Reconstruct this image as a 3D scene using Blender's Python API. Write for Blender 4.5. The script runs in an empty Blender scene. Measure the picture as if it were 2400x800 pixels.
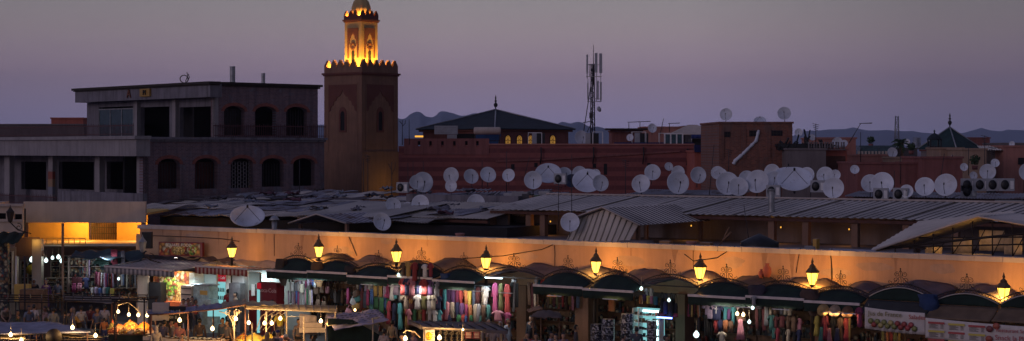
import bpy, math, random
from math import sin, cos, pi, radians as R
from mathutils import Vector, Matrix, noise
from mathutils.geometry import tessellate_polygon
rnd = random.Random(11)
FO, H, CX, HY = 4000.0, 9.5, 1200.0, 350.0      # focal length in photo pixels, eye height, principal column, horizon row
scene = bpy.context.scene
COL = scene.collection

# ------------------------------------------------------------------ frames: real vertical planes of the place
class Fr:
    def __init__(s, ox, oy, deg):
        s.O = Vector((ox, oy)); s.a = R(deg)
        s.d = Vector((cos(s.a), sin(s.a))); s.n = Vector((-sin(s.a), cos(s.a)))
    def hit(s, px, v=0.0):
        r = Vector(((px-CX)/FO, 1.0)); t = (v+s.O.dot(s.n))/r.dot(s.n)
        return (r*t-s.O).dot(s.d), t
    def uh(s, px, py, v=0.0):
        u, t = s.hit(px, v); return u, H-(py-HY)*t/FO
    def W(s, u, v, h=0.0):
        p = s.O+s.d*u+s.n*v; return Vector((p.x, p.y, h))
    def loc(s): return (s.O.x, s.O.y, 0.0)
def world(px, py, Y): return Vector(((px-CX)*Y/FO, Y, H-(py-HY)*Y/FO))
def depth_at(py, h): return (H-h)*FO/(py-HY)

# ------------------------------------------------------------------ mesh builder
class MB:
    def __init__(s, M=None): s.v = []; s.f = []; s.s = []; s.g = set(); s.M = M
    def add(s, vs, fs, smooth=False):
        o = len(s.v)
        for p in vs:
            p = Vector(p)
            s.v.append(tuple(s.M @ p) if s.M else tuple(p))
        for q in fs: s.f.append(tuple(o+i for i in q)); s.s.append(smooth)
        return s
    def box(s, x0, x1, y0, y1, z0, z1):
        return s.add([(x0,y0,z0),(x1,y0,z0),(x1,y1,z0),(x0,y1,z0),(x0,y0,z1),(x1,y0,z1),(x1,y1,z1),(x0,y1,z1)],
                     [(0,3,2,1),(4,5,6,7),(0,1,5,4),(1,2,6,5),(2,3,7,6),(3,0,4,7)])
    def tube(s, pts, r, n=6, cap=True, smooth=True):
        pts = [Vector(p) for p in pts]; m = len(pts)
        rs = r if isinstance(r, (list, tuple)) else [r]*m
        vs = []; up = None
        for i, p in enumerate(pts):
            t = (pts[min(i+1, m-1)]-pts[max(i-1, 0)])
            if t.length < 1e-9: t = Vector((0,0,1))
            t.normalize()
            if up is None: up = Vector((0,0,1)) if abs(t.z) < .9 else Vector((1,0,0))
            a = t.cross(up)
            if a.length < 1e-4: a = t.cross(Vector((.3,1,.2)))
            a.normalize(); b = t.cross(a).normalized(); up = b.cross(t) if False else up
            for k in range(n):
                w = 2*pi*k/n; vs.append(p+(a*cos(w)+b*sin(w))*rs[i])
        fs = []
        for i in range(m-1):
            for k in range(n):
                k2 = (k+1) % n; fs.append((i*n+k, i*n+k2, (i+1)*n+k2, (i+1)*n+k))
        if cap: fs += [tuple(range(n))[::-1], tuple((m-1)*n+k for k in range(n))]
        return s.add(vs, fs, smooth)
    def lathe(s, prof, n=16, c=(0,0,0), smooth=True, sy=1.0, fl=None):
        vs = []; fs = []; m = len(prof)
        for r, z in prof:
            for k in range(n):
                w = 2*pi*k/n
                rr = r*(1+(fl*cos(w*8) if fl else 0))
                vs.append((c[0]+rr*cos(w), c[1]+rr*sin(w)*sy, c[2]+z))
        for i in range(m-1):
            for k in range(n):
                k2 = (k+1) % n; fs.append((i*n+k, i*n+k2, (i+1)*n+k2, (i+1)*n+k))
        fs += [tuple(range(n))[::-1], tuple((m-1)*n+k for k in range(n))]
        return s.add(vs, fs, smooth)
    def prism(s, loops, y0, y1):
        """loops: outer loop then holes, in (x,z); solid between y0 and y1"""
        flat = [Vector((p[0], 0, p[1])) for l in loops for p in l]
        tris = tessellate_polygon([[Vector((p[0], p[1], 0)) for p in l] for l in loops])
        N = len(flat)
        vs = [(p.x, y0, p.z) for p in flat]+[(p.x, y1, p.z) for p in flat]
        fs = []
        for a, b, c in tris:
            A, B, C = flat[a], flat[b], flat[c]
            if (B.x-A.x)*(C.z-A.z)-(B.z-A.z)*(C.x-A.x) < 0: b, c = c, b
            fs += [(a, b, c), (N+a, N+c, N+b)]
        o = 0
        for l in loops:
            n = len(l)
            for i in range(n): j = (i+1) % n; fs.append((o+i, o+j, N+o+j, N+o+i))
            o += n
        return s.add(vs, fs)
    def sheet(s, A, B, C, ribs, amp=.03, t=.008, seg=4, wob=0.0, sharp=False):
        """corrugated sheet: ribs spaced along A->B and running along A->C"""
        A, B, C = Vector(A), Vector(B), Vector(C); e = B-A; g = C-A; nn = e.cross(g).normalized()
        if nn.z < 0: nn = -nn
        m = ribs*seg; rows = 4; vs = []
        for j in range(rows+1):
            for i in range(m+1):
                ph = i/seg*2*pi
                a = amp*(sin(ph) if not sharp else max(-.7, min(.9, 2.2*cos(ph)-1.2)))
                p = A+e*(i/m)+g*(j/rows)
                w = wob*noise.noise(p*.9)
                vs.append(p+nn*(a+w))
        K = len(vs); vs += [v-nn*t for v in vs]; fs = []
        f0 = len(s.f)
        for j in range(rows):
            for i in range(m):
                a = j*(m+1)+i; q = (a, a+1, a+m+2, a+m+1)
                if sharp and (i % seg) in (2, 3) or (not sharp and (i % seg) == 2): s.g.add(f0+len(fs))     # trough faces painted dark as the shade between the ribs
                fs += [q, tuple(K+x for x in q[::-1])]
        for i in range(m):
            a = i; fs.append((a+1, a, K+a, K+a+1)); a = rows*(m+1)+i; fs.append((a, a+1, K+a+1, K+a))
        return s.add(vs, fs, False)
    def surf(s, fn, nu, nv, t=.02, smooth=True):
        """thin solid cloth from fn(a,b)->Vector, a,b in 0..1"""
        P = [[Vector(fn(i/nu, j/nv)) for i in range(nu+1)] for j in range(nv+1)]
        vs = []; ns = []
        for j in range(nv+1):
            for i in range(nu+1):
                du = P[j][min(i+1, nu)]-P[j][max(i-1, 0)]; dv = P[min(j+1, nv)][i]-P[max(j-1, 0)][i]
                n = du.cross(dv); n = n.normalized() if n.length > 1e-9 else Vector((0,0,1))
                vs.append(P[j][i]); ns.append(n)
        K = len(vs); vs = [p+n*t*.5 for p, n in zip(vs, ns)]+[p-n*t*.5 for p, n in zip(vs, ns)]
        fs = []; w = nu+1
        for j in range(nv):
            for i in range(nu):
                a = j*w+i; q = (a, a+1, a+w+1, a+w); fs += [q, tuple(K+x for x in q[::-1])]
        for i in range(nu):
            fs.append((i+1, i, K+i, K+i+1)); a = nv*w+i; fs.append((a, a+1, K+a+1, K+a))
        for j in range(nv):
            a = j*w; fs.append((a, a+w, K+a+w, K+a)); a = j*w+nu; fs.append((a+w, a, K+a, K+a+w))
        return s.add(vs, fs, smooth)
    def ball(s, c, r, n=8, m=6, sx=1, sy=1, sz=1, jit=0):
        vs = []
        for j in range(m+1):
            th = pi*j/m
            for k in range(n):
                w = 2*pi*k/n; q = r*(1+jit*(rnd.random()-.5))
                vs.append((c[0]+q*sx*sin(th)*cos(w), c[1]+q*sy*sin(th)*sin(w), c[2]+q*sz*cos(th)))
        fs = []
        for j in range(m):
            for k in range(n):
                k2 = (k+1) % n; fs.append((j*n+k, (j+1)*n+k, (j+1)*n+k2, j*n+k2))
        return s.add(vs, fs, True)
    def mesh(s, name):
        me = bpy.data.meshes.new(name); me.from_pydata(s.v, [], s.f)
        me.polygons.foreach_set('use_smooth', s.s); me.polygons.foreach_set('material_index', [1 if i in s.g else 0 for i in range(len(s.f))]); me['grime_shade'] = len(s.g) > 0; me.update(); return me

def tagp(o, label=None, cat=None, group=None, kind=None, color=None):
    if label: o['label'] = label
    if cat: o['category'] = cat
    if group: o['group'] = group
    if kind: o['kind'] = kind
    if color: o.color = (*color[:3], 1)
    return o
def link(name, data):
    o = bpy.data.objects.new(name, data); COL.objects.link(o); return o
def thing(name, label, cat, loc=(0,0,0), rot=0, group=None, color=None):
    o = link(name, None); o.empty_display_size = .2; o.location = loc; o.rotation_euler = (0, 0, rot)
    return tagp(o, label, cat, group, None, color)
def part(name, mb, mat, parent, label=None, color=None, kind=None):
    me = mb if isinstance(mb, bpy.types.Mesh) else mb.mesh(name)
    if mat and not me.materials:
        me.materials.append(mat)
        if me.get('grime_shade'): me.materials.append(MT['grime_shade'])
    o = link(name, me); o.parent = parent; return tagp(o, label, None, None, kind, color)
def solo(name, mb, mat, label, cat, loc=(0,0,0), rot=0, group=None, color=None, kind=None):
    me = mb if isinstance(mb, bpy.types.Mesh) else mb.mesh(name)
    if mat and not me.materials:
        me.materials.append(mat)
        if me.get('grime_shade'): me.materials.append(MT['grime_shade'])
    o = link(name, me); o.location = loc; o.rotation_euler = (0, 0, rot); return tagp(o, label, cat, group, kind, color)
def rebase(o):
    """put the origin of a world-built mesh at its own base"""
    me = o.data; xs = [v.co for v in me.vertices]
    c = Vector(((min(p.x for p in xs)+max(p.x for p in xs))/2, (min(p.y for p in xs)+max(p.y for p in xs))/2, min(p.z for p in xs)))
    me.transform(Matrix.Translation(-c)); o.location = Vector(o.location)+(Matrix.Rotation(o.rotation_euler.z, 3, 'Z') @ c); return o
def copy_tree(o, parent=None):
    c = o.copy(); COL.objects.link(c); c.parent = parent
    for ch in list(o.children): copy_tree(ch, c)
    return c

# ------------------------------------------------------------------ materials
def newmat(name):
    m = bpy.data.materials.new(name); m.use_nodes = True; nt = m.node_tree; b = nt.nodes['Principled BSDF']
    return m, nt, nt.nodes, nt.links, b
def texco(n, l, kind='Object', scale=(1,1,1)):
    t = n.new('ShaderNodeTexCoord'); mp = n.new('ShaderNodeMapping'); mp.inputs['Scale'].default_value = scale
    l.new(t.outputs[kind], mp.inputs[0]); return mp.outputs[0]
def ntex(n, l, co, scale, det=4, rough=.6):
    t = n.new('ShaderNodeTexNoise'); t.inputs['Scale'].default_value = scale; t.inputs['Detail'].default_value = det
    t.inputs['Roughness'].default_value = rough; l.new(co, t.inputs['Vector']); return t.outputs[0]
def mixc(n, l, fac, a, b, mode='MIX'):
    m = n.new('ShaderNodeMix'); m.data_type = 'RGBA'; m.blend_type = mode
    for s, v in ((m.inputs[0], fac), (m.inputs[6], a), (m.inputs[7], b)):
        if hasattr(v, 'links') or isinstance(v, bpy.types.NodeSocket): l.new(v, s)
        elif isinstance(v, (int, float)): s.default_value = v
        else: s.default_value = (*v[:3], 1)
    return m.outputs[2]
def ramp(n, l, fac, p0, p1, c0=(0,0,0), c1=(1,1,1)):
    r = n.new('ShaderNodeValToRGB'); e = r.color_ramp.elements; e[0].position = p0; e[1].position = p1
    e[0].color = (*c0, 1); e[1].color = (*c1, 1); l.new(fac, r.inputs[0]); return r.outputs[0]
def bump(n, l, b, h, st=.3, d=.02):
    u = n.new('ShaderNodeBump'); u.inputs['Strength'].default_value = st; u.inputs['Distance'].default_value = d
    l.new(h, u.inputs['Height']); l.new(u.outputs[0], b.inputs['Normal'])
def plain(name, rgb, rough=.7, metal=0, var=.35, sc=3.0, bm=.15):
    m, nt, n, l, b = newmat(name); co = texco(n, l); x = ntex(n, l, co, sc)
    dark = tuple(c*(1-var) for c in rgb); lite = tuple(min(1, c*(1+var*.6)) for c in rgb)
    l.new(ramp(n, l, x, .3, .7, dark, lite), b.inputs['Base Color'])
    b.inputs['Roughness'].default_value = rough; b.inputs['Metallic'].default_value = metal
    if bm: bump(n, l, b, ntex(n, l, co, sc*6), bm)
    return m
def plaster(name, rgb, stain=.5, sc=.5, band=None, brick=None):
    """weathered render: blotches, downward streaks and grain; band=(period, dark rgb, share); brick=rgb"""
    m, nt, n, l, b = newmat(name); co = texco(n, l)
    base = mixc(n, l, ramp(n, l, ntex(n, l, co, sc*1.3, 6), .35, .7), rgb, tuple(c*.72 for c in rgb))
    if band:
        sp = n.new('ShaderNodeSeparateXYZ'); l.new(co, sp.inputs[0])
        w = n.new('ShaderNodeMath'); w.operation = 'MULTIPLY'; w.inputs[1].default_value = 1/band[0]; l.new(sp.outputs[2], w.inputs[0])
        fr = n.new('ShaderNodeMath'); fr.operation = 'FRACT'; l.new(w.outputs[0], fr.inputs[0])
        base = mixc(n, l, ramp(n, l, fr.outputs[0], band[2], band[2]+.06), band[1], base)
    if brick:
        t = n.new('ShaderNodeTexBrick'); t.inputs['Scale'].default_value = 1; t.inputs['Brick Width'].default_value = .24; t.inputs['Row Height'].default_value = .09
        t.inputs['Mortar Size'].default_value = .012; t.inputs['Color1'].default_value = (*brick, 1)
        t.inputs['Color2'].default_value = (*[c*.6 for c in brick], 1); t.inputs['Mortar'].default_value = (*rgb, 1)
        rr = n.new('ShaderNodeMapping'); rr.inputs['Rotation'].default_value = (pi/2, 0, 0); l.new(co, rr.inputs[0]); l.new(rr.outputs[0], t.inputs['Vector'])
        base = mixc(n, l, ramp(n, l, ntex(n, l, co, .8, 5), .57, .63), t.outputs[0], base)
    st = texco(n, l, scale=(2.6, 2.6, .22)); streak = ramp(n, l, ntex(n, l, st, 1.1, 6, .7), .46, .74)
    base = mixc(n, l, streak, base, tuple(c*(1-stain) for c in rgb))
    pt = ramp(n, l, ntex(n, l, co, 1.7, 8, .75), .6, .68)
    base = mixc(n, l, pt, base, tuple(c*(1-stain*.8) for c in rgb))
    l.new(base, b.inputs['Base Color']); b.inputs['Roughness'].default_value = .92
    bump(n, l, b, ntex(n, l, co, 14, 5), .35, .02)
    return m
def metalsheet(name, rgb, rust=(.12,.06,.035), rs=.55):
    m, nt, n, l, b = newmat(name); co = texco(n, l)
    x = ramp(n, l, ntex(n, l, co, .9, 8, .7), rs, rs+.14); y = ramp(n, l, ntex(n, l, co, .35, 3), .35, .65, tuple(c*.65 for c in rgb), rgb)
    l.new(mixc(n, l, x, y, rust), b.inputs['Base Color']); b.inputs['Roughness'].default_value = .55; b.inputs['Metallic'].default_value = .25
    bump(n, l, b, ntex(n, l, co, 7), .25, .02); return m
def objcol(name, rough=.9, metal=0, sc=9, var=.35, trans=0):
    m, nt, n, l, b = newmat(name); oi = n.new('ShaderNodeObjectInfo'); co = texco(n, l)
    x = ramp(n, l, ntex(n, l, co, sc, 4), .3, .7, (1-var,)*3, (1.0,)*3)
    l.new(mixc(n, l, 1.0, oi.outputs['Color'], x, 'MULTIPLY'), b.inputs['Base Color'])
    b.inputs['Roughness'].default_value = rough; b.inputs['Metallic'].default_value = metal
    bump(n, l, b, ntex(n, l, co, sc*2), .2, .01); return m
def striped(name, c1, c2, per, axis=0, duty=.5, rough=.9):
    m, nt, n, l, b = newmat(name); co = texco(n, l); sp = n.new('ShaderNodeSeparateXYZ'); l.new(co, sp.inputs[0])
    w = n.new('ShaderNodeMath'); w.operation = 'MULTIPLY'; w.inputs[1].default_value = 1/per; l.new(sp.outputs[axis], w.inputs[0])
    fr = n.new('ShaderNodeMath'); fr.operation = 'FRACT'; l.new(w.outputs[0], fr.inputs[0])
    g = n.new('ShaderNodeMath'); g.operation = 'GREATER_THAN'; g.inputs[1].default_value = duty; l.new(fr.outputs[0], g.inputs[0])
    c = mixc(n, l, g.outputs[0], c1, c2); d = ramp(n, l, ntex(n, l, co, 2.5, 5), .3, .7, (.6,.6,.6), (1,1,1))
    l.new(mixc(n, l, 1.0, c, d, 'MULTIPLY'), b.inputs['Base Color']); b.inputs['Roughness'].default_value = rough; return m
def emit(name, rgb, st, clear=0.0):
    m, nt, n, l, b = newmat(name); e = n.new('ShaderNodeEmission'); e.inputs[0].default_value = (*rgb, 1); e.inputs[1].default_value = st
    out = n['Material Output']; n.remove(b)
    if clear:
        t = n.new('ShaderNodeBsdfTransparent'); mx = n.new('ShaderNodeMixShader'); mx.inputs[0].default_value = clear
        l.new(e.outputs[0], mx.inputs[1]); l.new(t.outputs[0], mx.inputs[2]); l.new(mx.outputs[0], out.inputs[0])
    else: l.new(e.outputs[0], out.inputs[0])
    return m
def speckle(name, cols, sc, rough=.7, dark=(.01,.01,.01)):
    """many-coloured small patches (goods on shelves, printed food pictures)"""
    m, nt, n, l, b = newmat(name); co = texco(n, l); v = n.new('ShaderNodeTexVoronoi'); v.inputs['Scale'].default_value = sc
    l.new(co, v.inputs['Vector']); r = n.new('ShaderNodeValToRGB'); r.color_ramp.interpolation = 'CONSTANT'
    sp = n.new('ShaderNodeSeparateColor'); l.new(v.outputs['Color'], sp.inputs[0]); l.new(sp.outputs[0], r.inputs[0])
    e = r.color_ramp.elements
    while len(e) < len(cols): e.new(.5)
    for i, c in enumerate(cols): e[i].position = i/len(cols); e[i].color = (*c, 1)
    d = ramp(n, l, v.outputs['Distance'], .3, .75, (1,1,1), (.25,.25,.25))
    l.new(mixc(n, l, 1.0, r.outputs[0], d, 'MULTIPLY'), b.inputs['Base Color']); b.inputs['Roughness'].default_value = rough; return m

def dishmat(name, rgb):
    m, nt, n, l, b = newmat(name); co = texco(n, l); oi = n.new('ShaderNodeObjectInfo')
    ad = n.new('ShaderNodeVectorMath'); ad.operation = 'ADD'; l.new(co, ad.inputs[0]); l.new(oi.outputs['Location'], ad.inputs[1])
    tone = ramp(n, l, oi.outputs['Random'], 0, 1, tuple(c*.74 for c in rgb), rgb)
    rust = ramp(n, l, ntex(n, l, ad.outputs[0], 3.2, 8, .75), .60, .70)
    grime_shade = ramp(n, l, ntex(n, l, ad.outputs[0], 1.3, 4), .35, .7, (.72,.70,.68), (1,1,1))
    l.new(mixc(n, l, rust, mixc(n, l, 1.0, tone, grime_shade, 'MULTIPLY'), (.22,.15,.12)), b.inputs['Base Color']); b.inputs['Roughness'].default_value = .5; return m
MT = dict(grime_shade=plain('trough_shade', (.045,.036,.042), .95, var=.6, sc=1.2),  # first entry: dark tone that paints rib shade into the roof troughs
 ochre=plaster('ochre_render', (.56,.33,.20), .28, .35), coping=plaster('coping_render', (.55,.47,.42), .3),
 pillar=plaster('pillar_render', (.30,.17,.11), .3), conc=plaster('raw_concrete', (.23,.215,.245), .65, .8),
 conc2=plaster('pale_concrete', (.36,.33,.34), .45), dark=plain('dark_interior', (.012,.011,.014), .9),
 concbrick=plaster('patched_concrete', (.225,.205,.25), .68, .8, brick=(.25,.14,.14)), brickred=plaster('red_brick_trim', (.30,.11,.09), .3, brick=(.32,.10,.07)),
 terra=plaster('terracotta_bands', (.30,.095,.085), .3, band=(.66, (.15,.045,.045), .45)), terra2=plaster('terracotta', (.27,.10,.09), .5),
 salmon=plaster('salmon_render', (.46,.13,.09), .35), brickw=plaster('brick_wall', (.21,.12,.10), .5, brick=(.28,.10,.06)),
 greyw=plaster('grey_render', (.20,.17,.17), .4), pinkw=plaster('pink_render', (.45,.20,.16), .4), sandw=plaster('sand_render', (.40,.27,.19), .4),
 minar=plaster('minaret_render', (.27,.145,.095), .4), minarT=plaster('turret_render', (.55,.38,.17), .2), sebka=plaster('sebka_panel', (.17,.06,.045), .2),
 yellow=plaster('yellow_render', (.70,.45,.12), .2), white=plain('white_paint', (.72,.72,.72), .5, var=.2), cream=plaster('cream_render', (.60,.50,.42), .3),
 roofdk=plaster('roof_screed', (.17,.14,.145), .5), tile=plain('dark_glazed_tile', (.012,.022,.032), .85, var=.5, sc=1.5), tileg=plain('green_glazed_tile', (.008,.035,.035), .8, var=.5, sc=1.5),
 iron=plain('wrought_iron', (.035,.025,.02), .6, .3, bm=0), rust=plain('rusty_iron', (.12,.05,.035), .8, .2, bm=0), steel=plain('galvanised_steel', (.35,.36,.38), .45, .6), pole=plain('dark_pole', (.04,.035,.04), .7, bm=0),
 railred=plain('red_railing_paint', (.10,.03,.035), .6, bm=0), tin=metalsheet('corrugated_tin', (.62,.56,.50), rs=.60), tin2=metalsheet('old_tin', (.38,.37,.42), rs=.50), tin3=metalsheet('cream_tin', (.68,.59,.49), rs=.62),
 dish=dishmat('dish_paint', (.82,.87,.98)), dishd=plain('dark_dish_paint', (.03,.05,.10), .5), acw=plain('aircon_casing', (.34,.35,.38), .5, var=.15), blk=plain('black_plastic', (.01,.01,.012), .5),
 cloth=objcol('dyed_cloth'), gloss=objcol('painted_surface', .45, var=.15), skin=objcol('skin', .6, var=.1), canvas=objcol('canvas', .95, sc=2, var=.45),
 green=plain('green_canvas', (.006,.020,.014), .9, var=.5, sc=2.5), bar=plain('white_awning_bar', (.60,.52,.50), .5, var=.2), wood=plain('worn_wood', (.20,.11,.06), .8, var=.5), tarp=plain('beige_tarpaulin', (.52,.42,.30), .9, var=.4),
 btarp=plain('blue_grey_tarpaulin', (.34,.34,.42), .9, var=.5, sc=1.2), paving=plaster('square_paving', (.10,.09,.09), .4), earth=plaster('plain_earth', (.16,.10,.085), .3, sc=.02), rock=plain('hazed_rock', (.19,.23,.29), 1, var=.25, sc=.002, bm=0),  # mountain rock is paled and blued: distance haze painted into its colour
 glassd=plain('dusty_glass', (.05,.10,.12), .15, .2), greyaw=striped('grey_striped_canvas', (.17,.16,.17), (.50,.45,.43), .30), redaw=striped('red_striped_canvas', (.30,.04,.03), (.58,.42,.33), .26),
 coolpanel=emit('cool_light_tube', (.62,.95,1.0), 9), coolcase=emit('lit_display_glass', (.30,.75,.78), .75), lampglass=emit('lamp_glass', (1.0,.56,.07), 4.0, .3), bronze=plain('lamp_bronze', (.13,.085,.04), .5, .3, bm=0), bulbglass=emit('bulb_glass', (1.0,.68,.30), 9, .25),
 shadelit=emit('lit_shade', (.75,1.0,1.0), 2.5, .2), litwin=emit('lit_stained_glass', (.85,.42,.09), .32), amberlit=emit('amber_lit_window', (1,.45,.06), 1.2), bluetube=emit('blue_tube', (.15,.25,1), 8), tile2=plain('wall_tiles', (.38,.43,.42), .3, var=.1),
 foodpic=speckle('printed_food_picture', [(.45,.12,.03),(.7,.35,.08),(.6,.5,.3),(.35,.05,.03),(.7,.6,.4),(.5,.25,.05)], 5),
 lettuce=speckle('printed_salad_picture', [(.25,.45,.05),(.5,.6,.12),(.12,.3,.04),(.6,.65,.3),(.35,.1,.04)], 9), fries=speckle('printed_fries_picture', [(.65,.45,.12),(.5,.32,.08),(.75,.6,.25)], 12),
 orangep=plain('orange_plastic', (.7,.16,.05), .4), redp=plain('red_plastic', (.15,.01,.014), .35, var=.15), goods=speckle('shelf_goods', [(.06,.05,.05),(.25,.14,.06),(.02,.02,.03),(.35,.28,.2),(.1,.12,.1),(.3,.06,.04),(.05,.09,.12),(.45,.38,.25)], 7),
 shades=speckle('eyeglass_rack', [(.02,.02,.03),(.35,.35,.4),(.05,.05,.08),(.5,.5,.55),(.02,.02,.02)], 16, .3), leaf=plain('palm_leaf', (.04,.08,.03), .8), spice=speckle('piled_fruit', [(.75,.28,.03),(.8,.45,.05),(.7,.12,.02),(.8,.6,.15)], 14),
)
HAZE_D = 1.1e-4
# ================================================================== sky, camera, ground, mountains, haze
w = bpy.data.worlds.new('World'); scene.world = w; w.use_nodes = True
n = w.node_tree.nodes; l = w.node_tree.links; bg = n['Background']
sky = n.new('ShaderNodeTexSky'); sky.sky_type = 'NISHITA'; sky.sun_disc = False
SUN_EL, SUN_AZ = R(2.0), R(-128)     # the sun has gone down behind the viewer's left shoulder
sky.sun_elevation = SUN_EL; sky.sun_rotation = SUN_AZ; sky.air_density = 1.6; sky.dust_density = 2.5
tc = n.new('ShaderNodeTexCoord'); sp = n.new('ShaderNodeSeparateXYZ'); l.new(tc.outputs['Generated'], sp.inputs[0])
cr = n.new('ShaderNodeValToRGB'); e = cr.color_ramp.elements
SKY = [(0.0, (.350,.345,.600)), (.022, (.440,.362,.550)), (.045, (.515,.380,.462)), (.068, (.462,.375,.388)), (.092, (.370,.345,.335)), (.30, (.22,.22,.34)), (1.0, (.105,.120,.26))]
while len(e) < len(SKY): e.new(.5)
for i, (p, c) in enumerate(SKY): e[i].position = p; e[i].color = (*c, 1)
l.new(sp.outputs[2], cr.inputs[0])
# the afterglow is strongest a little left of the middle of the view and fades sideways
az = n.new('ShaderNodeMath'); az.operation = 'ARCTAN2'; l.new(sp.outputs[0], az.inputs[0]); l.new(sp.outputs[1], az.inputs[1])
ar = n.new('ShaderNodeValToRGB'); a_ = ar.color_ramp.elements
mr = n.new('ShaderNodeMapRange'); mr.inputs[1].default_value = -.5; mr.inputs[2].default_value = .5; l.new(az.outputs[0], mr.inputs[0]); l.new(mr.outputs[0], ar.inputs[0])
for i, (p, c) in enumerate([(.0, .62), (.22, .78), (.46, 1.0), (.60, .98), (.74, .62), (1.0, .42)]):
    if i > 1: a_.new(.5)
for i, (p, c) in enumerate([(.0, .62), (.22, .78), (.46, 1.0), (.60, .98), (.74, .62), (1.0, .42)]): a_[i].position = p; a_[i].color = (c, c, c*1.02, 1)
mm = n.new('ShaderNodeMix'); mm.data_type = 'RGBA'; mm.blend_type = 'MULTIPLY'; mm.inputs[0].default_value = 1
l.new(cr.outputs[0], mm.inputs[6]); l.new(ar.outputs[0], mm.inputs[7])
sc_ = n.new('ShaderNodeVectorMath'); sc_.operation = 'SCALE'; sc_.inputs['Scale'].default_value = .006; l.new(sky.outputs[0], sc_.inputs[0])
ad = n.new('ShaderNodeVectorMath'); ad.operation = 'ADD'; l.new(mm.outputs[2], ad.inputs[0]); l.new(sc_.outputs[0], ad.inputs[1])
l.new(ad.outputs[0], bg.inputs[0]); bg.inputs[1].default_value = 1.0

cam = bpy.data.cameras.new('camera'); co = bpy.data.objects.new('camera', cam); COL.objects.link(co); scene.camera = co
co.location = (0, 0, H); co.rotation_euler = (pi/2, 0, 0)
cam.sensor_width = 36; cam.lens = FO/2400*36; cam.shift_y = (HY-400)/2400.0*-1*-1; cam.clip_end = 60000; cam.clip_start = .5
sl = bpy.data.lights.new('sun', 'SUN'); sl.energy = .26; sl.angle = R(18); sl.color = (.90, .72, .90)
so = bpy.data.objects.new('sun', sl); COL.objects.link(so)
so.rotation_euler = Vector((-sin(SUN_AZ)*cos(R(14)), -cos(SUN_AZ)*cos(R(14)), -sin(R(14)))).to_track_quat('-Z', 'Y').to_euler()
scene.view_settings.view_transform = 'Standard'; scene.view_settings.look = 'None'; scene.view_settings.exposure = 0; scene.view_settings.gamma = 1
scene.cycles.use_denoising = True; scene.cycles.max_bounces = 5; scene.cycles.diffuse_bounces = 3; scene.cycles.transparent_max_bounces = 12
scene.cycles.sample_clamp_indirect = 4; scene.cycles.use_light_tree = True; scene.cycles.caustics_reflective = False; scene.cycles.caustics_refractive = False

def sky_mount():
    """three ranges of mountains with real depth, ragged crests"""
    prof1 = [(700,292),(800,288),(860,284),(935,272),(960,262),(1000,267),(1030,255),(1055,262),(1100,268),(1160,266),(1190,260),(1215,266),(1250,280),(1290,292),(1320,284),(1345,282),(1380,290),(1410,294),(1440,305),(1500,325),(1560,336)]
    prof2 = [(-400,300),(0,300),(300,310),(700,330),(1450,335),(1700,325),(1860,315),(1880,306),(1930,302),(1975,298),(2000,296),(2040,302),(2070,300),(2110,307),(2150,304),(2190,312),(2240,310),(2270,306),(2300,300),(2330,303),(2370,300),(2400,301),(2600,310),(3000,300)]
    for prof, Y0, nm, lab in ((prof1, 5200, 'mountain_ridge', 'x'), (prof2, 7800, 'mountain_range', 'x')):
        m = MB(); vs = []; xs = []
        p0, p1 = prof[0][0], prof[-1][0]; N = 170; rows = 9
        for i in range(N+1):
            px = p0+(p1-p0)*i/N
            for (a, ya), (b, yb) in zip(prof, prof[1:]):
                if a <= px <= b: y = ya+(yb-ya)*(px-a)/(b-a); break
            y += 2.2*noise.noise(Vector((px*.05, Y0, 0)))+1.2*noise.noise(Vector((px*.19, Y0, 3)))
            top = world(px, y, Y0)
            for j in range(rows+1):
                t = j/rows*2-1                      # -1 front foot .. 1 back foot
                hh = top.z*(1-abs(t))**.8*(1+.16*noise.noise(Vector((px*.03, t*3, 1)))*(1 if 0 < j < rows and abs(t) > .05 else 0))
                yy = Y0+t*900+(120*noise.noise(Vector((px*.04, t*2, 9))) if abs(t) > .05 else 0)
                vs.append((top.x*yy/Y0, yy, max(hh, -2) if abs(t) < .99 else -2))
        fs = []
        for i in range(N):
            for j in range(rows): a = i*(rows+1)+j; fs.append((a, a+rows+1, a+rows+2, a+1))
        m.add(vs, fs, True)
        o = solo(nm, m, MT['rock'], None, None, kind='structure')
sky_mount()
g = MB(); g.box(-12000, 12000, -60, 14000, -1, 0); solo('ground', g, MT['earth'], None, None, kind='structure')
g = MB(); g.box(-90, 90, 8, 104, .004, .65); solo('square_pavement', g, MT['paving'], None, None, kind='structure')
hz = MB(); hz.box(-9500, 9500, -58, 9600, -2, 420)
hm, nt, n, l, b = newmat('haze_air'); n.remove(b); pv = n.new('ShaderNodeVolumePrincipled'); pv.inputs['Color'].default_value = (.62,.70,1.0,1); pv.inputs['Density'].default_value = HAZE_D
pv.inputs['Anisotropy'].default_value = 0; l.new(pv.outputs[0], n['Material Output'].inputs['Volume'])
if HAZE_D: solo('haze', hz, hm, None, None, kind='stuff')

def plight(name, loc, P, rgb, r=.06, parent=None):
    d = bpy.data.lights.new(name, 'POINT'); d.energy = P; d.color = rgb; d.shadow_soft_size = r
    o = bpy.data.objects.new(name, d); COL.objects.link(o); o.location = loc
    if parent: o.parent = parent
    return o

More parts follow.
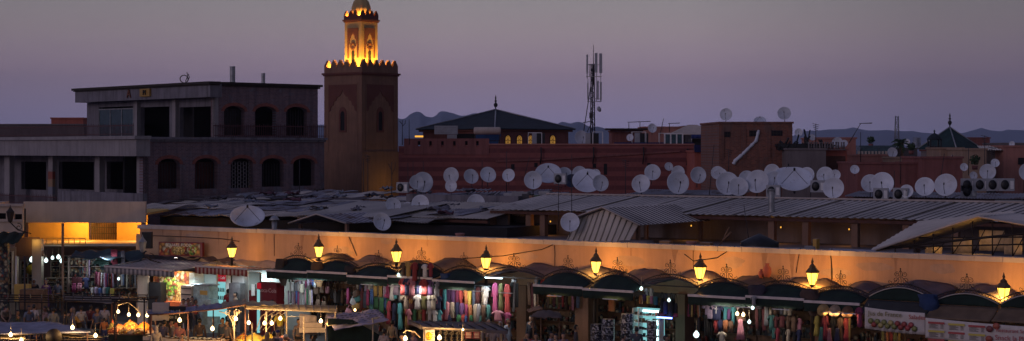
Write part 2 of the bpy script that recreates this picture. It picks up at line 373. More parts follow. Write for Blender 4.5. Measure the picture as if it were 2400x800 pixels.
# ================================================================== buildings
def hole(u0, u1, h0, h1, rise=0, n=8):
    if not rise: return [(u0,h0),(u1,h0),(u1,h1),(u0,h1)]
    c = (u0+u1)/2; a = (u1-u0)/2
    return [(u0,h0),(u1,h0)]+[(c+a*cos(pi*k/n), h1-rise+rise*sin(pi*k/n)) for k in range(n+1)]
def arch_trim(mb, u0, u1, h1, rise, y0, y1, t=.22, n=10):
    c = (u0+u1)/2; a = (u1-u0)/2
    P = [(c+(a+t)*cos(pi*k/n), h1-rise+(rise+t)*sin(pi*k/n)) for k in range(n+1)]+[(c+a*cos(pi*k/n), h1-rise+rise*sin(pi*k/n)) for k in range(n, -1, -1)]
    mb.prism([P], y0, y1)

# ---- the unfinished concrete café building on the left
A = Fr((335-CX)*108.7/FO, 108.7, 42.4)                 # right-hand facade: u to the right, v behind
Bm = Matrix(((0,-1,0,0),(1,0,0,0),(0,0,1,0),(0,0,0,1)))   # left facade plane expressed in A's axes
L = Fr(A.O.x, A.O.y, 42.4-90)                          # u negative to the left, v = A.u
def LM(off=0.0):   # local (x=u along left facade, y=depth behind it) -> A-local
    return Matrix(((0,1,0,off),(-1,0,0,0),(0,0,1,0),(0,0,0,1)))
def cafe():
    T = thing('cafe_building', 'unfinished grey concrete cafe building of two arcaded storeys left of the minaret', 'building', A.loc(), A.a)
    UE = A.uh(760, 330)[0]; UU = A.uh(503, 250)[0]; uR = A.uh(745, 250)[0]
    hC = A.uh(335, 327)[1]; hT = A.uh(503, 193)[1]
    VL = -L.uh(-140, 330)[0]
    ar = []; tr = MB()
    for a, b, yt, yb in ((370,422,372,443),(457,510,371,443),(541,593,371,441),(614,665,371,438),(687,738,371,436)):
        u0, h1 = A.uh(a, yt); u1, _ = A.uh(b, yt); h0 = A.uh((a+b)/2, yb)[1]; ar.append(hole(u0, u1, h0, h1, .38)); arch_trim(tr, u0, u1, h1, .38, -.05, .12)
    m = MB(); m.prism([[(0,0),(UE,0),(UE,hC),(0,hC)]]+ar, 0, .45); part('lower_wall', m, MT['concbrick'], T)
    part('arch_trim', tr, MT['brickred'], T)
    # left lower facade: deep porch with square piers in front of a wall with openings
    M = LM(); m = MB(M); ops = []
    for a, b in ((50,108),(137,220),(250,318)):
        u0, h1 = L.uh(a, 379, 1.6); u1, _ = L.uh(b, 379, 1.6); h0 = L.uh(b, 446, 1.6)[1]; ops.append(hole(u0, u1, h0, h1))
    m.prism([[(-VL,0),(-1.0,0),(-1.0,hC-.3),(-VL,hC-.3)]]+ops, 1.6, 1.9); part('porch_wall', m, MT['conc'], T)
    m = MB(M); hb = L.uh(300, 366)[1]
    for a, b in ((320,335),(222,233),(113,123),(10,22)):
        u0 = L.uh(a, 400)[0]; u1 = L.uh(b, 400)[0]
        q = MB(M); q.box(u0, u1, 0.004, .4, 0, hb-.004); p = part('pier', q, MT['conc2'], T)
        if a == 113:
            for k, (y0, y1, c) in enumerate(((402,420,(.30,.07,.04)),(420,438,(.36,.22,.12)),(438,456,(.22,.23,.28)))):
                q = MB(M); q.box(u0-.01, u1+.01, -.01, .2, L.uh(118,y1)[1], L.uh(118,y0)[1]-.01); part('painted_band', q, MT['gloss'], p, color=c)
    m.M = None
    m = MB(M); m.box(-VL, .9, -1.0, .0, hb, hC); m.box(-VL, 1.05, -1.2, .0, hC+.004, hC+.22); part('fascia', m, MT['conc2'], T)
    m = MB(); m.box(.5, UE+.1, -.28, 0, hC+.004, hC+.16); m.box(.5, UE+.05, -.12, 0, hC-.14, hC); part('cornice', m, MT['conc'], T)
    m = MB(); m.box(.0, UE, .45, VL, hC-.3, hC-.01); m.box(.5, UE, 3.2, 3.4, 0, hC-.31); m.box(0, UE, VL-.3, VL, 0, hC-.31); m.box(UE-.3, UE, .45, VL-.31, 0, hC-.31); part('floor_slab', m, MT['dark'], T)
    # upper storey
    ar = []; tr = MB()
    for a, b, yt, yb in ((525,573,248,318),(598,647,249,318),(671,720,250,318)):
        u0, h1 = A.uh(a, yt); u1, _ = A.uh(b, yt); h0 = A.uh((a+b)/2, yb)[1]; ar.append(hole(u0, u1, h0, h1, .36)); arch_trim(tr, u0, u1, h1, .36, -.05, .12)
    m = MB(); m.prism([[(UU,hC),(uR,hC),(uR,hT),(UU,hT)]]+ar, .004, .45); part('upper_wall', m, MT['concbrick'], T)
    part('arch_trim', tr, MT['brickred'], T)
    UL = Fr(*A.W(UU, 0).xy, 42.4-90); M = LM(UU); uL = UL.uh(195, 250)[0]; V2 = -uL
    ops = []
    for a, b in ((232,312),(330,397),(421,497)):
        u0, h1 = UL.uh(a, 252, .3); u1, _ = UL.uh(b, 252, .3); ops.append(hole(u0, u1, hC+.1, h1))
    m = MB(M); m.prism([[(uL,hC),(-.01,hC),(-.01,hT-1.0),(uL,hT-1.0)]]+ops, .3, .6); part('upper_wall', m, MT['conc'], T)
    for a, b in ((403,411),(313,321),(497,503)):
        m = MB(M); u0 = UL.uh(a, 250)[0]; u1 = UL.uh(b, 250)[0]; m.box(u0, u1, 0, .29, hC, hT-1.0); part('upper_pier', m, MT['conc2'], T)
    u0, h1 = UL.uh(232, 256, .3); u1 = UL.uh(312, 256, .3)[0]; q = MB(M); q.box(u0, u1, .34, .36, hC+.1, h1); part('glass_screen', q, MT['glassd'], T)
    q = MB(M)
    for k in range(4): x = u0+(u1-u0)*k/3; q.box(x-.04, x+.04, .30, .335, hC+.1, h1)
    q.box(u0-.04, u1+.04, .295, .333, h1-.08, h1); part('glazing_frame', q, MT['steel'], T)
    uf0 = UL.uh(176, 220, -.7)[0]; m = MB(M); m.box(uf0, .55, -.7, .2, hT-1.0, hT-.15); part('roof_fascia', m, MT['conc'], T)
    m = MB(); a_ = -uf0
    q = MB(M); q.box(uf0-.2, .75, -.9, .0, hT-.14, hT+.02); q.box(uf0-.1, .65, -.8, .0, hT-.22, hT-.15); part('roof_cornice', q, MT['iron'], T)
    q = MB(); q.box(UU+.45, uR+.25, -.25, .0, hT-.12, hT+.03); q.box(UU+.5, uR+.12, -.12, 0, hT-.25, hT-.13); part('roof_cornice', q, MT['iron'], T)
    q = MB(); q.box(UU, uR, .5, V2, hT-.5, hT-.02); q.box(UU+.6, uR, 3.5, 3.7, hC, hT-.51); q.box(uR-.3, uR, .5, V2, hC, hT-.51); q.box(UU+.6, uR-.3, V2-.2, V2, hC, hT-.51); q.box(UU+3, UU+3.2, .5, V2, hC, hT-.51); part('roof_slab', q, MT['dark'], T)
    # railings
    def rail(M, u0, u1, y, h, hh, step, nm):
        q = MB(M); q.box(u0, u1, y-.02, y+.02, h+hh-.05, h+hh); q.box(u0, u1, y-.02, y+.02, h+.1, h+.14); k = int((u1-u0)/step)
        for i in range(k+1):
            x = u0+(u1-u0)*i/k; q.box(x-.013, x+.013, y-.012, y+.012, h, h+hh+(.12 if i % 2 else .04))
        part('railing', q, MT['railred'], T)
    rail(LM(), -VL, .4, -.9, hC+.22, .68, .16, 'a'); rail(None, UU-.2, UE, -.18, hC+.16, .78, .17, 'b')
    u0 = L.uh(0, 460)[0]; h0 = L.uh(60, 478)[1]
    rail(LM(), -VL, L.uh(132, 460, -.9)[0], -.9, h0, .62, .17, 'c')
    q = MB(); u0, h1 = L.uh(135, 447, -1.3); q2 = MB(LM()); q2.box(u0, L.uh(335,447,-1.3)[0], -1.3, -1.0, h1-1.1, h1); part('balcony_parapet', q2, MT['conc'], T)
    # window grille with swirled ironwork and curtains in the lower arches
    def grille(a, b, yt, yb, dense, c=None):
        u0, h1 = A.uh(a, yt, .3); u1, _ = A.uh(b, yt, .3); h0 = A.uh(a, yb, .3)[1]; q = MB()
        for i in range(8):
            x = u0+(u1-u0)*(i+.5)/8; q.box(x-.015, x+.015, .28, .31, h0, h1-.1)
        if dense:
            for i in range(4):
                for j in range(7):
                    cx = u0+(u1-u0)*(i+.5)/4; cz = h0+(h1-h0)*(j+.5)/7.5
                    q.tube([(cx+.16*cos(t*pi/4), .295, cz+.15*sin(t*pi/4)) for t in range(9)], .014, 4, cap=False)
        part('window_grille', q, MT['pole'] if not dense else MT['conc2'], T)
        if c:
            part('curtain', MB().surf(lambda s, t: (u0+(u1-u0)*s, .9+.06*sin(s*30), h0+(h1-h0)*t), 24, 3), MT['cloth'], T, color=c)
    grille(370,422,380,443,False,(.09,.03,.03)); grille(457,510,380,443,False,(.12,.03,.025)); grille(541,593,376,441,True); grille(614,665,380,438,False); grille(525,573,255,318,False,(.05,.04,.04)); grille(671,720,255,318,False)
    # broken letters of a roof sign: a dark A and a yellow block with a dark M
    def letter(ch, px, py, size, c):
        u, h = UL.uh(px, py, -.72); cu = bpy.data.curves.new('sign_letter', 'FONT'); cu.body = ch; cu.size = size; cu.extrude = .04; cu.align_x = 'CENTER'
        o = bpy.data.objects.new('tmp', cu); me = bpy.data.meshes.new_from_object(o); bpy.data.objects.remove(o)
        me.transform(LM(UU) @ Matrix.Translation((u, -.76, h)) @ Matrix.Rotation(pi/2, 4, 'X')); return me
    part('sign_letter', letter('A', 303, 229, .82, 0), MT['gloss'], T, color=(.20,.06,.03), label='dark red letter A on the roof fascia')
    u0, h1 = UL.uh(331, 209, -.72); u1, h0 = UL.uh(354, 226, -.72); q = MB(LM(UU)); q.box(u0, u1, -.85, -.705, h0, h1); bk = part('sign_block', q, MT['gloss'], T, color=(.42,.24,.05), label='yellow sign block with a dark mark')
    me = letter('M', 343, 223, .5, 0); me.transform(Matrix.Translation((0,0,0))); me.transform(LM(UU) @ Matrix.Translation((0,-.12,0)) @ LM(UU).inverted()); part('sign_letter', me, MT['blk'], bk)
    return T, hT, UU, uR, VL, hC
cafe_T, hT, UU, uR, VL, hC = cafe()
def pipe(px, y0, y1, wpx, label, Y=116):
    s = Y/FO; m = MB(); p = world(px, y1, Y); r = wpx*s/2; hh = (y1-y0)*s
    m.lathe([(r*1.0, 0)]+[(r*(1.0 if k % 2 else .93), hh*k/16) for k in range(1, 16)]+[(r*1.05, hh)], 12); solo('chimney_pipe', m, MT['steel'], label, 'chimney pipe', p)
pipe(545, 156, 194, 13, 'tall ribbed metal chimney pipe on the cafe roof'); pipe(617, 172, 196, 9, 'short metal chimney pipe on the cafe roof')
m = MB(); p = world(431, 195, 116)
m.tube([(.28*cos(t*.5), .1*sin(t*.2), .28+.26*sin(t*.5)) for t in range(14)], .035, 5); m.tube([(.1,0,.1),(.25,.05,.5),(.2,0,.75)], .03, 5); m.tube([(.25,0,.1),(.36,.05,.4),(.3,0,.62)], .03, 5)
solo('cable_coil', m, MT['blk'], 'loose coil of black cable lying on the cafe roof edge', 'cable', p)
# small blocks behind the cafe terrace
def blk(name, label, cat, px0, px1, y0, y1, Y, dep, mat, ang=0, extra=None, ybase=None, top=True, group=None, color=None):
    """a real building: px0..px1 wide at depth Y, top at row y0, standing on the ground"""
    a = world(px0, y0, Y); b = world(px1, y0, Y); W_ = b.x-a.x; fr = Fr(a.x, a.y, ang)
    T = thing(name, label, cat, (a.x, a.y, 0), fr.a, group); m = MB(); Wd = fr.hit(px1)[0]; h = a.z
    m.box(0, Wd, 0, dep, 0 if ybase is None else H-(ybase-HY)*Y/FO, h); part('wall', m, mat, T, color=color)
    if top:
        q = MB(); q.box(-.08, Wd+.08, -.08, .25, h+.004, h+.12); q.box(-.08, .2, .25, dep, h+.004, h+.12); q.box(Wd-.2, Wd+.08, .25, dep, h+.004, h+.12); part('parapet_cap', q, mat, T, color=color)
    if extra: extra(T, fr, Wd, h)
    return T, fr, Wd, h
blk('rooftop_room', 'small terracotta rooftop room behind the cafe terrace', 'building', 120, 195, 279, 292, 150, 5, MT['salmon'])
blk('rooftop_house', 'low dark blue grey house wall behind the cafe terrace railing', 'building', -60, 196, 294, 300, 140, 8, MT['greyw'])

# ---- minaret
Mn = Fr((848-CX)*140/FO, 140, 51)
def minaret():
    T = thing('minaret', 'square mosque minaret with battlements and floodlit upper turret', 'minaret', Mn.loc(), Mn.a)
    S = 4.36; hc = 15.7; ht = 16.2
    m = MB(); m.box(0, S, 0, S, 0, hc); part('shaft', m, MT['minar'], T)
    m = MB(); m.box(-.16, S+.16, -.16, S+.16, hc+.003, hc+.14); m.box(-.08, S+.08, -.08, S+.08, hc-.1, hc); part('cornice', m, MT['sebka'], T)
    def merlons(x0, x1, h, n, w, hh, t, base, mat, open_=True):
        q = MB(); Sz = x1-x0
        q.box(x0, x1, x0, x0+t, h, h+base); q.box(x0, x1, x1-t, x1, h, h+base); q.box(x0, x0+t, x0+t, x1-t, h, h+base); q.box(x1-t, x1, x0+t, x1-t, h, h+base)
        part('parapet', q, mat, T)
        for i in range(n):
            c = x0+w/2+(Sz-w)*i/(n-1)
            for side in range(4):
                if i == n-1 and side in (1, 3): continue
                if i == 0 and side in (1, 3): continue
                k = MB(); b = h+base+.003
                for ww, z0, z1 in ((w, 0, .34), (w*.78, .34, .56), (w*.5, .56, .78), (w*.24, .78, 1.0)):
                    a0, a1 = c-ww/2, c+ww/2
                    if side == 0: k.box(a0, a1, x0, x0+t, b+z0*hh, b+z1*hh)
                    if side == 1: k.box(x0, x0+t, a0, a1, b+z0*hh, b+z1*hh)
                    if side == 2: k.box(a0, a1, x1-t, x1, b+z0*hh, b+z1*hh)
                    if side == 3: k.box(x1-t, x1, a0, a1, b+z0*hh, b+z1*hh)
                part('merlon', k, mat, T)
    merlons(0.0, S, hc+.145, 6, .64, .60, .24, .46, MT['minar'])
    # sebka panels and windows on the two faces one sees (and the far two)
    for side in range(4):
        Mx = [Matrix.Identity(4), Matrix(((0,1,0,0),(-1,0,0,S),(0,0,1,0),(0,0,0,1))), Matrix(((-1,0,0,S),(0,-1,0,S),(0,0,1,0),(0,0,0,1))), Matrix(((0,-1,0,S),(1,0,0,0),(0,0,1,0),(0,0,0,1)))][side]
        q = MB(Mx); t0, b0 = hc-.85, hc-3.1; a, b = .55, S-.55; c = S/2
        arch = [(a,b0)]+[(a+.0,b0)]
        pts = [(a, b0), (a+.22, b0+.1), (a+.3, b0+.45), (a+.55, b0+.55), (a+.62, b0+.85), (a+.9, b0+.95), (a+1.0, b0+1.2), (a+1.3, b0+1.3), (c-.12, b0+1.55), (c, b0+1.8)]
        pts = pts+[(2*c-x, z) for x, z in pts[-2::-1]]
        q.prism([[(a, t0)]+pts+[(b, t0)]], -.05, .0); part('carved_panel', q, MT['sebka'], T)
        q = MB(Mx); q.prism([[(a-.12,4),(a,4),(a,t0),(b,t0),(b,4),(b+.12,4),(b+.12,t0+.12),(a-.12,t0+.12)]], -.03, 0); part('panel_border', q, MT['minar'], T)
        q = MB(Mx); q.prism([hole(c-.42, c+.42, 10.9, 13.0, .55), hole(c-.24, c+.24, 11.05, 12.65, .3)], -.05, 0); part('window_surround', q, MT['sebka'], T)
        q = MB(Mx); q.prism([hole(c-.24, c+.24, 11.05, 12.65, .3)], -.01, .0); part('window', q, MT['dark'], T)
    # turret
    s = 1.95; o = (S-s)/2; h1 = 20.2
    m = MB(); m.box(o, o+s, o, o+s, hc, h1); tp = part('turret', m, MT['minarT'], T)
    q = MB(); q.box(o-.14, o+s+.14, o-.14, o+s+.14, h1+.003, h1+.13); q.box(o-.07, o+s+.07, o-.07, o+s+.07, h1-.1, h1); part('turret_cornice', q, MT['sebka'], tp)
    for side in range(4):
        Mx = [Matrix.Identity(4), Matrix(((0,1,0,0),(-1,0,0,S),(0,0,1,0),(0,0,0,1))), Matrix(((-1,0,0,S),(0,-1,0,S),(0,0,1,0),(0,0,0,1))), Matrix(((0,-1,0,S),(1,0,0,0),(0,0,1,0),(0,0,0,1)))][side]
        c = S/2; q = MB(Mx); a, b = c-.62, c+.62; zz = 19.6; bb = 17.1
        pts = [(a+.14, bb), (a+.14, bb+1.1), (a+.24, bb+1.25), (a+.24, bb+1.5), (a+.38, bb+1.65), (a+.42, bb+1.85), (c-.08, bb+1.95), (c, bb+2.15)]
        pts = pts+[(2*c-x, z) for x, z in pts[-2::-1]]
        q.prism([[(a, zz), (a, bb)]+pts+[(b, bb), (b, zz)]], o-.05, o); part('carved_panel', q, MT['sebka'], tp)
        q = MB(Mx); q.prism([hole(c-.17, c+.17, 16.4, 17.75, .17)], o-.012, o); part('window', q, MT['dark'], tp)
        q = MB(Mx); q.lathe([(.001,0),(.001,.01)], 6, (c, o, 18))
        q = MB(Mx); rr = []
        for k in range(40):
            t = 2*pi*k/40; r_ = .30+.05*cos(10*t); rr.append((c+r_*cos(t), 18.1+r_*sin(t)))
        q.prism([rr, [(c+.16*cos(2*pi*k/16), 18.1+.16*sin(2*pi*k/16)) for k in range(16)][::-1]], o-.06, o-.0); part('rosette', q, MT['sebka'], tp)
    merlons(o-.05, o+s+.05, h1+.133, 4, .46, .46, .16, .28, MT['sebka'])
    q = MB(); prof = [(.70, 0), (.76, .2), (.80, .6), (.76, 1.05), (.62, 1.5), (.36, 1.85), (.05, 2.02)]
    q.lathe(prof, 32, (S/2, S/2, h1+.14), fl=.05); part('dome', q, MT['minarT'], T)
    q = MB(); q.lathe([(.03,0),(.03,.2),(.13,.3),(.03,.42),(.1,.52),(.02,.62),(.07,.7),(.005,.95)], 10, (S/2, S/2, h1+2.14)); part('finial', q, MT['steel'], T)
    # the shaft drops to a slightly wider plinth
    q = MB(); q.box(-.12, S+.12, -.12, S+.12, 0, 9.3); part('plinth', q, MT['minar'], T)
    return S, hc, h1, o, s
S, hc, h1, o, s = minaret()
orange = (1.0, .50, .07)
def mnl(u, v, h): p = Mn.W(u, v, h); return p
def flood(u, v, h, P, label, r=.05):
    p = mnl(u, v, h); T = thing('floodlight', label, 'floodlight', p, Mn.a)
    q = MB(); q.box(-.1, .1, -.1, .1, 0, .05); part('housing', q, MT['blk'], T); plight('floodlight_lamp', (0, 0, .13), P, orange, r, T)
for u, v, wh in ((S/2, .55, 'front right'), (.55, S/2, 'front left'), (.75, .75, 'near corner'), (S-.6, .8, 'right corner'), (.8, S-.6, 'left corner')):
    flood(u, v, hc+.16, 620 if wh != 'near corner' else 380, f'small floodlight behind the minaret battlements at the {wh}')
for u, v, wh in ((o+.3, o+.3, 'nearest'), (o+s-.35, o+.35, 'right'), (o+.35, o+s-.35, 'left')):
    flood(u, v, h1+.15, 280, f'tiny floodlight at the foot of the minaret dome, {wh} corner', .03)

p = Mn.W(4.25*.55, -2.2, 6.3); T = thing('floodlight', 'low yellow floodlight at the foot of the minaret right face', 'floodlight', p, Mn.a); q = MB(); q.box(-.15,.15,-.1,.1,-.3,0); part('housing', q, MT['blk'], T); plight('floodlight_lamp', (0,0,.15), 40, (1,.62,.12), .1, T)
# ================================================================== the town between the market and the mountains
# long banded terracotta wall of the mosque yard, with the slotted parapet block on its left
D = Fr((945-CX)*122/FO, 122, -2)
def banded():
    T = thing('terracotta_building', 'long terracotta building with darker horizontal bands right of the minaret', 'building', D.loc(), D.a)
    uB, hB = D.uh(1146, 325); uE, hE = D.uh(1626, 340); uA = D.uh(934, 330)[0]
    m = MB(); m.box(uA, uB-.003, .01, 9, 0, D.uh(1100, 343)[1]); m.box(uB, uE, 0, 9, 0, hE); part('wall', m, MT['terra'], T)
    m = MB(); ops = []
    for px in (982,1009,1037,1065,1093,1119):
        a, h1 = D.uh(px-3, 331); b, h0 = D.uh(px+3, 346); ops.append(hole(a, b, h0, h1))
    m.prism([[(uA+.4, D.uh(1100, 343)[1]+.004-.6), (uB, D.uh(1100, 343)[1]-.6), (uB, hB), (uA+.4, hB)]]+ops, -.05, .3); part('slotted_parapet', m, MT['terra2'], T)
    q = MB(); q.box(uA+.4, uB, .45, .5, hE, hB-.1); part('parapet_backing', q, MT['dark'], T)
    q = MB(); q.box(uB, uE+.05, -.10, .25, hE+.003, hE+.09); part('coping', q, MT['pinkw'], T)
    q = MB(); a = D.uh(1200, 377)[1]; q.prism([[(uB+.5, a-.1), (uB+3.5, a), (uE-1, a+.62), (uE-1, a+.74), (uB+3.5, a+.12), (uB+.5, a+.02)]], -.12, 0); part('conduit_ledge', q, MT['terra2'], T)
    for px, y0, y1 in ((1202,385,398),(1256,382,392),(1393,384,394),(1419,384,410),(1521,382,390)):
        q = MB(); a, h1 = D.uh(px-4, y0); b, h0 = D.uh(px+4, y1); q.prism([hole(a, b, h0, h1)], -.012, 0); part('window', q, MT['dark'], T)
    return T
banded()
for px, y in ((1268,342),(1391,342),(1508,342),(1611,345)):
    u, h = D.uh(px, y); m = MB(); m.tube([(0,0,0),(.02,-.02,-.6),(-.05,-.02,-1.2)], .05, 5)
    solo('drain_spout', m, MT['blk'], 'dark drain streaked pipe down the terracotta wall under the coping', 'pipe', D.W(u, -.14, h-.1), D.a, 'drain pipes on the terracotta wall')

# pavilion with the dark pyramid roof
def pyramid(name, label, fr, S, he, ha, mat, wallm, wins=True, ov=.45):
    T = thing(name, label, 'building', fr.loc(), fr.a)
    m = MB(); m.box(0, S, 0, S, 0, he-.25); part('wall', m, wallm, T)
    m = MB(); m.box(-ov*.6, S+ov*.6, -ov*.6, S+ov*.6, he-.24, he-.08); part('eaves', m, MT['sebka'], T)
    c = S/2; m = MB(); b = [(-ov,-ov,he),(S+ov,-ov,he),(S+ov,S+ov,he),(-ov,S+ov,he)]; bb = [(x,y,z-.07) for x,y,z in b]
    m.add(b+bb+[(c,c,ha)], [(0,1,8),(1,2,8),(2,3,8),(3,0,8),(7,6,5,4),(0,4,5,1),(1,5,6,2),(2,6,7,3),(3,7,4,0)]); rf = part('roof', m, mat, T)
    for x, y in ((-ov,-ov),(S+ov,-ov),(S+ov,S+ov),(-ov,S+ov)):
        q = MB(); q.tube([(x,y,he+.03),(c,c,ha+.03)], .06, 6); part('ridge', q, MT['steel'], rf)
    q = MB(); q.lathe([(.05,0),(.05,.25),(.15,.35),(.19,.5),(.12,.62),(.04,.7),(.13,.82),(.03,.95),(.08,1.05),(.005,1.35)], 12, (c,c,ha-.05)); part('finial', q, MT['blk'], T)
    return T
P1 = Fr((1160-CX)*143/FO, 143, 45)
T = pyramid('pavilion', 'terracotta pavilion under a broad dark pyramid roof with a ball finial', P1, 9.0, 11.25, 12.95, MT['tile'], MT['terra2'])
for k, px in enumerate((1190,1217,1243,1295)):
    u0, h1 = P1.uh(px-6, 318); u1, h0 = P1.uh(px+6, 341)
    q = MB(); q.prism([hole(u0-.09, u1+.09, h0-.05, h1+.12, (u1-u0)/2+.08), hole(u0, u1, h0, h1, (u1-u0)/2-.01)], -.05, .0); wf = part('window_surround', q, MT['sebka'], T)
    q = MB(); q.prism([hole(u0, u1, h0, h1, (u1-u0)/2-.01)], -.012, 0); part('window', q, MT['litwin'], T)
    q = MB()
    for j in range(3): z = h0+(h1-h0)*(j+.6)/3.4; q.tube([((u0+u1)/2+.13*cos(t*pi/4), -.025, z+.13*sin(t*pi/4)) for t in range(9)], .022, 4, cap=False)
    q.box(u0, u1, -.035, -.015, (h0+h1)/2-.02, (h0+h1)/2+.02); part('window_tracery', q, MT['iron'], T)
def boxsolo(name, label, cat, px0, px1, y0, y1, Y, dep, mat, group=None, color=None, bev=0, extra=None):
    a = world(px0, y1, Y); b = world(px1, y0, Y); w_ = b.x-a.x; hh = b.z-a.z; T = thing(name, label, cat, (a.x+w_/2, Y, a.z), 0, group)
    m = MB(); m.box(-w_/2, w_/2, 0, dep, 0, hh); part('casing', m, mat, T, color=color)
    if extra: extra(T, w_, hh, dep)
    return T
def cab_dark(T, w_, h_, d):
    q = MB(); q.box(w_/2+.002, w_/2+.62, .0, d-.05, -.02, h_-.02); part('dark_cabinet', q, MT['blk'], T)
    q = MB(); q.box(-w_/2+.05, w_/2-.05, -.02, 0, .06, h_-.06); part('door_panel', q, MT['acw'], T)
for px, lab in ((1247,'near the pavilion windows'),(1373,'at the foot of the mast'),(1489,'beside the small satellite dish')):
    boxsolo('equipment_cabinet', f'white and black equipment cabinet on the terracotta roof {lab}', 'cabinet', px, px+11, 312, 340, 128, .8, MT['acw'], 'equipment cabinets on the terracotta roof', extra=cab_dark)
def grid_top(T, w_, h_, d):
    q = MB()
    for i in range(3): q.box(-w_/2+.1, w_/2-.1, -.015, 0, h_*(i+.6)/3.4, h_*(i+.6)/3.4+.04)
    part('front_ribs', q, MT['steel'], T)
boxsolo('roof_unit', 'wide pale ventilation unit on the slotted terracotta roof', 'ventilation unit', 1018, 1072, 295, 315, 128, 1.2, MT['acw'], extra=grid_top)
boxsolo('roof_unit', 'small pale unit under the wide ventilation unit', 'ventilation unit', 1048, 1070, 316, 326, 127, .8, MT['acw'], extra=grid_top)
m = MB(); p = world(1142, 307, 128); m.M = Matrix.Rotation(pi/2, 4, 'Y'); m.lathe([(.12,-1.02),(.26,-.98),(.28,-.9),(.28,.9),(.26,.98),(.12,1.02)], 20)
T = thing('water_tank', 'long cream solar water tank lying on the roof in front of the pavilion', 'water tank', (p.x, p.y, p.z-.28), 0)
m.v = [(x, y, z+.28) for x, y, z in m.v]; part('tank', m, MT['cream'], T)
q = MB(); q.box(-.95,-.87,-.05,.05,-.9,.02); q.box(.87,.95,-.05,.05,-.9,.02); q.box(-.95,.95,-.04,.04,-.5,-.44); part('stand', q, MT['iron'], T)
m = MB(); a = world(1110, 315, 129); b = world(1175, 341, 129); m.add([(a.x+.2,129,a.z),(b.x,129,a.z),(b.x-.3,128.4,b.z),(a.x-.1,128.4,b.z),(a.x+.2,129.06,a.z),(b.x,129.06,a.z),(b.x-.3,128.5,b.z),(a.x-.1,128.5,b.z)], [(0,1,2,3),(7,6,5,4),(0,4,5,1),(2,6,7,3),(1,5,6,2),(3,7,4,0)])
rebase(solo('tarpaulin', m, MT['canvas'], 'blue tarpaulin hanging under the cream water tank', 'tarpaulin', color=(.03,.09,.22)))
m = MB(); a = world(1070, 316, 130); b = world(1112, 340, 130); m.box(a.x, b.x, 130, 130.6, b.z, a.z); m.box(a.x-.1, b.x+.1, 129.8, 130.7, a.z+.003, a.z+.08)
rebase(solo('roof_kiosk', m, MT['blk'], 'small dark rooftop shelter between the ventilation unit and the water tank', 'shelter'))
q = MB(); p = world(982, 322, 125); q.box(-.3,.3,0,.2,0,.12); solo('lit_lamp', q, MT['amberlit'], 'small amber light glowing on the slotted terracotta roof', 'lamp', p)

# mobile phone mast
def mast():
    Y = 131; b = world(1388, 345, Y); T = thing('antenna_mast', 'lattice phone mast with upright antenna panels on the terracotta roof', 'antenna mast', b)
    P = lambda px, py, dy=0: (world(px, py, Y).x-b.x, dy, world(px, py, Y).z-b.z)
    q = MB()
    for px, dy in ((1384,.0),(1394,.0),(1389,.35)): q.tube([P(px,345,dy), P(px+(1389-px)*.3,150,dy*.6)], .045, 5)
    ys = list(range(340, 150, -12))
    for i, (y0, y1) in enumerate(zip(ys, ys[1:])):
        x0, x1 = (1385, 1393) if i % 2 else (1393, 1385); q.tube([P(x0,y0), P(x1,y1)], .022, 4); q.tube([P(1385,y0), P(1393,y0)], .022, 4); q.tube([P(x1,y0), P(1389,y1,.3)], .022, 4)
    part('lattice_tower', q, MT['pole'], T)
    q = MB(); q.tube([P(1391,200), P(1391,105)], [.05,.02], 6); part('top_spike', q, MT['pole'], T)
    q = MB(); q.tube([P(1362,345,-.3), P(1384,205)], .035, 5); part('stay', q, MT['pole'], T)
    q = MB(); q.tube([P(1366,288), P(1388,284)], .03, 5); q.tube([P(1376,310), P(1388,285)], .03, 5); part('stay', q, MT['pole'], T)
    q = MB()
    for y in (152,180): q.tube([P(1374,y,-.1), P(1410,y,-.1)], .028, 5)
    for y in (232,238): q.tube([P(1376,y,-.1), P(1410,y,-.1)], .028, 5)
    for px, a, c in ((1376,128,185),(1382,150,180),(1398,170,238),(1408,170,238),(1378,185,238)): q.tube([P(px,a,-.1), P(px,c,-.1)], .025, 5)
    part('mounting_frame', q, MT['steel'], T)
    for px0, px1, y0, y1 in ((1394,1400,125,171),(1404,1411,126,172),(1374,1378,129,173),(1399,1403,190,234),(1406,1410,193,236),(1376,1379,195,234)):
        q = MB(); a = P(px0,y1,-.3); c = P(px1,y0,-.12); q.box(a[0], c[0], -.3, -.13, a[2], c[2]); part('antenna_panel', q, MT['acw'], T)
    q = MB(); c = P(1405,256,-.2); q.M = Matrix.Translation(c) @ Matrix.Rotation(R(70), 4, 'Y'); q.lathe([(.05,-.2),(.2,-.1),(.22,.05),(.02,.12)], 14); part('drum_antenna', q, MT['acw'], T)
    q = MB(); a = P(1386,278); q.box(a[0]-.15, a[0]+.12, -.2, .2, a[2], a[2]+.45); part('junction_box', q, MT['pole'], T)
mast()
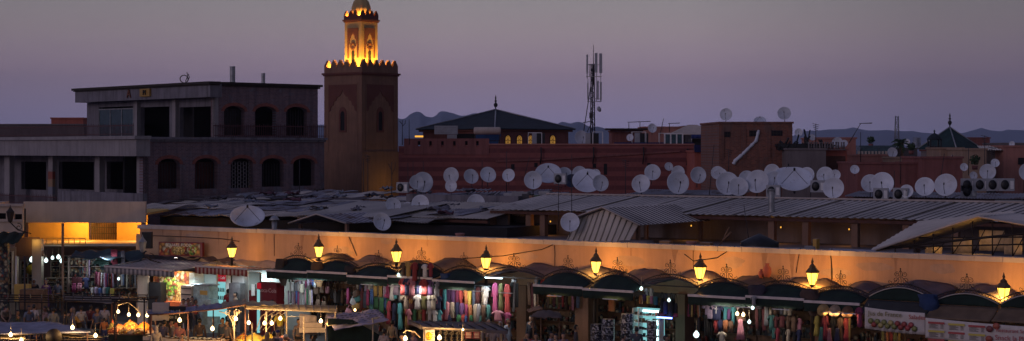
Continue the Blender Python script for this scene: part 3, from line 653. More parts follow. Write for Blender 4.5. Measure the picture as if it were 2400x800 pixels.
# rooftop hut, canopies and kiosk along the terracotta roof
def slab(T, fr, Wd, h):
    q = MB(); q.box(-.5, Wd+.4, -.7, 1.2, h+.13, h+.26); part('roof_slab', q, MT['iron'], T)
blk('rooftop_hut', 'small terracotta rooftop hut under a dark flat slab right of the mast', 'building', 1434, 1505, 309, 330, 134, 4, MT['terra2'], 0, slab)
blk('rooftop_house', 'low house with a railed dark terrace behind the rooftop hut', 'building', 1508, 1600, 300, 330, 150, 6, MT['pinkw'])
blk('rooftop_house', 'dark flat roofed house right of the railed terrace', 'building', 1605, 1690, 298, 330, 152, 6, MT['greyw'])
q = MB(); a = world(1440, 334, 126); b = world(1626, 340, 126); q.box(a.x, b.x, 126, 126.1, b.z, a.z); rebase(solo('roof_tarpaulin', q, MT['canvas'], 'long dark blue sheet along the terracotta roof edge', 'tarpaulin', color=(.03,.05,.16)))
def frame_box(px0, px1, y0, y1, Y, lab):
    a = world(px0, y1, Y); b = world(px1, y0, Y); q = MB(); w_ = b.x-a.x; h_ = b.z-a.z; t = .035
    for x in (0, w_):
        for y in (0, .8): q.box(x-t/2, x+t/2, y, y+t, 0, h_)
    q.box(0, w_, 0, t, h_, h_+t); q.box(0, w_, .8, .8+t, h_, h_+t); q.box(-t/2, t/2, t, .8, h_, h_+t)
    solo('metal_frame', q, MT['white'], lab, 'metal frame', a, 0, 'bare metal frames on the terracotta roof')
for a in ((1238,1270,312,341,126,'bare white metal frame around the cabinet near the pavilion'),(1390,1413,310,341,126,'bare white metal frame right of the mast foot'),(1546,1578,313,341,126,'bare white metal frame left of the glass kiosk'),(1482,1514,310,341,126,'bare white metal frame around the cabinet near the small dish')): frame_box(*a)
def kiosk():
    a = world(1558, 338, 125); b = world(1600, 315, 125); w_ = b.x-a.x; h_ = b.z-a.z; T = thing('glass_kiosk', 'white framed glass kiosk under the pale tent roof', 'kiosk', a)
    q = MB(); q.box(0, w_, .0, .9, h_, h_+.08)
    for i in range(4): x = w_*i/3; q.box(x-.05, x+.05, 0, .1, 0, h_)
    part('frame', q, MT['white'], T)
    for i in range(3): q = MB(); q.box(w_*i/3+.055, w_*(i+1)/3-.055, .03, .06, 0, h_-.01); part('pane', q, MT['glassd'], T)
kiosk()
def tent():
    Y = 128; a = world(1573, 315, Y); c = world(1680, 318, Y); w_ = c.x-a.x; T = thing('rooftop_tent', 'pale pyramid tent roof with dark blue valance on the roof terrace', 'tent', (a.x, Y, world(0,340,Y).z))
    h0 = a.z-T.location.z; h1 = world(0,292,Y).z-T.location.z; d = 3.2
    x1 = world(1618,0,Y).x-a.x; x2 = world(1640,0,Y).x-a.x
    V = [(0,0,h0),(w_,0,h0),(w_,d,h0),(0,d,h0),(x1,d*.5,h1),(x2,d*.5,h1)]; V2 = [(x,y,z-.04) for x,y,z in V]
    F = [(0,1,5,4),(1,2,5),(2,3,4,5),(3,0,4)]; q = MB(); q.add(V+V2, F+[tuple(6+i for i in f[::-1]) for f in F]+[(0,6,7,1),(1,7,8,2),(2,8,9,3),(3,9,6,0)]); part('canvas_roof', q, MT['cream'], T)
    q = MB().surf(lambda s, t: (w_*.44+w_*.56*s, -.03-.03*sin(s*40), h0-.02-.3*t), 30, 2, .02); part('valance', q, MT['cloth'], T, color=(.03,.05,.2))
    for x in (.05, w_*.45, w_-.05): q = MB(); q.tube([(x,.06,0),(x,.06,h0-.05)], .04, 6); part('tent_pole', q, MT['steel'], T)
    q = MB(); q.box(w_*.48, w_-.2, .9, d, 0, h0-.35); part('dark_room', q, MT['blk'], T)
tent()
blk('salmon_house', 'bright salmon red house left of the brick building', 'building', 1628, 1690, 357, 400, 116, 6, MT['salmon'])
q = MB(); a = world(1628, 340, 115.8); b = world(1688, 357, 115.8); q.box(a.x, b.x, 115.8, 115.9, b.z, a.z); rebase(solo('blue_banner', q, MT['canvas'], 'dark blue cloth along the top of the salmon house', 'cloth', color=(.02,.03,.13)))
def brick_x(T, fr, Wd, h):
    for px0, px1, y0, y1 in ((1697,1712,309,322),(1756,1775,306,320),(1808,1834,306,319)):
        u0, h1_ = fr.uh(px0, y0); u1, h0_ = fr.uh(px1, y1); q = MB(); q.prism([hole(u0,u1,h0_,h1_)], -.012, 0); wv = part('window', q, MT['dark'], T)
        q = MB()
        for i in range(3): x = u0+(u1-u0)*(i+.5)/3; q.box(x-.015, x+.015, -.03, -.013, h0_, h1_)
        q.box(u0, u1, -.032, -.012, (h0_+h1_)/2-.015, (h0_+h1_)/2+.015); part('window_bars', q, MT['iron'], wv)
    for px in (1737, 1795, 1686, 1846):
        u0, h1_ = fr.uh(px, 300); u1, h0_ = fr.uh(px+11, 372); q = MB(); q.box(u0, u1, -.05, 0, h0_, h1_); part('pilaster', q, MT['brickw'], T)
    pts = [(1778,305),(1772,330),(1752,350),(1740,362),(1722,378),(1718,388)]
    q = MB(); n_ = []
    for (x0,y0),(x1,y1) in zip(pts, pts[1:]):
        for k in range(4): n_.append((x0+(x1-x0)*k/4, y0+(y1-y0)*k/4))
    q.tube([(*[fr.uh(x,y)[0]], -.03, fr.uh(x,y)[1]) for x, y in n_], [.06+.06*abs(sin(i*1.3))+.03*(i/20) for i in range(len(n_))], 6); part('foam_streak', q, MT['dish'], T, label='crooked whitish foam streak across the bricks')
blk('brick_building', 'tall bare brick building with a crooked white streak and three small windows', 'building', 1685, 1857, 290, 400, 108, 7, MT['brickw'], 3, brick_x)
blk('grey_house', 'grey rendered house leaning on the brick building right side', 'building', 1846, 1936, 352, 410, 106, 5, MT['greyw'])
def openroof(T, fr, Wd, h):
    q = MB(); q.box(.1, Wd-.1, -.02, 0, h-1.3, h-.35); part('shutter', q, MT['rust'], T)
blk('orange_house', 'orange red house with a rusty shutter right of the grey house', 'building', 1932, 1985, 353, 410, 107, 5, MT['salmon'], 0, openroof)
def cren(n_, Wf=1.0):
    def f(T, fr, Wd, h):
        for i in range(n_): q = MB(); x = Wd*(i+.2)/n_; q.box(x, x+Wd/n_*.5, .0, .2, h+.123, h+.33); part('merlon', q, MT['cream'], T)
    return f
blk('terracotta_house', 'dull terracotta house carrying twin small dishes behind the orange house', 'building', 1912, 2006, 326, 400, 122, 6, MT['pinkw'])
q = MB()
for k in range(26):
    x = rnd.uniform(-1.6,1.6); q.tube([(x,rnd.uniform(0,1),0),(x+rnd.uniform(-.6,.6),rnd.uniform(0,1),rnd.uniform(.4,1.3)*(1.1-abs(x)/2.5))], rnd.uniform(.03,.09), 4)
q.box(-1.7,1.7,.2,.9,0,.4); solo('scrap_heap', q, MT['blk'], 'dark heap of scrap and old chairs on the grey house roof', 'scrap heap', world(1888, 352, 107))
q = MB()
for k in range(14):
    x = -1.1+k*.17; q.lathe([(.05,0),(.07,.15),(.04,.3),(.06,.45)], 6, (x, .1*(k%2), 0))
q.box(-1.2,1.25,-.1,.2,-.06,-.003); solo('bottle_row', q, MT['greyw'], 'row of pale jars along the terracotta parapet left of the twin dishes', 'jars', world(1937, 350, 106.5))
# right-hand cluster, far
FB = [
 ('pale_house','low pale house with a crenellated ledge under the glazed terrace',2010,2098,366,400,118,5,'pinkw',cren(11)),
 ('glazed_terrace','glazed rooftop terrace with a pale flat roof left of the palm',2016,2096,345,372,132,4,'glassd',None),
 ('terrace_house','grey cluttered terrace house beneath the palm',2096,2150,350,380,136,5,'greyw',None),
 ('red_parapet_house','bright pinkish red blank house wall, the widest at the right',2010,2160,385,430,100,6,'terra2',None),
 ('red_wall_house','taller pinkish red blank wall in front of the green pyramid roof',2160,2256,372,430,99,5,'terra2',None),
 ('sand_house','worn sand coloured house right of the green pyramid roof',2256,2312,352,420,112,5,'sandw',None),
 ('sand_house','gabled sand coloured house front below the green pyramid roof',2205,2258,350,400,116,4,'sandw',None),
 ('pink_house','pink house with a dark flat roof edge at the far right',2352,2420,345,400,118,6,'pinkw',None),
 ('flat_house','square red house far behind the green pyramid roof',2264,2320,325,345,165,6,'terra2',None),
 ('brown_house','brown house under a sagging pale roof at the far right',2310,2356,352,420,120,5,'greyw',None),
 ('low_house','low dark house far behind at the right edge',2348,2420,338,350,150,6,'greyw',None),
 ('ochre_house','narrow ochre house behind the red blank walls',2100,2150,372,390,112,4,'sandw',None)]
for nm, lab, a, b, y0, y1, Y, dep, mt, ex in FB: blk(nm, lab, 'building', a, b, y0, y1, Y, dep, MT[mt], 0, ex)
for px, y0, y1, Y, lab in ((2128,377,391,111.9,'a'),(2396,372,388,117.9,'b'),(2300,372,384,111.9,'c')):
    pass
for px0,px1,y0,y1,Y in ((2072,2082,379,392,117.9),(2386,2400,370,386,117.9),(2335,2345,368,380,119.9)):
    a = world(px0,y1,Y-.0); b = world(px1,y0,Y); q = MB(); q.box(0,b.x-a.x,-.04,-.003,0,b.z-a.z)
    solo('shuttered_window', q, MT['dark'], 'small dark shuttered window in a distant house wall', 'window', a, 0, 'small dark windows of distant houses')
# grey sheet roof leaning beside the green pyramid
q = MB(); q.sheet(world(2228,368,114), world(2274,366,114), world(2238,352,116), 9, .03); rebase(solo('sheet_roof', q, MT['tin'], 'small grey sheet roof leaning below the green pyramid roof', 'sheet roof'))
q = MB(); q.sheet(world(2300,352,118), world(2352,352,118), world(2290,342,121), 9, .03); rebase(solo('sheet_roof', q, MT['tin3'], 'sagging pale sheet roof at the far right', 'sheet roof'))
P2 = Fr((2240-CX)*150/FO, 150, 42)
pyramid('shrine', 'dark green pyramid roof with a ball finial at the right of the skyline', P2, 3.6, 9.55, 11.45, MT['tileg'], MT['greyw'], ov=.2)
def cupola():
    Y = 138; p = world(2190, 356, Y); T = thing('cupola_kiosk', 'small dark domed lantern kiosk beside the green pyramid roof', 'kiosk', p)
    q = MB(); q.box(-.55,.55,-.55,.55,0,.1); q.box(-.5,.5,-.5,.5,.1,.45)
    part('base', q, MT['blk'], T)
    for x, y in ((-.42,-.42),(.42,-.42),(.42,.42),(-.42,.42)): q = MB(); q.box(x-.05,x+.05,y-.05,y+.05,.453,.95); part('post', q, MT['blk'], T)
    q = MB(); q.lathe([(.62,.953),(.6,1.05),(.5,1.2),(.3,1.38),(.06,1.5),(.04,1.6),(.09,1.66),(.005,1.8)], 12); part('dome', q, MT['tile'], T)
cupola()
def palm():
    Y = 135; p = world(2112, 352, Y); T = thing('palm_tree', 'dark palm tree rising behind the rooftops at the right', 'palm tree', (p.x, Y, 0)); z = p.z+.55
    q = MB(); q.tube([(0,0,0),(.1,0,z*.5),(0,0,z)], [.2,.17,.2], 8); part('trunk', q, MT['wood'], T)
    q = MB()
    for k in range(34):
        a = rnd.uniform(0, 2*pi); el = rnd.uniform(-.3, 1.3); L_ = rnd.uniform(.7, 1.05); pr = None
        for i in range(7):
            t = i/6; r_ = L_*t*cos(el)*.95; zz = z+L_*(sin(el)*t-.55*t*t); pt = Vector((r_*cos(a), r_*sin(a), zz))
            if pr is not None:
                q.tube([pr, pt], .015, 3)
                for sgn in (-1, 1):
                    sd = Vector((-sin(a), cos(a), 0))*sgn*.16*(1-.6*t)+Vector((0,0,-.07)); mid = (pr+pt)/2
                    q.add([pr, pt, mid+sd+(pt-pr)*.6, mid+sd], [(0,1,2,3)])
            pr = pt
    part('crown', q, MT['leaf'], T)
palm()
def shrub(px, py, Y, r, lab):
    p = world(px, py, Y); T = thing('rooftop_plant', lab, 'plant', p); q = MB(); q.lathe([(.16,0),(.2,.25)], 8); part('pot', q, MT['terra2'], T); q = MB()
    for k in range(220):
        d = Vector((rnd.gauss(0,1), rnd.gauss(0,1), rnd.gauss(0,1))); d.normalize(); c = d*r*rnd.uniform(.3,1)+Vector((0,0,r+.25)); s_ = .07
        e1 = Vector((rnd.uniform(-1,1), rnd.uniform(-1,1), rnd.uniform(-1,1)))*s_; e2 = e1.cross(d).normalized()*s_
        q.add([c-e1, c+e2, c+e1, c-e2], [(0,1,2,3)])
    part('foliage', q, MT['leaf'], T)
shrub(2041, 345, 134, .32, 'round dark potted bush left of the palm'); shrub(2136, 362, 120, .3, 'low green potted plant on the terrace beneath the palm'); shrub(2285, 398, 104, .35, 'spiky dark plant on the roof beside the small lower dish')
def lattice(px, y0, y1, Y, w0, w1, lab):
    b = world(px, y1, Y); t = world(px, y0, Y); hh = t.z-b.z; q = MB()
    for sx, sy in ((-1,-1),(1,-1),(1,1),(-1,1)): q.tube([(sx*w0,sy*w0,0),(sx*w1,sy*w1,hh)], .03*Y/150, 4)
    k = 9
    for i in range(k):
        a, c = i/k, (i+1)/k; wa = w0+(w1-w0)*a; wc = w0+(w1-w0)*c; s_ = 1 if i % 2 else -1
        q.tube([(-wa*s_,-wa,a*hh),(wc*s_,-wc,c*hh)], .025*Y/150, 4); q.tube([(-wa,-wa,a*hh),(wa,-wa,a*hh)], .025*Y/150, 4)
    solo('lattice_mast', q, MT['steel'], lab, 'mast', b)
lattice(2102, 272, 345, 260, .32, .2, 'tall thin pale lattice mast far behind the palm'); lattice(2149, 322, 350, 170, .3, .28, 'short wide lattice mast left of the domed kiosk')
# television aerials and bare poles on the roofs
AER = [(943,282,330,120,1),(959,280,330,120,0),(1474,287,300,128,2),(1500,286,300,128,2),(1546,278,312,128,3),(1569,290,300,128,2),(1912,290,350,112,4),(1990,290,325,118,5),(2017,310,372,110,0),(2308,318,400,104,4),(2270,345,400,104,0),
 (918,380,480,108,1),(956,382,478,108,0),(968,378,470,110,0),(992,378,478,104,0),(1130,375,430,104,0),(1187,355,440,102,0),(1230,368,400,108,3),(1340,362,520,82,0),(1466,375,470,98,4),(1309,430,528,82,4),(1661,340,460,96,3),(1708,350,400,100,4),
 (1900,390,500,90,0),(1755,480,548,76,6),(2096,400,440,96,0),(2110,350,420,100,0),(2400,392,440,92,0),(2201,360,430,96,3),(702,375,440,108,0),(862,365,470,112,4),(852,372,470,112,0),(2190,340,372,120,0),(2325,345,400,100,4),(2060,345,372,120,0)]
AN = ['plain thin pole','forked thin aerial','small comb aerial','slanting thin aerial','tall thin aerial with crossbars','slanting comb aerial','slanting pale pole']
for i, (px, y0, y1, Y, k) in enumerate(AER):
    b = world(px, y1, Y); t = world(px, y0, Y); hh = t.z-b.z; q = MB(); ln = {3: .3, 5: .8, 6: -.22}.get(k, 0); r_ = .016*Y/90
    q.tube([(0,0,-.3),(ln,0,hh)], [r_*1.5, r_], 5)
    if k == 1: q.tube([(0,0,hh*.7),(.2,0,hh*.85),(.22,0,hh)], r_, 4); q.tube([(0,0,hh*.8),(-.2,0,hh*.95)], r_, 4)
    if k in (2,5): 
        q.tube([(ln-.1,0,hh),(ln+.8,0,hh+.05)], r_, 4)
        for j in range(6): q.tube([(ln+.14*j,-.25,hh),(ln+.14*j,.25,hh+.02)], r_*.8, 4)
    if k == 4:
        for j in range(4): q.tube([(-.22+.03*j,0,hh-.12*j),(.22-.03*j,0,hh-.1-.12*j)], r_*.8, 4)
    solo('aerial', q, MT['pole'], f'{AN[k]} on the rooftops', 'aerial', b, 0, 'aerials and poles on the rooftops')
# ================================================================== the market arcade and its roofs
W = Fr(0, 76.4, -35.4)
def WT(name, label, cat, u, v, h, group=None, color=None): return thing(name, label, cat, W.W(u, v, h), W.a, group, color)
uL = W.hit(328)[0]; uR2 = W.hit(2560)[0]; HT = 5.5
PIL = [(640,662),(1218,1240),(1355,1386),(1590,1612),(1906,1925),(2180,2196),(2440,2470)]
def arcade():
    T = thing('market_arcade', 'long ochre market arcade wall with a pale coping behind the lit lamps', 'building', W.loc(), W.a)
    m = MB(); m.box(uL, uR2, 0, .3, 3.45, HT-.2); part('wall', m, MT['ochre'], T)
    m = MB(); n_ = 46
    for i in range(n_):
        a = uL-.1+(uR2-uL+.1)*i/n_; b = uL-.1+(uR2-uL+.1)*(i+1)/n_-.012; d = rnd.uniform(-.008, .008); m.box(a, b, -.09+d, .42+d, HT-.197, HT+.0+d)
    part('coping', m, MT['coping'], T)
    for a, b in PIL:
        u0 = W.hit(a, .0)[0]; u1 = W.hit(b, 0)[0]; q = MB(); q.box(u0, u1, -.25, .55, 0, 3.447); part('pillar', q, MT['pillar'], T)
    q = MB(); q.box(uL, uR2, .303, 26, 4.9, 5.08); q.box(uL, uR2, .303, 6, 3.2, 3.4); part('roof_deck', q, MT['roofdk'], T)
    q = MB(); q.box(uL, uR2, 4.2, 4.4, 0, 3.19); part('back_wall', q, MT['sandw'], T)
    q = MB(); q.box(uL-.3, uL, 0, 26, 0, 5.0); part('end_wall', q, MT['ochre'], T)
    for px in (640+3, 1300, 1600+25, 1948):     # joints and cable marks in the wall
        u = W.hit(px)[0]; q = MB(); q.tube([(u, -.02, HT-.22), (u+.03*rnd.random(), -.02, 4.9), (u+.02, -.02, 4.2)], .014, 4); part('wall_cable', q, MT['iron'], T)
    for pts in (((1300,572),(1270,585),(1180,600),(1060,608)),((1604,596),(1625,612),(1680,605),(1722,578)),((1876,582),(1872,600),(1868,625),(1866,640)),((1950,583),(1947,600),(1950,640),(1950,655)),((815,548),(820,560),(828,580),(836,600)),((340,552),(450,556),(520,560),(560,566))):
        q = MB(); q.tube([(W.uh(x,y,-.03)[0], -.03, W.uh(x,y,-.03)[1]) for x, y in pts], .018, 4); part('wall_cable', q, MT['iron'], T)
    for px, py, w_, h_ in ((795,590,1.9,.5),(1235,600,1.2,.35),(1475,612,1.6,.4),(905,565,.7,.3),(1720,615,.9,.5),(2050,625,1.4,.35),(455,552,1.2,.3),(2210,630,1.0,.4),(1960,640,1.3,.4)):
        u, h0_ = W.uh(px, py, 0); q = MB(); pts = []
        for k in range(22):
            a_ = 2*pi*k/22; rr = 1+.35*noise.noise(Vector((cos(a_)*1.7+px, sin(a_)*1.7, 0))); pts.append((u+w_/2*rr*cos(a_), min(HT-.23, h0_+h_/2*rr*sin(a_))))
        q.prism([pts], -.006, .001); part('plaster_patch', q, MT['patch'], T)
    for k in range(14):
        u = rnd.uniform(uL+1, uR2-6); z1 = HT-.21; L_ = rnd.uniform(.3,1.0); w_ = rnd.uniform(.04,.16); q = MB(); q.prism([[(u-w_,z1),(u-w_*.7,z1-L_*.5),(u-.01,z1-L_),(u+.01,z1-L_),(u+w_*.5,z1-L_*.4),(u+w_,z1)]], -.004, .001); part('water_stain', q, MT['stain'], T)
    return T
MT['patch'] = plaster('patched_plaster', (.50,.33,.24), .3, 1.5); MT['stain'] = plaster('stained_plaster', (.44,.25,.15), .3, 1.5)
arcade()
# market roof base further back (keeps the rooftops solid)
q = MB(); q.box(-60, 60, 12, 45, 4.2, 5.3)
T = thing('market_hall', 'dark low market hall roofs spreading behind the arcade', 'building', W.loc(), W.a); q = MB(); q.box(uL-14, uR2+14, 26.01, 52, 0, 5.3); part('hall', q, MT['roofdk'], T)
for k in range(14):
    px = rnd.uniform(420, 2380); v = rnd.uniform(1.2, 3.2); u = W.hit(px, v)[0]; w_ = rnd.uniform(.5, 1.6); q = MB(); q.box(0, w_, 0, rnd.uniform(.4,1), 0, rnd.uniform(.1,.35))
    solo('rubble_block', q, MT['greyw'], 'low grey block of masonry lying on the roof behind the coping', 'masonry', W.W(u, v, 5.083), W.a, 'masonry blocks lying behind the coping')

# ---- corrugated roofs
def shed(name, label, px0, px1, v0, h0, v1, h1, mat, sh=1, wall=None, posts=(), ribs=.38, skew=0, amp=.024, rail=True):
    u0 = W.hit(px0, v0)[0]; u1 = W.hit(px1, v0)[0]; T = thing(name, label, 'shed', W.W(u0, v0, 5.083), W.a); Lq = u1-u0; dv = v1-v0; z0 = h0-5.083; z1 = h1-5.083
    n_ = max(1, int(Lq/2.6)); rf = None
    for i in range(n_):
        q = MB(); a = Lq*i/n_; b = Lq*(i+1)/n_+.12; d = .012*(i % 2)+.01; e = rnd.uniform(-.05,.05)
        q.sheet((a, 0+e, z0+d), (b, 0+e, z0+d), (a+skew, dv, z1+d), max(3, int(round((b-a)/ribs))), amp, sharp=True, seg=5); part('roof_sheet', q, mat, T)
    if rail: q = MB(); q.box(skew, Lq+skew, dv-.1, dv+.12, z1+.02, z1+.09); part('ridge_cap', q, MT['coping'], T)
    q = MB(); q.box(.05, Lq-.05, .15, .24, z0-.22, z0-.08); part('eave_beam', q, MT['rust'], T)
    if wall: q = MB(); q.box(.1, Lq-.1, wall, wall+.2, 0, z0+(z1-z0)*wall/dv-.1); part('back_wall', q, MT['greyw'], T)
    for p in posts: u = W.hit(p, v0+.3)[0]-u0; q = MB(); q.box(u, u+.3, .3, .6, 0, z0-.1); part('post', q, MT['pillar'], T)
    for p in (.1, Lq-.4):
        q = MB(); q.box(p, p+.2, dv-.4, dv-.2, 0, z1-.05); part('post', q, MT['pillar'], T)
    return T
shed('market_shed', 'very long ribbed metal roof crossing the rooftops in front of the satellite dishes', 1143, 2560, 9, 6.40, 13, 7.08, MT['tin'], wall=2.4, posts=(1148,1232,1265,1480,1800,1880,1995,2115,2230), skew=1.0)
shed('market_shed', 'low corrugated roof edge under the dishes on the far side of the long ribbed roof', 1150, 2500, 16, 6.55, 19.5, 6.9, MT['tin2'], wall=1.2, rail=False, amp=.03, ribs=.16)
shed('market_shed', 'narrow corrugated roof strip below the red blank walls at the right', 1980, 2500, 22, 7.0, 24, 7.22, MT['tin2'], wall=.8, rail=False, amp=.03, ribs=.16)
shed('market_shed', 'thin pale corrugated strip under the terracotta wall', 1480, 1720, 23, 6.9, 25, 7.1, MT['tin2'], wall=.8, rail=False, amp=.03, ribs=.16)
shed('market_shed', 'old corrugated roof left of the long ribbed roof behind two dishes', 905, 1140, 7.5, 5.95, 12.5, 6.6, MT['tin3'], wall=2.0, rail=False, amp=.022, ribs=.22)
shed('market_shed', 'sagging corrugated roof behind the tall lantern chimney at left', 690, 900, 6.0, 5.95, 11.5, 6.55, MT['tin'], wall=1.8, rail=False, amp=.022, ribs=.22)
# low wall under the left dishes
q = MB(); u0 = W.hit(952, 14)[0]; u1 = W.hit(1215, 14)[0]; q.box(0, u1-u0, 0, .3, 0, 1.85); solo('roof_wall', q, MT['conc'], 'long plain concrete parapet wall behind the four low dishes', 'wall', W.W(u0, 14, 5.083), W.a)
# sheets and shade cloth lying flat among the dishes near the terracotta wall
for i in range(16):
    px = rnd.uniform(1030, 1240); v = rnd.uniform(16, 24); u = W.hit(px, v)[0]; q = MB(); a = rnd.uniform(1.2, 2.6); q.sheet((0,0,0), (a,rnd.uniform(-.3,.3),.05), (rnd.uniform(-.3,.3),1.2,rnd.uniform(0,.35)), 8, .03)
    solo('loose_sheet', q, MT['tin2'], 'loose grey roofing sheet lying between dishes below the terracotta wall', 'roofing sheet', W.W(u, v, 6.55+.02*i), W.a+rnd.uniform(-.2,.2), 'loose roofing sheets below the terracotta wall')
T = thing('market_hall', 'raised dark flat roof carrying the dishes below the terracotta wall', 'building', W.W(W.hit(1000,15)[0], 15, 0), W.a); q = MB(); Lr = W.hit(2560,15)[0]-W.hit(1000,15)[0]; q.box(0, Lr, 5.3, 34, 0, 6.48); part('hall', q, MT['roofdk'], T)
for k in range(30):
    px = rnd.uniform(1180, 2390); v = rnd.uniform(14.0, 15.6); u = W.hit(px, v)[0]; q = MB(); w_ = rnd.uniform(.3, 1.4); q.box(0, w_, 0, .4, 0, rnd.uniform(.4, 1.1)); q.box(.05, w_*.6, -.05, -.003, .1, .35)
    solo('junk_box', q, MT['gloss'], 'discarded crate or panel standing between the dishes and the long ribbed roof', 'junk', W.W(u, v, 5.083+1.0), W.a+rnd.uniform(-.1,.1), 'junk standing behind the long ribbed roof', color=rnd.choice([(.03,.03,.04),(.12,.05,.04),(.2,.2,.22),(.05,.10,.06),(.08,.06,.06),(.3,.3,.32)]))
# junk roof at the left: many overlapping sheets
def junk():
    v0 = W.hit(340, 3)[0]; T = thing('patchwork_roof', 'wide patchwork of old corrugated sheets and rags below the cafe arches', 'roof', W.W(W.hit(345, 6)[0], 6, 5.083), W.a)
    Lq = W.hit(905, 6)[0]-W.hit(345, 6)[0]
    q = MB(); q.box(0, Lq+7, 1.0, 22, 0, .5); part('support', q, MT['dark'], T)
    for r in range(9):
        v = 0.0+r*2.05; z = .72+r*.085; x = -2-r*1.1; end = Lq+1+r*1.2
        while x < end:
            w_ = rnd.uniform(1.6, 4.2); q = MB(); dz = rnd.uniform(-.06,.2)
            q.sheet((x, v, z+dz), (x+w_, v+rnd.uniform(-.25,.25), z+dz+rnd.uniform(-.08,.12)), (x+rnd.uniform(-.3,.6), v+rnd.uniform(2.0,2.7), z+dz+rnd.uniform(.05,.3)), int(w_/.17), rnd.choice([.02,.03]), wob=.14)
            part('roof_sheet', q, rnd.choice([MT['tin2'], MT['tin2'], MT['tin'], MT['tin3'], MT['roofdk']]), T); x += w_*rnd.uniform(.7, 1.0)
    for k in range(42):
        x = rnd.uniform(-2, Lq+4); v = rnd.uniform(1, 17); q = MB(); z = .95+v*.05; a = rnd.uniform(0, pi); w_ = rnd.uniform(.4,1.3)
        sd = rnd.random()*50
        q.surf(lambda s, t: (x+(s-.5)*w_*cos(a)-(t-.5)*.8*sin(a), v+(s-.5)*w_*sin(a)+(t-.5)*.8*cos(a), z+.12+.22*noise.noise(Vector((s*3+sd, t*3, 0)))), 8, 6, .02)
        part('rag', q, MT['cloth'], T, color=rnd.choice([(.08,.07,.09),(.16,.15,.18),(.05,.05,.07),(.2,.22,.28),(.12,.04,.06),(.06,.04,.03),(.28,.3,.34)]))
junk()
for px in (490,510,625,640,660,800,860,905): pass
# gabled sheds
def gable(label, pxL, pxA, pxR, yA, yL, yR, v, dep, mat, front=None, base=5.083, sheetwall=False):
    uA, hA = W.uh(pxA, yA, v); uLf, hLf = W.uh(pxL, yL, v); uRt, hRt = W.uh(pxR, yR, v)
    T = thing('gabled_shed', label, 'shed', W.W(uA, v, base), W.a); a = uLf-uA; b = uRt-uA; zA = hA-base; zL = hLf-base; zR = hRt-base
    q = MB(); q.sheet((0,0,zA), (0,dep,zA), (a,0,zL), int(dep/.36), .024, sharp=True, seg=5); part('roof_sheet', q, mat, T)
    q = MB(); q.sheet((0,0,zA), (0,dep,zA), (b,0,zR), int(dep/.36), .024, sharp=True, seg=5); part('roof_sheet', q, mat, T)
    q = MB(); q.tube([(a,-.03,zL),(0,-.03,zA+.02),(b,-.03,zR)], .045, 4); part('verge', q, MT['coping'], T)
    if sheetwall:
        q = MB(); q.sheet((a+.3,.35,zL-.25), (b-.2,.35,zR+.0), (a+.15,-.35,-.0), 12, .04, sharp=True); 
        # trim the corrugated gable to the roof line
        q = MB(); n_ = 11
        for i in range(n_):
            x0 = a+.35+(b-a-.55)*i/n_; x1 = x0+(b-a-.55)/n_; f_ = lambda x: (zA+(zL-zA)*x/a if x < 0 else zA+(zR-zA)*x/b)-.08
            q.add([(x0-.25,-.45,0),(x1-.25-.03,-.45,0),(x1-.03,.2,f_(x1)),(x0,.2,f_(x0)),(x0-.25,-.38,0),(x1-.28,-.38,0),(x1-.03,.27,f_(x1)),(x0,.27,f_(x0))],[(0,1,2,3),(7,6,5,4),(1,5,6,2),(0,3,7,4),(0,4,5,1),(3,2,6,7)])
            q.tube([(x0-.25,-.48,.02),(x0,.17,f_(x0))], .035, 4)
        part('gable_wall', q, MT['tin3'], T)
    for x in (a+.4, b-.4):
        for y in (.5, dep-.3): q = MB(); q.box(x-.08, x+.08, y-.08, y+.08, 0, (zL if x < 0 else zR)-.05); part('post', q, MT['pillar'], T)
    return T, a, b, zA, zL, zR
gable('gabled shed with a slanting cream corrugated front at the middle of the roofs', 1333, 1411, 1500, 487, 516, 528, 3.6, 6.6, MT['tin'], sheetwall=True)
gable('small dark fronted gabled tin shed behind the round lantern chimney at left', 676, 742, 812, 503, 524, 524, 3.4, 4.5, MT['tin2'])
T, a, b, zA, zL, zR = gable('big open gabled shed at the right with steel trusses and lit yellow sheets inside', 2040, 2292, 2500, 509, 590, 545, 1.3, 4.2, MT['tin'])
p0 = Vector((a,0,zL)); p1 = Vector((a+.2,4.6,zL+1.0)); p2 = Vector((0,4.3,zA-.05)); p3 = Vector((0,0,zA)); nr = 11
q = MB()
for i in range(nr):
    s0, s1 = i/nr, (i+1)/nr; L0, L1, R0, R1 = p0.lerp(p1,s0), p0.lerp(p1,s1), p3.lerp(p2,s0), p3.lerp(p2,s1); up = Vector((0,0,.10))
    q.sheet(L0+Vector((0,0,.05)), L0.lerp(L1,.62)+up, R0+Vector((0,0,.05)), 1, .0, seg=2); q.sheet(L0.lerp(L1,.62)+Vector((0,0,.03)), L1+Vector((0,0,.03)), R0.lerp(R1,.62)+Vector((0,0,.03)), 1, 0.0, seg=2)
part('roof_sheet', q, MT['tin3'], T)
q = MB(); q.tube([(a+.3,.1,zL+.12),(b-.2,.1,zR+.1)], .05, 5)
for i in range(9): x = a+1+(b-a-1.5)*i/8; zt = (zA+(zL-zA)*x/a if x < 0 else zA+(zR-zA)*x/b)-.08; q.tube([(x,.1,.0),(x,.1,zt)], .028, 4); q.tube([(x,.1,.35),(x+.5,.1,max(.3, zt-.3))], .02, 4)
q.tube([(a+1,.1,.55),(b-.3,.1,.9)], .03, 5); q.tube([(a+2,.1,.95),(b-.3,.1,1.15)], .03, 5); part('steel_truss', q, MT['iron'], T)
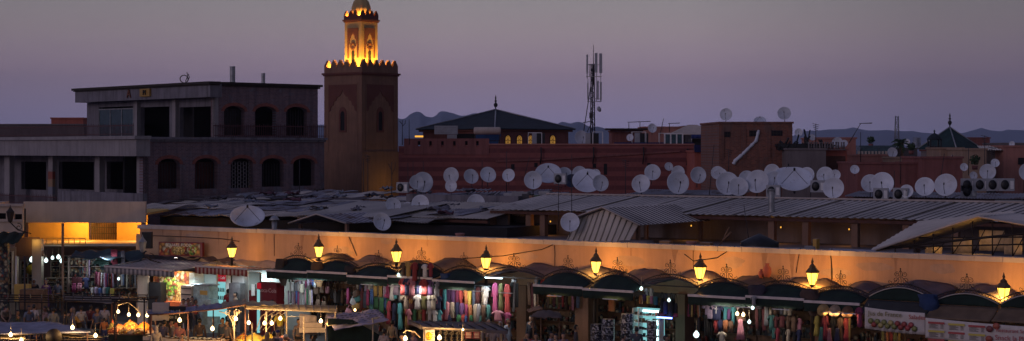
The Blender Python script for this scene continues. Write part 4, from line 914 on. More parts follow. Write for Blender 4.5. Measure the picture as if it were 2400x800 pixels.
for x0, x1, z0, z1, y in ((-2.6,-1.9,.15,.55,1.2),(-1.5,-.7,.3,.95,1.3),(-.5,.5,.45,1.25,1.5),(.6,1.3,.35,1.1,1.2),(1.5,2.6,.2,.95,1.4),(-1.2,.2,.0,.35,1.0)):
    q = MB().surf(lambda s, t: (x0+(x1-x0)*s, y+.05*sin(s*9), z0+(z1-z0)*t), 8, 3, .02); part('yellow_sheet', q, MT['tarp'], T)
plight('shed_lamp', (-.4, .75, .9), 5, (1,.5,.10), .08, T); plight('shed_lamp', (1.6, .8, .7), 4, (1,.5,.10), .08, T); plight('shed_lamp', (-2.0, .8, .5), 3, (1,.5,.10), .08, T)
# dim amber light inside the long shed
for px, h_ in ((1620,5.75),(1830,5.8),(1990,5.8),(1290,5.75)):
    p = W.W(W.hit(px, 10.2)[0], 10.2, h_); T = thing('shed_lantern', 'dim amber lamp glowing under the long ribbed roof', 'lamp', p, W.a, 'dim amber lamps under the long ribbed roof')
    q = MB(); q.lathe([(.02,0),(.035,.04),(.02,.08)], 8); part('glass', q, MT['amberlit'], T); plight('lantern_light', (0,-.3,-.2), 6, (1,.42,.08), .04, T)
# orange crates / planks under the shed edge
for px, y0, y1, c in ((1545,528,548,(.35,.16,.05)),(1640,524,540,(.30,.15,.06)),(1885,575-20,560,(.2,.2,.22)),(1905,546,578,(.55,.30,.04))):
    u, h_ = W.uh(px, y1, 1.6); w_ = .5 if px != 1905 else .16; q = MB(); q.box(0, w_, 0, .3, 0, .45 if px != 1905 else .75); q.box(.03, w_-.03, -.02, -.003, .08, .3)
    rebase(solo('roof_crate' if px != 1905 else 'yellow_post', q, MT['gloss'], {1545:'orange wooden crate under the gabled shed eave',1640:'tan wooden crate right of the orange crate on the roof',1885:'grey box behind the coping left of the yellow post',1905:'short yellow post standing behind the coping'}[px], 'crate' if px != 1905 else 'post', W.W(u, 1.6, 5.083), W.a, color=c))
for px, y0, y1, lab in ((1078,527,550,'left'),(1620,543,570,'middle')):
    u = W.hit(px, .9)[0]; q = MB(); q.lathe([(.16,0),(.19,.05),(.20,.42),(.24,.5),(.2,.52)], 14); solo('clay_pot', q, MT['pinkw'], f'bucket shaped clay chimney pot behind the coping, {"left of the gabled shed" if lab=="left" else "right of the gabled shed"}', 'chimney pot', W.W(u, .9, 5.083), W.a)
for px, lab in ((487,'left of the wide tilted dish'),(652,'right of the round lantern chimney')):
    q = MB(); q.lathe([(.2,0),(.22,.3),(.26,.36),(.2,.37)], 12); solo('clay_pot', q, MT['salmon'], f'squat orange clay pot behind the coping, {lab}', 'clay pot', W.W(W.hit(px, .9)[0], .9, 5.083), W.a)
T = WT('vent_cowl', 'galvanised vent pipe with a conical cap right of the wide tilted dish', 'vent', W.hit(643, 1.5)[0], 1.5, 5.083); q = MB(); q.lathe([(.14,0),(.14,.75)], 12); part('pipe', q, MT['steel'], T); q = MB(); q.lathe([(.26,.80),(.27,.84),(.14,1.0),(.03,1.04)], 12); q.tube([(.1,0,.7),(.1,0,.83)], .02, 4); q.tube([(-.1,0,.7),(-.1,0,.83)], .02, 4); part('cap', q, MT['steel'], T)
T = WT('vent_cowl', 'dark ribbed flue pipe rising through the long ribbed roof', 'vent', W.hit(1808, 10)[0], 10, 6.5); q = MB(); q.lathe([(.16,-.3)]+[(.16 if k % 2 else .14, .1*k) for k in range(12)]+[(.2,1.12)], 12); part('pipe', q, MT['steel'], T)
q = MB(); q.tube([(0,0,0),(.5,.1,.5),(.9,0,1.15)], .03, 5); q.tube([(.5,.1,.5),(.75,.0,.3)], .02, 4); q.tube([(.62,.0,.6),(.95,.1,.95)], .05, 5)
solo('bent_pole', q, MT['wood'], 'bent wooden pole with rags leaning right of the gabled shed', 'pole', W.W(W.hit(1664, 1)[0], 1, 5.083), W.a)
q = MB(); q.lathe([(.9,0),(.9,.5),(.05,.85)], 6); solo('roof_dome', q, MT['blk'], 'dark six sided skylight box between bent pole and yellow post', 'skylight', W.W(W.hit(1780, 2.4)[0], 2.4, 5.083), W.a)
q = MB()
for k in range(13):
    pass
q.surf(lambda s, t: (-1.0+2.0*t, -.4*cos(pi*s), .4*sin(pi*s)), 12, 4, .03); solo('barrel_cover', q, MT['btarp'], 'low half round blue sheet cover lying behind the coping', 'cover', W.W(W.hit(2000, 1.3)[0], 1.3, 5.083), W.a)

# ================================================================== satellite dishes
def dish_proto():
    T = thing('satellite_dish', 'x', 'satellite dish')
    q = MB(); n_ = 32; prof = [(.02+.48*k/6, .13*(k/6)**2) for k in range(7)]
    M = Matrix.Rotation(pi/2, 4, 'X')     # opens towards -Y
    q.M = M; vs = []
    fr_ = [(r_, z) for r_, z in prof]; bk_ = [(r_, z-.012) for r_, z in prof[::-1]]
    q.lathe(fr_+[(.512,.13),(.512,.112)]+bk_, n_); part('reflector', q, MT['dish'], T)
    q = MB(); q.tube([(0,.0,-.48),(0,-.34,-.20),(0,-.42,-.03)], .013, 5); q.tube([(0,-.42,-.07),(0,-.42,.03)], .03, 8); part('feed_arm', q, MT['blk'], T)
    q = MB(); q.tube([(0,.05,.03),(0,.10,-.2),(0,.10,-.75)], .028, 6); part('mount_pole', q, MT['pole'], T)
    return T
def tdish_proto():
    T = thing('satellite_dish', 'x', 'satellite dish')
    q = MB(); q.M = Matrix.Rotation(pi/2, 4, 'X'); prof = [(.02+.48*k/6, .13*(k/6)**2) for k in range(7)]
    q.lathe(prof+[(.512,.13),(.512,.112)]+[(r_, z-.012) for r_, z in prof[::-1]], 36); part('reflector', q, MT['dish'], T)
    q = MB()
    for k in range(3): a = 2*pi*k/3+pi/2; q.tube([(.42*cos(a),-.11,.42*sin(a)),(0,-.46,0)], .008, 4)
    q.tube([(0,-.44,0),(0,-.52,0)], .03, 8); part('feed_tripod', q, MT['blk'], T)
    q = MB(); q.tube([(0,.03,0),(0,.30,0),(0,.34,-.1)], .03, 6); part('mount_pole', q, MT['pole'], T)
    return T
DP = dish_proto(); TP = tdish_proto(); used = {'d': False, 't': False}
DISH = [  # cx, cy, w, h, v (behind the arcade wall) or -depth, kind, extra
 (990,428,47,48,17,'d',''),(976,428,34,34,16.2,'d',''),(1059,412,38,38,19,'d',''),(1058,436,28,28,16.5,'d',''),(1103,415,36,35,18,'d',''),(1143,411,38,37,18,'d',''),(1193,412,33,28,19,'d',''),
 (921,482,38,34,9,'d',''),(955,484,24,18,11,'d',''),(986,478,42,40,10.5,'d',''),(1115,477,42,42,12.8,'d',''),(894,521,43,44,2.2,'d',''),
 (1249,423,42,42,15.4,'d',''),(1285,411,61,42,17,'t','t'),(1323,411,34,38,18,'d',''),(1340,425,30,34,16.5,'d','k'),(1358,407,34,33,20,'d',''),(1396,408,24,20,22,'d',''),
 (1377,429,70,50,15.5,'t','t'),(1406,430,38,40,14.6,'d',''),(1503,432,43,43,15,'d',''),(1529,405,39,36,20,'d',''),(1567,391,20,20,24,'d',''),(1587,429,53,54,14.9,'d',''),(1590,405,34,30,22,'d',''),(1635,411,39,38,19,'d',''),
 (1682,406,36,26,22,'d',''),(1690,410,32,26,19,'d',''),(1704,431,51,56,15.5,'d',''),(1731,439,45,45,14.3,'d',''),(1750,421,40,40,16.2,'d',''),(1777,427,54,55,14.8,'d',''),(1811,404,40,36,21,'d',''),(1812,422,40,40,16.5,'d',''),(1848,414,64,24,18,'t','t'),(1862,427,82,49,15,'t','t'),(1891,412,36,40,19,'d',''),(1935,412,40,40,18,'d',''),(1958,411,26,24,20,'d',''),(1954,441,49,48,14.2,'d',''),(2003,398,18,24,24,'d',''),
 (2040,431,40,44,16,'d',''),(2069,431,53,51,15,'d',''),(2125,449,30,31,14.4,'d',''),(2168,439,45,44,14.8,'d',''),(2218,435,54,51,14.8,'d',''),(2281,412,22,15,24,'d',''),(2315,404,39,35,24,'d',''),(2332,383,20,20,27,'d',''),(2408,405,40,44,18,'d',''),(2259,392,14,22,29,'d',''),
 (1336,522,42,46,3.0,'d',''),(580,514,79,41,1.1,'t','t'),(1920,509,38,24,11.8,'t','t'),
 (1702,269,29,29,-110,'d','s'),(1838,267,31,31,-110,'d','s'),(1781,285,28,16,-112,'t','s'),(1528,301,22,21,-127,'d','s'),(1477,323,17,16,-126,'d','s'),(1675,298,18,16,-129,'d','s'),(1872,311,19,18,-120,'d','s'),(1903,323,17,14,-122,'d','s'),(1963,335,25,25,-119,'d','s'),(1979,337,17,17,-120,'d','s'),(2091,358,24,23,-116,'d','s'),(1362,324,36,32,-130,'d','s'),(2372,338,14,12,-140,'d','s'),(2125,334,16,16,-145,'d','s')]
names_sz = lambda d: 'small' if d < .72 else ('large' if d > 1.12 else 'medium')
near = [(330,'beside the left end of the coping'),(900,'on the roofs below the minaret'),(1000,'right of the minaret foot'),(1210,'below the slotted terracotta parapet'),(1300,'under the pavilion windows'),(1420,'below the phone mast'),(1560,'below the long terracotta wall'),(1660,'below the salmon house'),(1760,'below the brick building left half'),(1860,'below the brick building right half'),(1930,'below the grey house'),(2010,'below the orange house'),(2100,'left of the red blank walls'),(2240,'below the red blank walls'),(2500,'above the air conditioners at right')]
def dlabel(cx, cy, k, ex, dia):
    kind = 'wide tilted dish facing the sky' if k == 't' and ex == 't' else ('dark blue dish' if ex == 'k' else 'pale round dish')
    if ex == 's':
        return names_sz(dia)+' pale dish '+{1702:'on the left corner of the brick building roof',1838:'on the right corner of the brick building roof',1781:'tilted back in the middle of the brick roof',1528:'on a pole right of the rooftop hut',1477:'in front of the rooftop hut',1675:'beside the pale tent roof',1872:'above the scrap heap',1903:'right of the scrap heap',1963:'on the dull terracotta house, larger of the twins',1979:'on the dull terracotta house, smaller of the twins',2091:'standing alone in front of the glazed terrace',1362:'at the foot of the phone mast',2372:'on the far low house at the right edge',2125:'right behind the palm crown'}[cx]
    return f'{names_sz(dia)} {kind} '+next(t for x, t in near if cx <= x)
for cx, cy, wpx, hpx, v, k, ex in DISH:
    if v > 0: u, Y = W.hit(cx, v); p = W.W(u, v, H-(cy-HY)*Y/FO)
    else: Y = -v; p = world(cx, cy, Y)
    dia = max(wpx, hpx)*Y/FO if k == 't' else (wpx+hpx)/2*Y/FO; lab = dlabel(cx, cy, k, ex, dia)
    src = DP if k == 'd' else TP
    o = src if not used[k] else copy_tree(src); used[k] = True
    o['label'] = lab; o['group'] = 'satellite dishes on the rooftops'; o.location = p; o.scale = (dia,)*3
    to_cam = math.atan2(p.x, p.y)
    if k == 't': tilt = math.acos(min(1, hpx/wpx))*.93; o.rotation_euler = (-tilt, 0, -to_cam)
    else: o.rotation_euler = (-R(rnd.uniform(2, 20)), R(rnd.uniform(-5,5)), -to_cam+R(rnd.uniform(-24, 24)))
    if ex == 'k':
        for c in o.children:
            if c.name.startswith('reflector'): c.data = c.data.copy(); c.data.materials[0] = MT['dishd']
# ---- air conditioners
def ac_proto():
    T = thing('air_conditioner', 'x', 'air conditioner'); q = MB(); q.box(-.45,.45,0,.32,0,.62); part('casing', q, MT['acw'], T)
    q = MB(); q.M = Matrix.Translation((-.12,-.02,.31)) @ Matrix.Rotation(pi/2, 4, 'X'); q.lathe([(.24,-.018),(.24,.01),(.05,.02)], 20); part('fan', q, MT['blk'], T)
    q = MB(); q.box(.2,.4,-.02,-.003,.1,.5); part('side_panel', q, MT['white'], T); return T
AP = ac_proto(); f_ = True
for i, (px, py, v, lab) in enumerate([(2271,448,16.5,'upper of the stacked pair at the left end of the row'),(2271,464,16.5,'lower of the stacked pair at the left end of the row'),(2301,448,16.5,'second in the row right of the stacked pair'),(2331,448,16.5,'third in the row right of the stacked pair'),(2360,448,16.5,'last at the right end of the row'),(2064,470,14.2,'between two big dishes left'),(2110,470,14.2,'left of the small lettered dish'),(1916,451,15,'left of the lone medium dish'),(1812,462,14,'at the foot of the wide tilted dish'),(942,452,13,'at the foot of the minaret'),(1312,432,15.6,'left of the wide tilted pair')]):
    o = AP if f_ else copy_tree(AP); f_ = False; u, h_ = W.uh(px, py, v); o.location = W.W(u, v, h_); o.rotation_euler = (0,0,-.1 if i < 5 else -.35); o.scale = (.78,.78,.95); o['label'] = 'white air conditioner, '+lab; o['group'] = 'air conditioners on the rooftops'
# ================================================================== canopies, crests and lamps along the arcade
def spiral(cx, cz, r0, r1, a0, turns, n_=14, flip=1):
    return [(cx+flip*(r0+(r1-r0)*i/n_)*cos(a0+turns*2*pi*i/n_), 0, cz+(r0+(r1-r0)*i/n_)*sin(a0+turns*2*pi*i/n_)) for i in range(n_+1)]
def crest_mesh():
    q = MB(); r_ = .012
    for f in (1, -1):
        q.tube(spiral(f*.14, .42, .03, .12, 0, 1.3, 14, f), r_, 4); q.tube(spiral(f*.20, .16, .03, .14, pi, 1.2, 14, f), r_, 4)
        q.tube(spiral(f*.42, .06, .02, .09, 0, 1.2, 12, f), r_, 4); q.tube([(0,0,.62),(f*.07,0,.5),(f*.05,0,.3),(f*.30,0,.02),(f*.56,0,-.12)], r_, 4)
    q.tube([(0,0,-.05),(0,0,.66)], r_*1.2, 4); q.ball((0,0,.68), .035, 6, 4); return q.mesh('scroll_crest')
CREST = crest_mesh()
def arch_mesh(w_, rise):
    q = MB(); n_ = 22; P = lambda t, o: ((t-.5)*w_, 0, (rise+o)*(1-(2*t-1)**2)-(0 if o == 0 else o*.0))
    for o in (0, .14): q.tube([((t/n_-.5)*w_, 0, rise*(1-(2*t/n_-1)**2)+o) for t in range(n_+1)], .02, 4)
    for t in range(n_):
        x = ((t+.5)/n_-.5)*w_; z = rise*(1-(2*(t+.5)/n_-1)**2)+.07; q.tube([(x+.05*cos(k*pi/3), 0, z+.05*sin(k*pi/3)) for k in range(7)], .011, 3, cap=False)
    return q
# boundaries (photo columns) of the bays, front plane of the canopies 2.7 m before the wall
FV = -2.7
BND = [(652,0),(747,1),(840,0),(935,1),(1040,0),(1138,1),(1275,0),(1390,1),(1508,0),(1636,1),(1770,0),(1906,1),(2036,0),(2190,0),(2345,1),(2490,0)]
GAW = {0:('green',1),1:('green',1),2:('green',1),3:('green',1),4:('green',1),5:('none',0),6:('green',1),7:('green',1),8:('none',0),9:('green',1),10:('green',1),11:('green',1),12:('fix',0),13:('fix',0),14:('fix',0)}
TOPC = [(.10,.07,.08),(.20,.15,.16),(.12,.09,.08),(.16,.11,.10),(.22,.17,.18),(.17,.13,.16),(.12,.10,.12),(.20,.15,.16),(.16,.12,.15),(.13,.10,.10),(.25,.17,.13),(.17,.13,.15),(.16,.13,.17),(.19,.15,.17),(.15,.12,.12)]
WORDS = ['first','second','third','fourth','fifth','sixth','seventh','eighth','ninth','tenth','eleventh','twelfth','thirteenth','fourteenth','fifteenth','sixteenth','seventeenth','eighteenth','nineteenth','twentieth']
for i, ((a, la), (b, lb)) in enumerate(zip(BND, BND[1:])):
    u0 = W.hit(a, FV)[0]; u1 = W.hit(b, FV)[0]; w_ = u1-u0; c = (u0+u1)/2; hs = 3.98+(.0,.05,-.05,.04,-.03,.05,0,-.04,.05,-.05,.03,-.03,.04,0,.02)[i]; rise = .36+(.03,-.05,-.09,.02,-.04,-.06,.0,.05,-.05,-.02,-.07,-.1,.02,-.04,0)[i]
    T = WT('market_canopy', f'arched canvas market canopy with iron scroll crest, {WORDS[i]} bay from the striped awnings', 'canopy', c, FV, hs, 'arched canopies along the arcade')
    part('arch_frame', arch_mesh(w_, rise), MT['iron'], T)
    cr_ = part('scroll_crest', CREST, MT['iron'], T); cr_.location = (0, 0, rise+.14); cr_.scale = (w_/2.6, 1, .82); cr_.rotation_euler = (R(rnd.uniform(-4,8)), 0, 0)
    sd = rnd.random()*40
    q = MB().surf(lambda s, t: ((s-.5)*(w_-.04), -.02+t*(-FV-.12), rise*(1-(2*s-1)**2)-.03+t*.16+.17*noise.noise(Vector((s*3+sd, t*2, 0)))*min(1, t*5)+.05*noise.noise(Vector((s*9+sd, t*5, 2)))-.22*sin(pi*t)*(1-(2*s-1)**2)*.6), 16, 10, .02)
    part('canvas_roof', q, MT['canvas'], T, color=tuple(x*.75 for x in TOPC[i]))
    kind, bar = GAW[i]
    if kind == 'green':
        q = MB().surf(lambda s, t: ((s-.5)*(w_-.1), -.03-t*.75+.03*noise.noise(Vector((s*5, t*3, sd))), (rise*(1-(2*s-1)**2)-.02)*(1-t)+t*(-.17)-.06*sin(pi*t)+.03*sin(s*17+sd)*t*(1-t)*3), 18, 6, .015); part('awning', q, MT['green'], T)
        q = MB().surf(lambda s, t: ((s-.5)*(w_-.02), -.80, -.22-t*(.30+.035*abs(sin(s*pi*9)))), 54, 2, .015); part('valance', q, MT['green'], T)
        q = MB(); q.box(-w_/2, w_/2, -.84, -.775, -.225, -.13); part('awning_bar', q, MT['bar'], T)
    elif kind == 'fix':
        q = MB().surf(lambda s, t: ((s-.5)*(w_-.1), -.03-t*.10, (rise*(1-(2*s-1)**2)-.02)*(1-t)+t*(-.10)), 18, 4, .015); part('awning', q, MT['green'], T)
        q = MB().surf(lambda s, t: ((s-.5)*(w_-.05), -.14-t*.9, -.12-t*.42-.04*sin(pi*t)), 14, 6, .02); part('lower_awning', q, MT['canvas'], T, color=(.20,.13,.08) if i > 12 else (.05,.05,.05))
        q = MB(); q.tube([(-w_/2+.05+(w_-.1)*t/16, -.05, rise*(1-(2*t/16-1)**2)+.0) for t in range(17)], .022, 5); part('awning_piping', q, MT['coping'], T)
    else:
        q = MB(); q.box(-w_/2+.05, w_/2-.05, -.03, .03, -.05, .0); part('tie_bar', q, MT['iron'], T)
# bundles of rolled canvas tied at bay joints
for px, c, r_, hh, lab in ((747,(.20,.10,.04),.34,1.15,'brown bundle of rolled canvas hanging at the second lamp'),(823,(.04,.03,.03),.30,.7,'dark bundle of rolled canvas between second and third lamps'),(1900,(.10,.06,.05),.36,1.0,'brown rolled canvas bundle hanging under the seventh lamp'),(1776,(.05,.04,.06),.36,.9,'dark blue and brown cloth bundle between sixth and seventh lamps'),(2176,(.03,.06,.16),.36,.85,'blue cloth bundle at the joint between two banners'),(662,(.06,.04,.03),.34,1.25,'dark bundle of canvas at the left end of the green canopies'),(1046,(.05,.08,.16),.26,.5,'blue jacket and dark cloth bundled left of the fourth lamp')):
    u = W.hit(px, FV-.25)[0]; q = MB(); sd = rnd.random()*99
    q.surf(lambda s, t: ((r_*(.35+.65*sin(pi*min(1, .25+t*.8)))*(1+.45*noise.noise(Vector((cos(2*pi*s)*1.5+sd, sin(2*pi*s)*1.5, t*3)))))*cos(2*pi*s)+.15*t, (r_*.7*(.35+.65*sin(pi*min(1, .25+t*.8))))*sin(2*pi*s), hh*(.5-t)), 22, 14, .02)
    solo('canvas_bundle', q, MT['canvas'], lab, 'canvas bundle', W.W(u, FV-.35, 4.0-(.2 if hh < 1 else .3)), W.a, 'rolled canvas bundles at canopy joints', color=c)
# ---- lamps
def lamp_proto():
    T = thing('street_lamp', 'x', 'street lamp')
    q = MB(); q.lathe([(.16,0),(.14,.25),(.075,.35),(.06,2.6),(.045,3.98),(.07,4.02),(.05,4.1)], 12); part('post', q, MT['iron'], T)
    q = MB()
    for a in (0, pi):
        f = 1 if a == 0 else -1; q.tube([(x, 0, z+3.72) for x, _, z in spiral(f*.16, .1, .02, .1, pi, 1.1, 10, f)], .016, 4)
    q.tube([(0,-.25,3.55),(0,-.12,3.9),(0,0,4.05)], .02, 4); part('scrollwork', q, MT['iron'], T)
    z = 4.16
    q = MB(); q.lathe([(.05,z-.08),(.11,z-.02),(.11,z)], 6); part('lantern_base', q, MT['iron'], T); q = MB(); q.lathe([(.23,z+.44),(.25,z+.48),(.16,z+.60),(.11,z+.66),(.12,z+.70),(.06,z+.76),(.03,z+.80),(.055,z+.86),(.03,z+.92),(.008,z+1.03)], 6, smooth=False)
    cage = part('lantern_roof', q, MT['bronze'], T)
    q = MB()
    for k in range(6): a = 2*pi*k/6; q.tube([(.115*cos(a),.115*sin(a),z),(.225*cos(a),.225*sin(a),z+.44)], .011, 4)
    part('lantern_frame', q, MT['iron'], T)
    q = MB(); vs = [(.105*cos(2*pi*k/6),.105*sin(2*pi*k/6),z+.003) for k in range(6)]+[(.21*cos(2*pi*k/6),.21*sin(2*pi*k/6),z+.435) for k in range(6)]
    q.add(vs, [(k,(k+1)%6,6+(k+1)%6,6+k) for k in range(6)]); part('lantern_glass', q, MT['lampglass'], T)
    return T
LP = lamp_proto(); LAMP_P = 280; first = True
for i, (px, py) in enumerate([(543,592),(747,590),(932,602),(1136,617),(1390,626),(1636,640),(1906,654),(2350,689)]):
    v = -1.6; u, Y = W.hit(px, v); hb = H-(py-HY)*Y/FO; o = LP if first else copy_tree(LP); first = False
    o.location = W.W(u, v, 0); k = hb/(4.16+.22); o.scale = (1.12, 1.12, k); o.rotation_euler = (R(rnd.uniform(-1,1)), R(rnd.uniform(-1.2,1.2)), W.a+i*.3)
    o['label'] = f'lit iron street lamp with glowing yellow lantern, {WORDS[i]} from the left in the row'; o['group'] = 'lit lamps along the arcade'
    plight('lamp_light', (0, 0, 4.16+.2), LAMP_P*(.8,1.15,1,.9,1.1,1.2,1,.85)[i], (1.0, .46, .085), .06, o)
# ================================================================== people
G = .65     # level of the paved square
def skin_mesh(name, joints, edges, sub=1, extra=None):
    me = bpy.data.meshes.new('tmp'); names = list(joints); idx = {k: i for i, k in enumerate(names)}
    me.from_pydata([joints[k][0] for k in names], [(idx[a], idx[b]) for a, b in edges], [])
    o = bpy.data.objects.new('tmp', me); COL.objects.link(o)
    md = o.modifiers.new('s', 'SKIN'); md.use_smooth_shade = True
    for i, k in enumerate(names):
        r_ = joints[k][1]; r_ = r_ if isinstance(r_, tuple) else (r_, r_); me.skin_vertices[0].data[i].radius = r_
    me.skin_vertices[0].data[0].use_root = True
    sb = o.modifiers.new('u', 'SUBSURF'); sb.levels = sub; sb.render_levels = sub
    dg = bpy.context.evaluated_depsgraph_get(); dg.update()
    out = bpy.data.meshes.new_from_object(o.evaluated_get(dg)); out.name = name
    bpy.data.objects.remove(o); return out
def merge(me, mb):
    vs = [tuple(v.co) for v in me.vertices]; fs = [tuple(p.vertices) for p in me.polygons]
    q = MB(); q.add(vs, fs, True); q.add(mb.v, mb.f, True); return q.mesh(me.name)
def figure(pose):
    V = Vector; st = {'pel': (0,0,.93), 'spi': (0,0,1.12), 'che': (0,0,1.32), 'nec': (0,.01,1.47), 'hed': (0,-.01,1.58)}
    hip = {s_: V((s_*.09, 0, .88)) for s_ in (-1,1)}; kn = {s_: V((s_*.11, -.02, .48)) for s_ in (-1,1)}; an = {s_: V((s_*.12, .03, .08)) for s_ in (-1,1)}; to = {s_: V((s_*.14, -.13, .035)) for s_ in (-1,1)}
    sh = {s_: V((s_*.18, 0, 1.38)) for s_ in (-1,1)}; el = {s_: V((s_*.25, .03, 1.10)) for s_ in (-1,1)}; wr = {s_: V((s_*.26, -.07, .86)) for s_ in (-1,1)}
    if pose == 'reach':
        el = {1: V((.26,-.12,1.14)), -1: V((-.25,.02,1.1))}; wr = {1: V((.20,-.36,1.16)), -1: V((-.22,-.20,.98))}
    if pose == 'walk':
        kn = {1: V((.1,-.18,.50)), -1: V((-.1,.05,.47))}; an = {1: V((.1,-.24,.08)), -1: V((-.1,.28,.14))}; to = {1: V((.1,-.40,.05)), -1: V((-.1,.16,.04))}; wr = {1: V((.26,.1,.86)), -1: V((-.26,-.2,.9))}
    if pose == 'sit':
        kn = {s_: V((s_*.13,-.42,.90)) for s_ in (-1,1)}; an = {s_: V((s_*.14,-.42,.46)) for s_ in (-1,1)}; to = {s_: V((s_*.15,-.58,.42)) for s_ in (-1,1)}; el = {s_: V((s_*.25,-.12,1.1)) for s_ in (-1,1)}; wr = {s_: V((s_*.12,-.34,1.08)) for s_ in (-1,1)}
    if pose == 'bend':
        dx = lambda p, k: (p[0], p[1]-k, p[2]-k*.35)
        st = {'pel': (0,.05,.93), 'spi': (0,-.07,1.10), 'che': (0,-.22,1.22), 'nec': (0,-.36,1.30), 'hed': (0,-.46,1.34)}
        sh = {s_: V((s_*.18,-.24,1.26)) for s_ in (-1,1)}; el = {s_: V((s_*.22,-.32,1.0)) for s_ in (-1,1)}; wr = {s_: V((s_*.12,-.46,.86)) for s_ in (-1,1)}
    J = {'pel': (st['pel'], (.14,.10)), 'spi': (st['spi'], (.12,.085)), 'che': (st['che'], (.15,.10)), 'nec': (st['nec'], .05), 'chin': (tuple(V(st['nec'])*.4+V(st['hed'])*.6), .052)}
    E = [('pel','spi'),('spi','che'),('che','nec'),('nec','chin')]
    for s_ in (-1,1):
        t = str(s_); hd = wr[s_]+(wr[s_]-el[s_]).normalized()*.09
        J.update({'h'+t: (hip[s_], .085), 'k'+t: (kn[s_], .056), 'a'+t: (an[s_], .038), 't'+t: (to[s_], (.042,.03)), 's'+t: (sh[s_], .055), 'e'+t: (el[s_], .040), 'w'+t: (wr[s_], .027), 'p'+t: (hd, (.038,.018))})
        E += [('pel','h'+t),('h'+t,'k'+t),('k'+t,'a'+t),('a'+t,'t'+t),('che','s'+t),('s'+t,'e'+t),('e'+t,'w'+t),('w'+t,'p'+t)]
    b = skin_mesh('person', J, E); q = MB(); hc_ = V(st['hed'])+V((0,-.005,.02))
    q.ball(hc_, .1, 14, 10, .80, .98, 1.18)                      # skull and face
    q.ball(hc_+V((0,-.05,-.065)), .06, 10, 6, .85, .7, .7); q.ball(hc_+V((0,-.103,-.012)), .02, 6, 4, .7, 1, 1.4)
    for s_ in (-1,1):
        q.ball(hc_+V((s_*.081,.0,-.005)), .024, 6, 4, .5, .8, 1.2); q.ball(hc_+V((s_*.031,-.088,.014)), .013, 6, 4)
        t = str(s_); hd = J['p'+t][0]; dr = (wr[s_]-el[s_]).normalized(); sd = dr.cross(V((0,1,0))).normalized()
        for k in range(4):
            base = hd+dr*.01+sd*(.022*(k-1.5)); ln = (.062,.075,.07,.055)[k]; q.tube([base, base+dr*ln*.6+V((0,-.008,0)), base+dr*ln+V((0,-.024,0))], [.0095,.0088,.007], 5)
        base = hd-dr*.05-V((0,.02,0)); q.tube([base, base+dr*.03+V((-s_*.02,-.03,0)), base+dr*.06+V((-s_*.022,-.036,0))], [.012,.01,.008], 5)
    body = merge(b, q)
    JS = {'pel': (st['pel'], (.165,.125)), 'spi': (st['spi'], (.145,.11)), 'che': (st['che'], (.175,.125)), 'nec': (tuple(V(st['nec'])-V((0,0,.035))), .068)}; ES = [('pel','spi'),('spi','che'),('che','nec')]
    for s_ in (-1,1):
        t = str(s_); JS.update({'s'+t: (sh[s_], .073), 'm'+t: (tuple(sh[s_]*.15+el[s_]*.85), .060)}); ES += [('che','s'+t),('s'+t,'m'+t)]
    shirt = skin_mesh('shirt', JS, ES)
    for s_ in (-1,1): t = str(s_); JS.update({'e'+t: (el[s_], .054), 'w'+t: (tuple(el[s_]*.1+wr[s_]*.9), .042)}); ES += [('m'+t,'e'+t),('e'+t,'w'+t)]
    jacket = skin_mesh('jacket', JS, ES)
    JT = {'pel': (st['pel'], (.155,.115))}; ET = []
    for s_ in (-1,1):
        t = str(s_); JT.update({'h'+t: (hip[s_], .10), 'k'+t: (kn[s_], .075), 'a'+t: (tuple(kn[s_]*.1+an[s_]*.9), .058)}); ET += [('pel','h'+t),('h'+t,'k'+t),('k'+t,'a'+t)]
    trs = skin_mesh('trousers', JT, ET)
    robe = None
    if pose in ('stand','reach','walk'):
        JR = dict(JS); JR['pel'] = (st['pel'], (.19,.15)); JR['kn'] = ((0,0,.5), (.20,.17)); JR['hem'] = ((0,.0,.12), (.23,.20)); robe = skin_mesh('robe', JR, ES+[('pel','kn'),('kn','hem')])
    q = MB(); q.ball(hc_+V((0,.016,.022)), .106, 12, 8, .86, .98, 1.12); hair = q
    # cut hair away from the face: keep upper/back part
    vs = [Vector(v) for v in hair.v]; keep = [f for f in hair.f if all((vs[i]-hc_).z > .03 or (vs[i]-hc_).y > .015 for i in f) and all((vs[i]-hc_).z > -.07 for i in f)]
    hair.f = keep; hair.s = [True]*len(keep); hair = hair.mesh('hair')
    q = MB(); q.ball(hc_+V((0,.03,-.0)), .125, 12, 8, .85, .9, 1.2); q.ball(hc_+V((0,.05,-.14)), .1, 10, 6, 1.1, .8, 1.3); vs = [Vector(v) for v in q.v]
    keep = [f for f in q.f if not any((vs[i]-hc_).y < -.055 for i in f)]; q.f = keep; q.s = [True]*len(keep); scarf = q.mesh('headscarf')
    q = MB(); q.lathe([(.10,0),(.105,.05),(.08,.1),(.01,.115)], 14, tuple(hc_+V((0,.005,.045)))); q.ball(hc_+V((0,-.11,.06)), .06, 8, 4, 1, .8, .18); cap = q.mesh('cap')
    for me_, m_ in ((body,'skin'),(shirt,'cloth'),(jacket,'cloth'),(trs,'cloth'),(robe,'cloth'),(hair,'blk'),(scarf,'cloth'),(cap,'cloth')):
        if me_: me_.materials.append(MT[m_])
    return dict(body=body, shirt=shirt, jacket=jacket, trousers=trs, robe=robe, hair=hair, headscarf=scarf, cap=cap)
FIG = {p: figure(p) for p in ('stand','reach','walk','sit','bend')}
SK = [(.30,.16,.10),(.38,.21,.13),(.22,.11,.07),(.42,.25,.17)]
